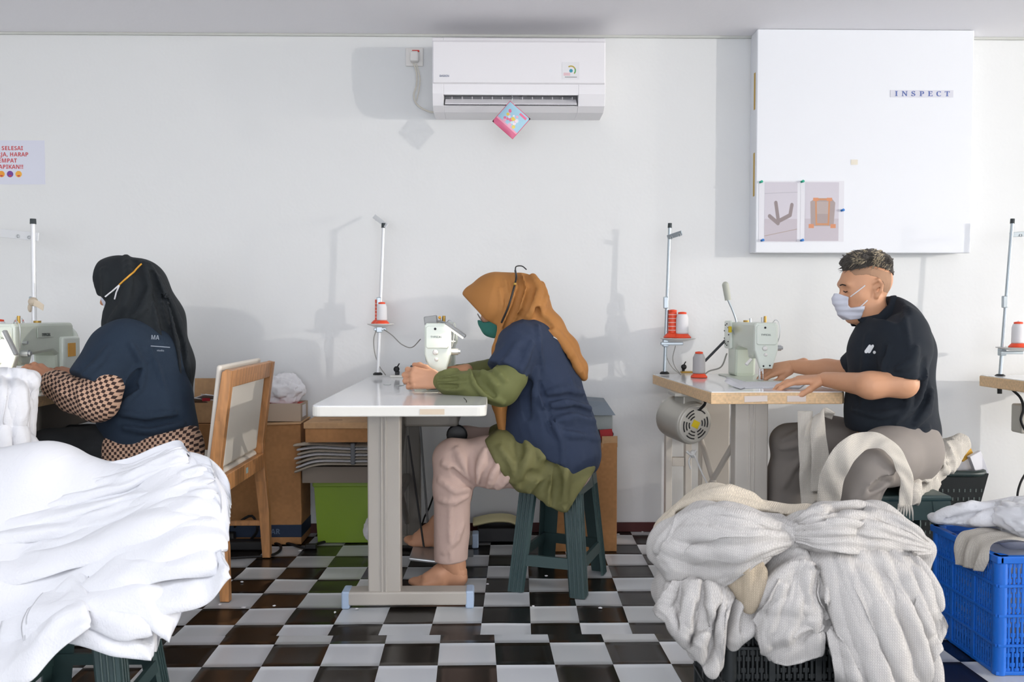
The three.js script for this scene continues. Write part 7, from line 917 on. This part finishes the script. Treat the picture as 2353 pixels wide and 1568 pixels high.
  clothPiece('knit_fabric', 'twisted grey knit fabric lying across the top of the heap', [...[[1795, 1222, 2.2, 0.03], [1850, 1222, 2.14, 0.045], [1890, 1232, 2.11, 0.046], [1960, 1238, 2.15, 0.052], [2055, 1246, 2.2, 0.05], [2122, 1262, 2.22, 0.03]].reduce((a, q, i, l) => (i ? a.concat([[A(l[i - 1][0], l[i - 1][1], l[i - 1][2]), A(q[0], q[1], q[2]), l[i - 1][3], q[3]]]) : a), []), [A(1895, 1196, 2.26), A(2010, 1205, 2.28), 0.05, 0.058], [A(2010, 1205, 2.28), A(2085, 1240, 2.28), 0.056, 0.045], [A(1900, 1270, 2.24), A(2080, 1290, 2.26), 0.06, 0.06]], 0.03, { drape: [{ top: [[1805, 1212], [1880, 1172], [1980, 1162], [2075, 1200], [2130, 1245]], bot: [[1805, 1236], [1880, 1256], [1960, 1264], [2060, 1270], [2136, 1272]], n: 5, amp: 0.014, along: true, seed: 6 }], up: [{ p: [[1800, 1225], [1850, 1235], [1880, 1228], [1872, 1205], [1850, 1195]], r: 0.014 }, { p: [[1830, 1245], [1880, 1240], [1930, 1220], [1960, 1195]], r: 0.014 }, { p: [[1880, 1255], [1930, 1245], [1965, 1255], [1972, 1240]], r: 0.014 }, { p: [[1970, 1228], [2050, 1232], [2120, 1262]], r: 0.013 }, { p: [[1980, 1250], [2060, 1246], [2130, 1270]], r: 0.013 }, { p: [[1990, 1190], [2060, 1212], [2110, 1240]], r: 0.012 }, { p: [[1870, 1190], [1900, 1175], [1960, 1172]], r: 0.012 }], fk: 0.008, amp: 0.003, h: 0.005 });
  const kn = A(1892, 1442, 2.0); single('fabric_knot', 'small knotted tuft where the sewn seam is tied', 'knot', [new THREE.TorusGeometry(0.014, 0.008, 8, 18).rotateX(0.4).translate(kn.x - 0.012, kn.y + 0.004, kn.z), crumple(kn.clone().add(V(0.008, -0.004, 0)), 0.016, 0.016, 0.012, 5, 0.5)], M.knit);
}
{ // white layered pile on the stool at the left: each sheet a shingle with a folded front hem
  const A = (x, y, d) => at(x, y, d);
  function sheet(hem, W, th, seed, curl = 0.5) {
    const c = new THREE.CatmullRomCurve3(hem, false, 'centripetal'), N = 90, K = 22, pos = [], uv = [], idx = [], len = c.getLength();
    const P = (t, u, layer) => { // u: 0 hem .. 1 far edge
      const q = c.getPoint(t), tg = c.getTangent(t), end = Math.pow(clamp((1 - t) * 7, 0, 1), 0.5), w = W * (0.35 + 0.65 * end);
      const sl = lerp(1.05, 0.55, sstep(0, 0.45, u)); let up = V(-0.12, Math.sin(sl), -Math.cos(sl)); up.addScaledVector(tg, -0.5 * up.dot(tg)).normalize(); const n = tg.clone().cross(up).normalize(); if (n.z < 0) n.negate();
      const s = t * len; let wv = 0.016 * noise(s * 4 + seed * 9, u * 1.6, seed) + 0.011 * noise(s * 9 - u * 4 + seed, u * 2.2, seed * 3) + 0.006 * (1 - 2 * Math.abs(noise(s * 7 + u * 5, u * 4 - s * 2, seed * 5)));
      wv *= 0.35 + 0.65 * sstep(0, 0.3, u) + 0.35 * t; const hemW = 0.012 * noise(s * 6, seed * 2.3) + 0.005 * noise(s * 17, seed);
      q.addScaledVector(up, u * w + hemW * (1 - u)); q.addScaledVector(n, wv); const ed = Math.sqrt(clamp(u * 9, 0, 1)) * Math.sqrt(clamp((1 - t) * 22, 0, 1)) * (0.3 + 0.7 * clamp((1 - u) * 10, 0, 1)); q.addScaledVector(n, (layer ? -1 : 1) * th * (0.12 + 0.88 * ed)); return q;
    };
    for (let l = 0; l < 2; l++) for (let i = 0; i <= N; i++) for (let k = 0; k <= K; k++) { const u = Math.pow(k / K, 1.3), q = P(i / N, u, l); pos.push(q.x, q.y, q.z); uv.push(i / N * len, u * W); }
    const S = (N + 1) * (K + 1), id = (l, i, k) => l * S + i * (K + 1) + k, quad = (a, b, d, e) => idx.push(a, b, d, b, e, d);
    for (let i = 0; i < N; i++) for (let k = 0; k < K; k++) { quad(id(0, i, k), id(0, i + 1, k), id(0, i, k + 1), id(0, i + 1, k + 1)); quad(id(1, i, k), id(1, i, k + 1), id(1, i + 1, k), id(1, i + 1, k + 1)); }
    for (let i = 0; i < N; i++) { quad(id(0, i, 0), id(1, i, 0), id(0, i + 1, 0), id(1, i + 1, 0)); quad(id(0, i, K), id(0, i + 1, K), id(1, i, K), id(1, i + 1, K)); } for (let k = 0; k < K; k++) { quad(id(0, N, k), id(1, N, k), id(0, N, k + 1), id(1, N, k + 1)); quad(id(0, 0, k), id(0, 0, k + 1), id(1, 0, k), id(1, 0, k + 1)); }
    const g = new THREE.BufferGeometry(); g.setAttribute('position', new THREE.Float32BufferAttribute(pos, 3)); g.setAttribute('uv', new THREE.Float32BufferAttribute(uv, 2)); g.setIndex(idx); g.computeVertexNormals(); return g;
  }
  const Ls = [
    ['lowest white cloth flap drooping over the green stool', [[-90, 1600, 1.98], [20, 1588, 1.96], [72, 1560, 1.96], [130, 1502, 1.98], [215, 1442, 2.01]], 0.26, 0.01],
    ['white cloth layer with a squared end over the green stool', [[60, 1480, 2.05], [180, 1478, 2.02], [280, 1508, 2.0], [346, 1522, 2.0]], 0.26, 0.012],
    ['white cloth layer ending in a soft square corner', [[60, 1455, 2.05], [200, 1440, 2.03], [300, 1468, 2.01], [350, 1470, 2.01]], 0.26, 0.012],
    ['white cloth layer ending in a drooping point above the floor', [[60, 1470, 2.06], [210, 1432, 2.04], [330, 1435, 2.02], [392, 1468, 2.02]], 0.28, 0.014],
    ['white cloth layer with the broadest hanging end beside the chair leg', [[0, 1500, 2.08], [200, 1430, 2.06], [370, 1420, 2.04], [470, 1390, 2.05], [531, 1325, 2.07]], 0.3, 0.012],
    ['white cloth layer with a long low fold across the pile', [[0, 1490, 2.09], [150, 1440, 2.08], [270, 1382, 2.07], [380, 1338, 2.07], [500, 1315, 2.09]], 0.3, 0.01],
    ['white cloth layer with a folded ear beside the chair leg', [[-60, 1520, 2.11], [110, 1470, 2.1], [200, 1392, 2.1], [320, 1335, 2.1], [420, 1290, 2.11], [523, 1262, 2.13]], 0.32, 0.012],
    ['white cloth layer with a narrow crease in mid pile', [[-80, 1425, 2.14], [100, 1380, 2.13], [250, 1320, 2.13], [380, 1262, 2.14], [505, 1240, 2.16]], 0.3, 0.01],
    ['white cloth layer with a thin rolled tip', [[-80, 1370, 2.17], [80, 1340, 2.16], [230, 1290, 2.16], [360, 1240, 2.17], [476, 1222, 2.19]], 0.28, 0.009],
    ['white cloth layer with a rounded fold end touching the chair leg', [[-80, 1345, 2.19], [60, 1340, 2.18], [203, 1290, 2.18], [326, 1242, 2.19], [430, 1212, 2.2], [526, 1196, 2.22]], 0.24, 0.014],
    ['white cloth layer with a tented fold in the pile middle', [[-80, 1300, 2.22], [70, 1298, 2.21], [180, 1285, 2.21], [290, 1240, 2.22], [400, 1185, 2.23], [500, 1150, 2.25]], 0.2, 0.01],
    ['white cloth layer with a pointed corner near the oak chair', [[-80, 1262, 2.26], [80, 1250, 2.25], [240, 1215, 2.26], [380, 1160, 2.27], [492, 1112, 2.29]], 0.16, 0.012],
    ['white cloth layer poking out just under the top cloth', [[-80, 1245, 2.29], [110, 1217, 2.29], [236, 1178, 2.3], [380, 1138, 2.31], [478, 1082, 2.33]], 0.13, 0.012],
    ['white cloth layer with a short rounded end beneath the hump', [[-80, 1222, 2.33], [70, 1200, 2.33], [200, 1155, 2.34], [330, 1110, 2.35], [436, 1066, 2.36]], 0.1, 0.012],
    ['broad top white cloth with a smooth hump on the layered pile', [[-80, 1200, 2.36], [60, 1188, 2.36], [181, 1130, 2.38], [300, 1090, 2.39], [421, 1034, 2.4]], 0.07, 0.014],
  ];
  Ls.forEach(([label, pts, W, th], i) => single('folded_cloth', label, 'cloth', sheet(pts.map(p => A(...p)), W, th, i + 1), M.clothWhite));
  const core = [[A(-120, 1130, 2.46), A(110, 1125, 2.46), 0.12, 0.115], [A(110, 1125, 2.46), A(240, 1130, 2.44), 0.11, 0.06], [A(-120, 1230, 2.42), A(360, 1180, 2.42), 0.14, 0.04], [A(240, 1130, 2.44), A(380, 1080, 2.42), 0.06, 0.02], [A(-120, 1330, 2.3), A(330, 1280, 2.32), 0.13, 0.07], [A(-120, 1420, 2.22), A(300, 1370, 2.22), 0.12, 0.08]], cf = caps(core, 0.08);
  single('folded_cloth', 'smooth white cloth mounded behind the top of the layered pile', 'cloth', meshOf((x, y, z) => cf(x, y, z) + 0.006 * noise(x * 9, y * 9, z * 9), core, 0.01), M.clothWhite);
  // cloth on the left table, hanging over its edge
  clothPiece('hanging_cloth', 'white cloth being sewn, hanging off the left table edge', [[A(-60, 885, 3.0), A(70, 872, 2.98), 0.07, 0.03], [A(-40, 930, 2.9), A(25, 930, 2.9), 0.1, 0.06], [A(-40, 1040, 2.88), A(30, 1040, 2.88), 0.1, 0.07]], 0.05, { drape: [{ top: [[-50, 856], [20, 848], [66, 854], [92, 872]], bot: [[-50, 1062], [20, 1068], [66, 1052], [84, 1018]], n: 4, amp: 0.016, seed: 8 }], poly: [[-120, 845], [20, 842], [62, 850], [97, 872], [92, 900], [74, 932], [70, 975], [84, 1015], [96, 1080], [-120, 1080]], pd: 2.9, mat: M.clothWhite, up: [{ p: [[10, 860], [50, 862], [88, 890]], r: 0.014 }, { p: [[40, 890], [30, 950], [40, 1020]], r: 0.02 }, { p: [[5, 900], [0, 960], [10, 1030]], r: 0.018 }] });
}
{ // blue crate contents, cloth by the man, sash
  const A = (x, y, d) => at(x, y, d);
  clothPiece('crate_fabric', 'white fabric flap spreading over the blue crate rim', [[A(2155, 1192, 2.8), A(2230, 1184, 2.76), 0.02, 0.045, [1, 1.6, 0.55]], [A(2230, 1184, 2.76), A(2400, 1172, 2.68), 0.045, 0.07, [1, 1.5, 0.7]], [A(2330, 1225, 2.7), A(2450, 1215, 2.64), 0.06, 0.08, [1, 1.2, 0.8]]], 0.04, { amp: 0.008, freq: [16, 16, 16], mat: M.clothWhite, up: [[[2160, 1185], [2230, 1172], [2300, 1165]], [[2240, 1195], [2290, 1180], [2340, 1175]]], down: [[[2180, 1195], [2250, 1185]]] });
  single('crate_fabric', 'grey-white knit corner hanging over the blue crate side', 'fabric', strip([V(1.6, 0.372, -2.6), V(1.52, 0.385, -2.6), V(1.462, 0.374, -2.6), V(1.44, 0.335, -2.595), V(1.436, 0.285, -2.6)], [V(0, 0.02, 0.17), V(0, 0.01, 0.17), V(0, 0, 0.16), V(0.01, 0.0, 0.15), V(0.012, 0.01, 0.11)], 0.012, 40, 1, (t, u) => 0.008 * Math.sin(u * 15 + t * 3) * (0.3 + t) + 0.004 * Math.sin(u * 33 + t * 9)), M.knitGrey);
  single('plastic_bag', 'clear crinkled plastic bag on top of the blue crate', 'bag', crumple(A(2372, 1195, 2.62), 0.09, 0.055, 0.11, 12, 0.3), M.poly);
  clothPiece('crate_fabric', 'white fabric packed inside the blue crate', [[V(1.56, 0.1, -2.78), V(1.86, 0.1, -2.6), 0.085, 0.085], [V(1.56, 0.25, -2.76), V(1.86, 0.25, -2.6), 0.08, 0.085]], 0.06, { mat: M.clothWhite, h: 0.01 });
  clothPiece('draped_fabric', 'crumpled grey-cream fabric bunched on the man\'s stool', [[A(2205, 1020, 3.3), A(2160, 1052, 3.28), 0.03, 0.05], [A(2160, 1052, 3.28), A(2120, 1100, 3.15), 0.055, 0.05], [A(2120, 1100, 3.15), A(2092, 1140, 2.98), 0.05, 0.03]], 0.03, { amp: 0.012, freq: [24, 20, 24], mat: M.knitGrey, up: [[[2200, 1020], [2165, 1040], [2150, 1070]], [[2180, 1050], [2140, 1075], [2120, 1110]], [[2115, 1075], [2095, 1110], [2090, 1150]], [[2140, 1060], [2170, 1080], [2190, 1060]]], down: [[[2165, 1065], [2135, 1090], [2110, 1130]]], h: 0.0055 });
  // sash over the near knee
  const pts = [A(1902, 1160, 2.83), A(1915, 1090, 2.78), A(1945, 1040, 2.76), A(1990, 1012, 2.8), A(2035, 1020, 2.79), A(2068, 1060, 2.79), A(2084, 1110, 2.8), A(2078, 1165, 2.82)];
  const sd = [V(0.075, 0.01, 0.01), V(0.075, -0.02, 0.01), V(0.05, -0.05, 0.015), V(0.012, -0.05, 0.03), V(-0.015, -0.045, 0.03), V(-0.045, -0.025, 0.02), V(-0.05, 0, 0.015), V(-0.05, 0, 0.012)];
  const sash = thing('fabric_band', 'cream fabric band looped over the man\'s near knee with frayed end', 'fabric', V(1.2, 0.35, -2.8)); part(sash, 'loop', strip(pts, sd, 0.009, 60, 1, (t, u) => 0.003 * Math.sin(t * 40 + u * 6)), M.knitGrey);
  for (let k = 0; k < 6; k++) { const p = A(2066 + k * 5, 1158, 2.82); part(sash, 'fringe', strip([p, p.clone().add(V(0.002 * (k - 2), -0.022, 0.004)), p.clone().add(V(0.004 * (k - 3), -0.04 - 0.008 * (k % 3), 0.006))], [V(0.008, 0, 0.002), V(0.006, 0, 0.002), V(0.002, 0, 0)], 0.003, 8), M.knitGrey); }
  // band hanging from the table edge between the knees
  const h1 = [A(1850, 945, 3.12), A(1852, 1000, 3.1), A(1858, 1070, 3.08), A(1862, 1160, 3.06)], h2 = [A(1915, 955, 3.1), A(1885, 948, 3.1), A(1880, 985, 3.07), A(1885, 1060, 3.05), A(1880, 1130, 3.04)];
  const hb = thing('fabric_strip', 'long cream fabric strips hanging from the plywood table corner', 'fabric', V(1.12, 0.3, -3.08)); part(hb, 'strip', strip(h1, [V(0.05, 0, 0.01), V(0.055, 0, 0.01), V(0.06, 0, 0.01), V(0.06, 0, 0.01)], 0.008, 40, 1, (t, u) => 0.004 * Math.sin(t * 14 + u * 5)), M.knitGrey); part(hb, 'strip', strip(h2, [V(0, 0.03, 0.03), V(0.03, 0.03, 0.02), V(0.05, 0, 0.01), V(0.06, 0, 0.01), V(0.05, 0, 0.01)], 0.008, 40, 1, (t, u) => 0.004 * Math.sin(t * 12 + u * 5 + 2)), M.knitGrey);
}
renderer.render(scene, camera);
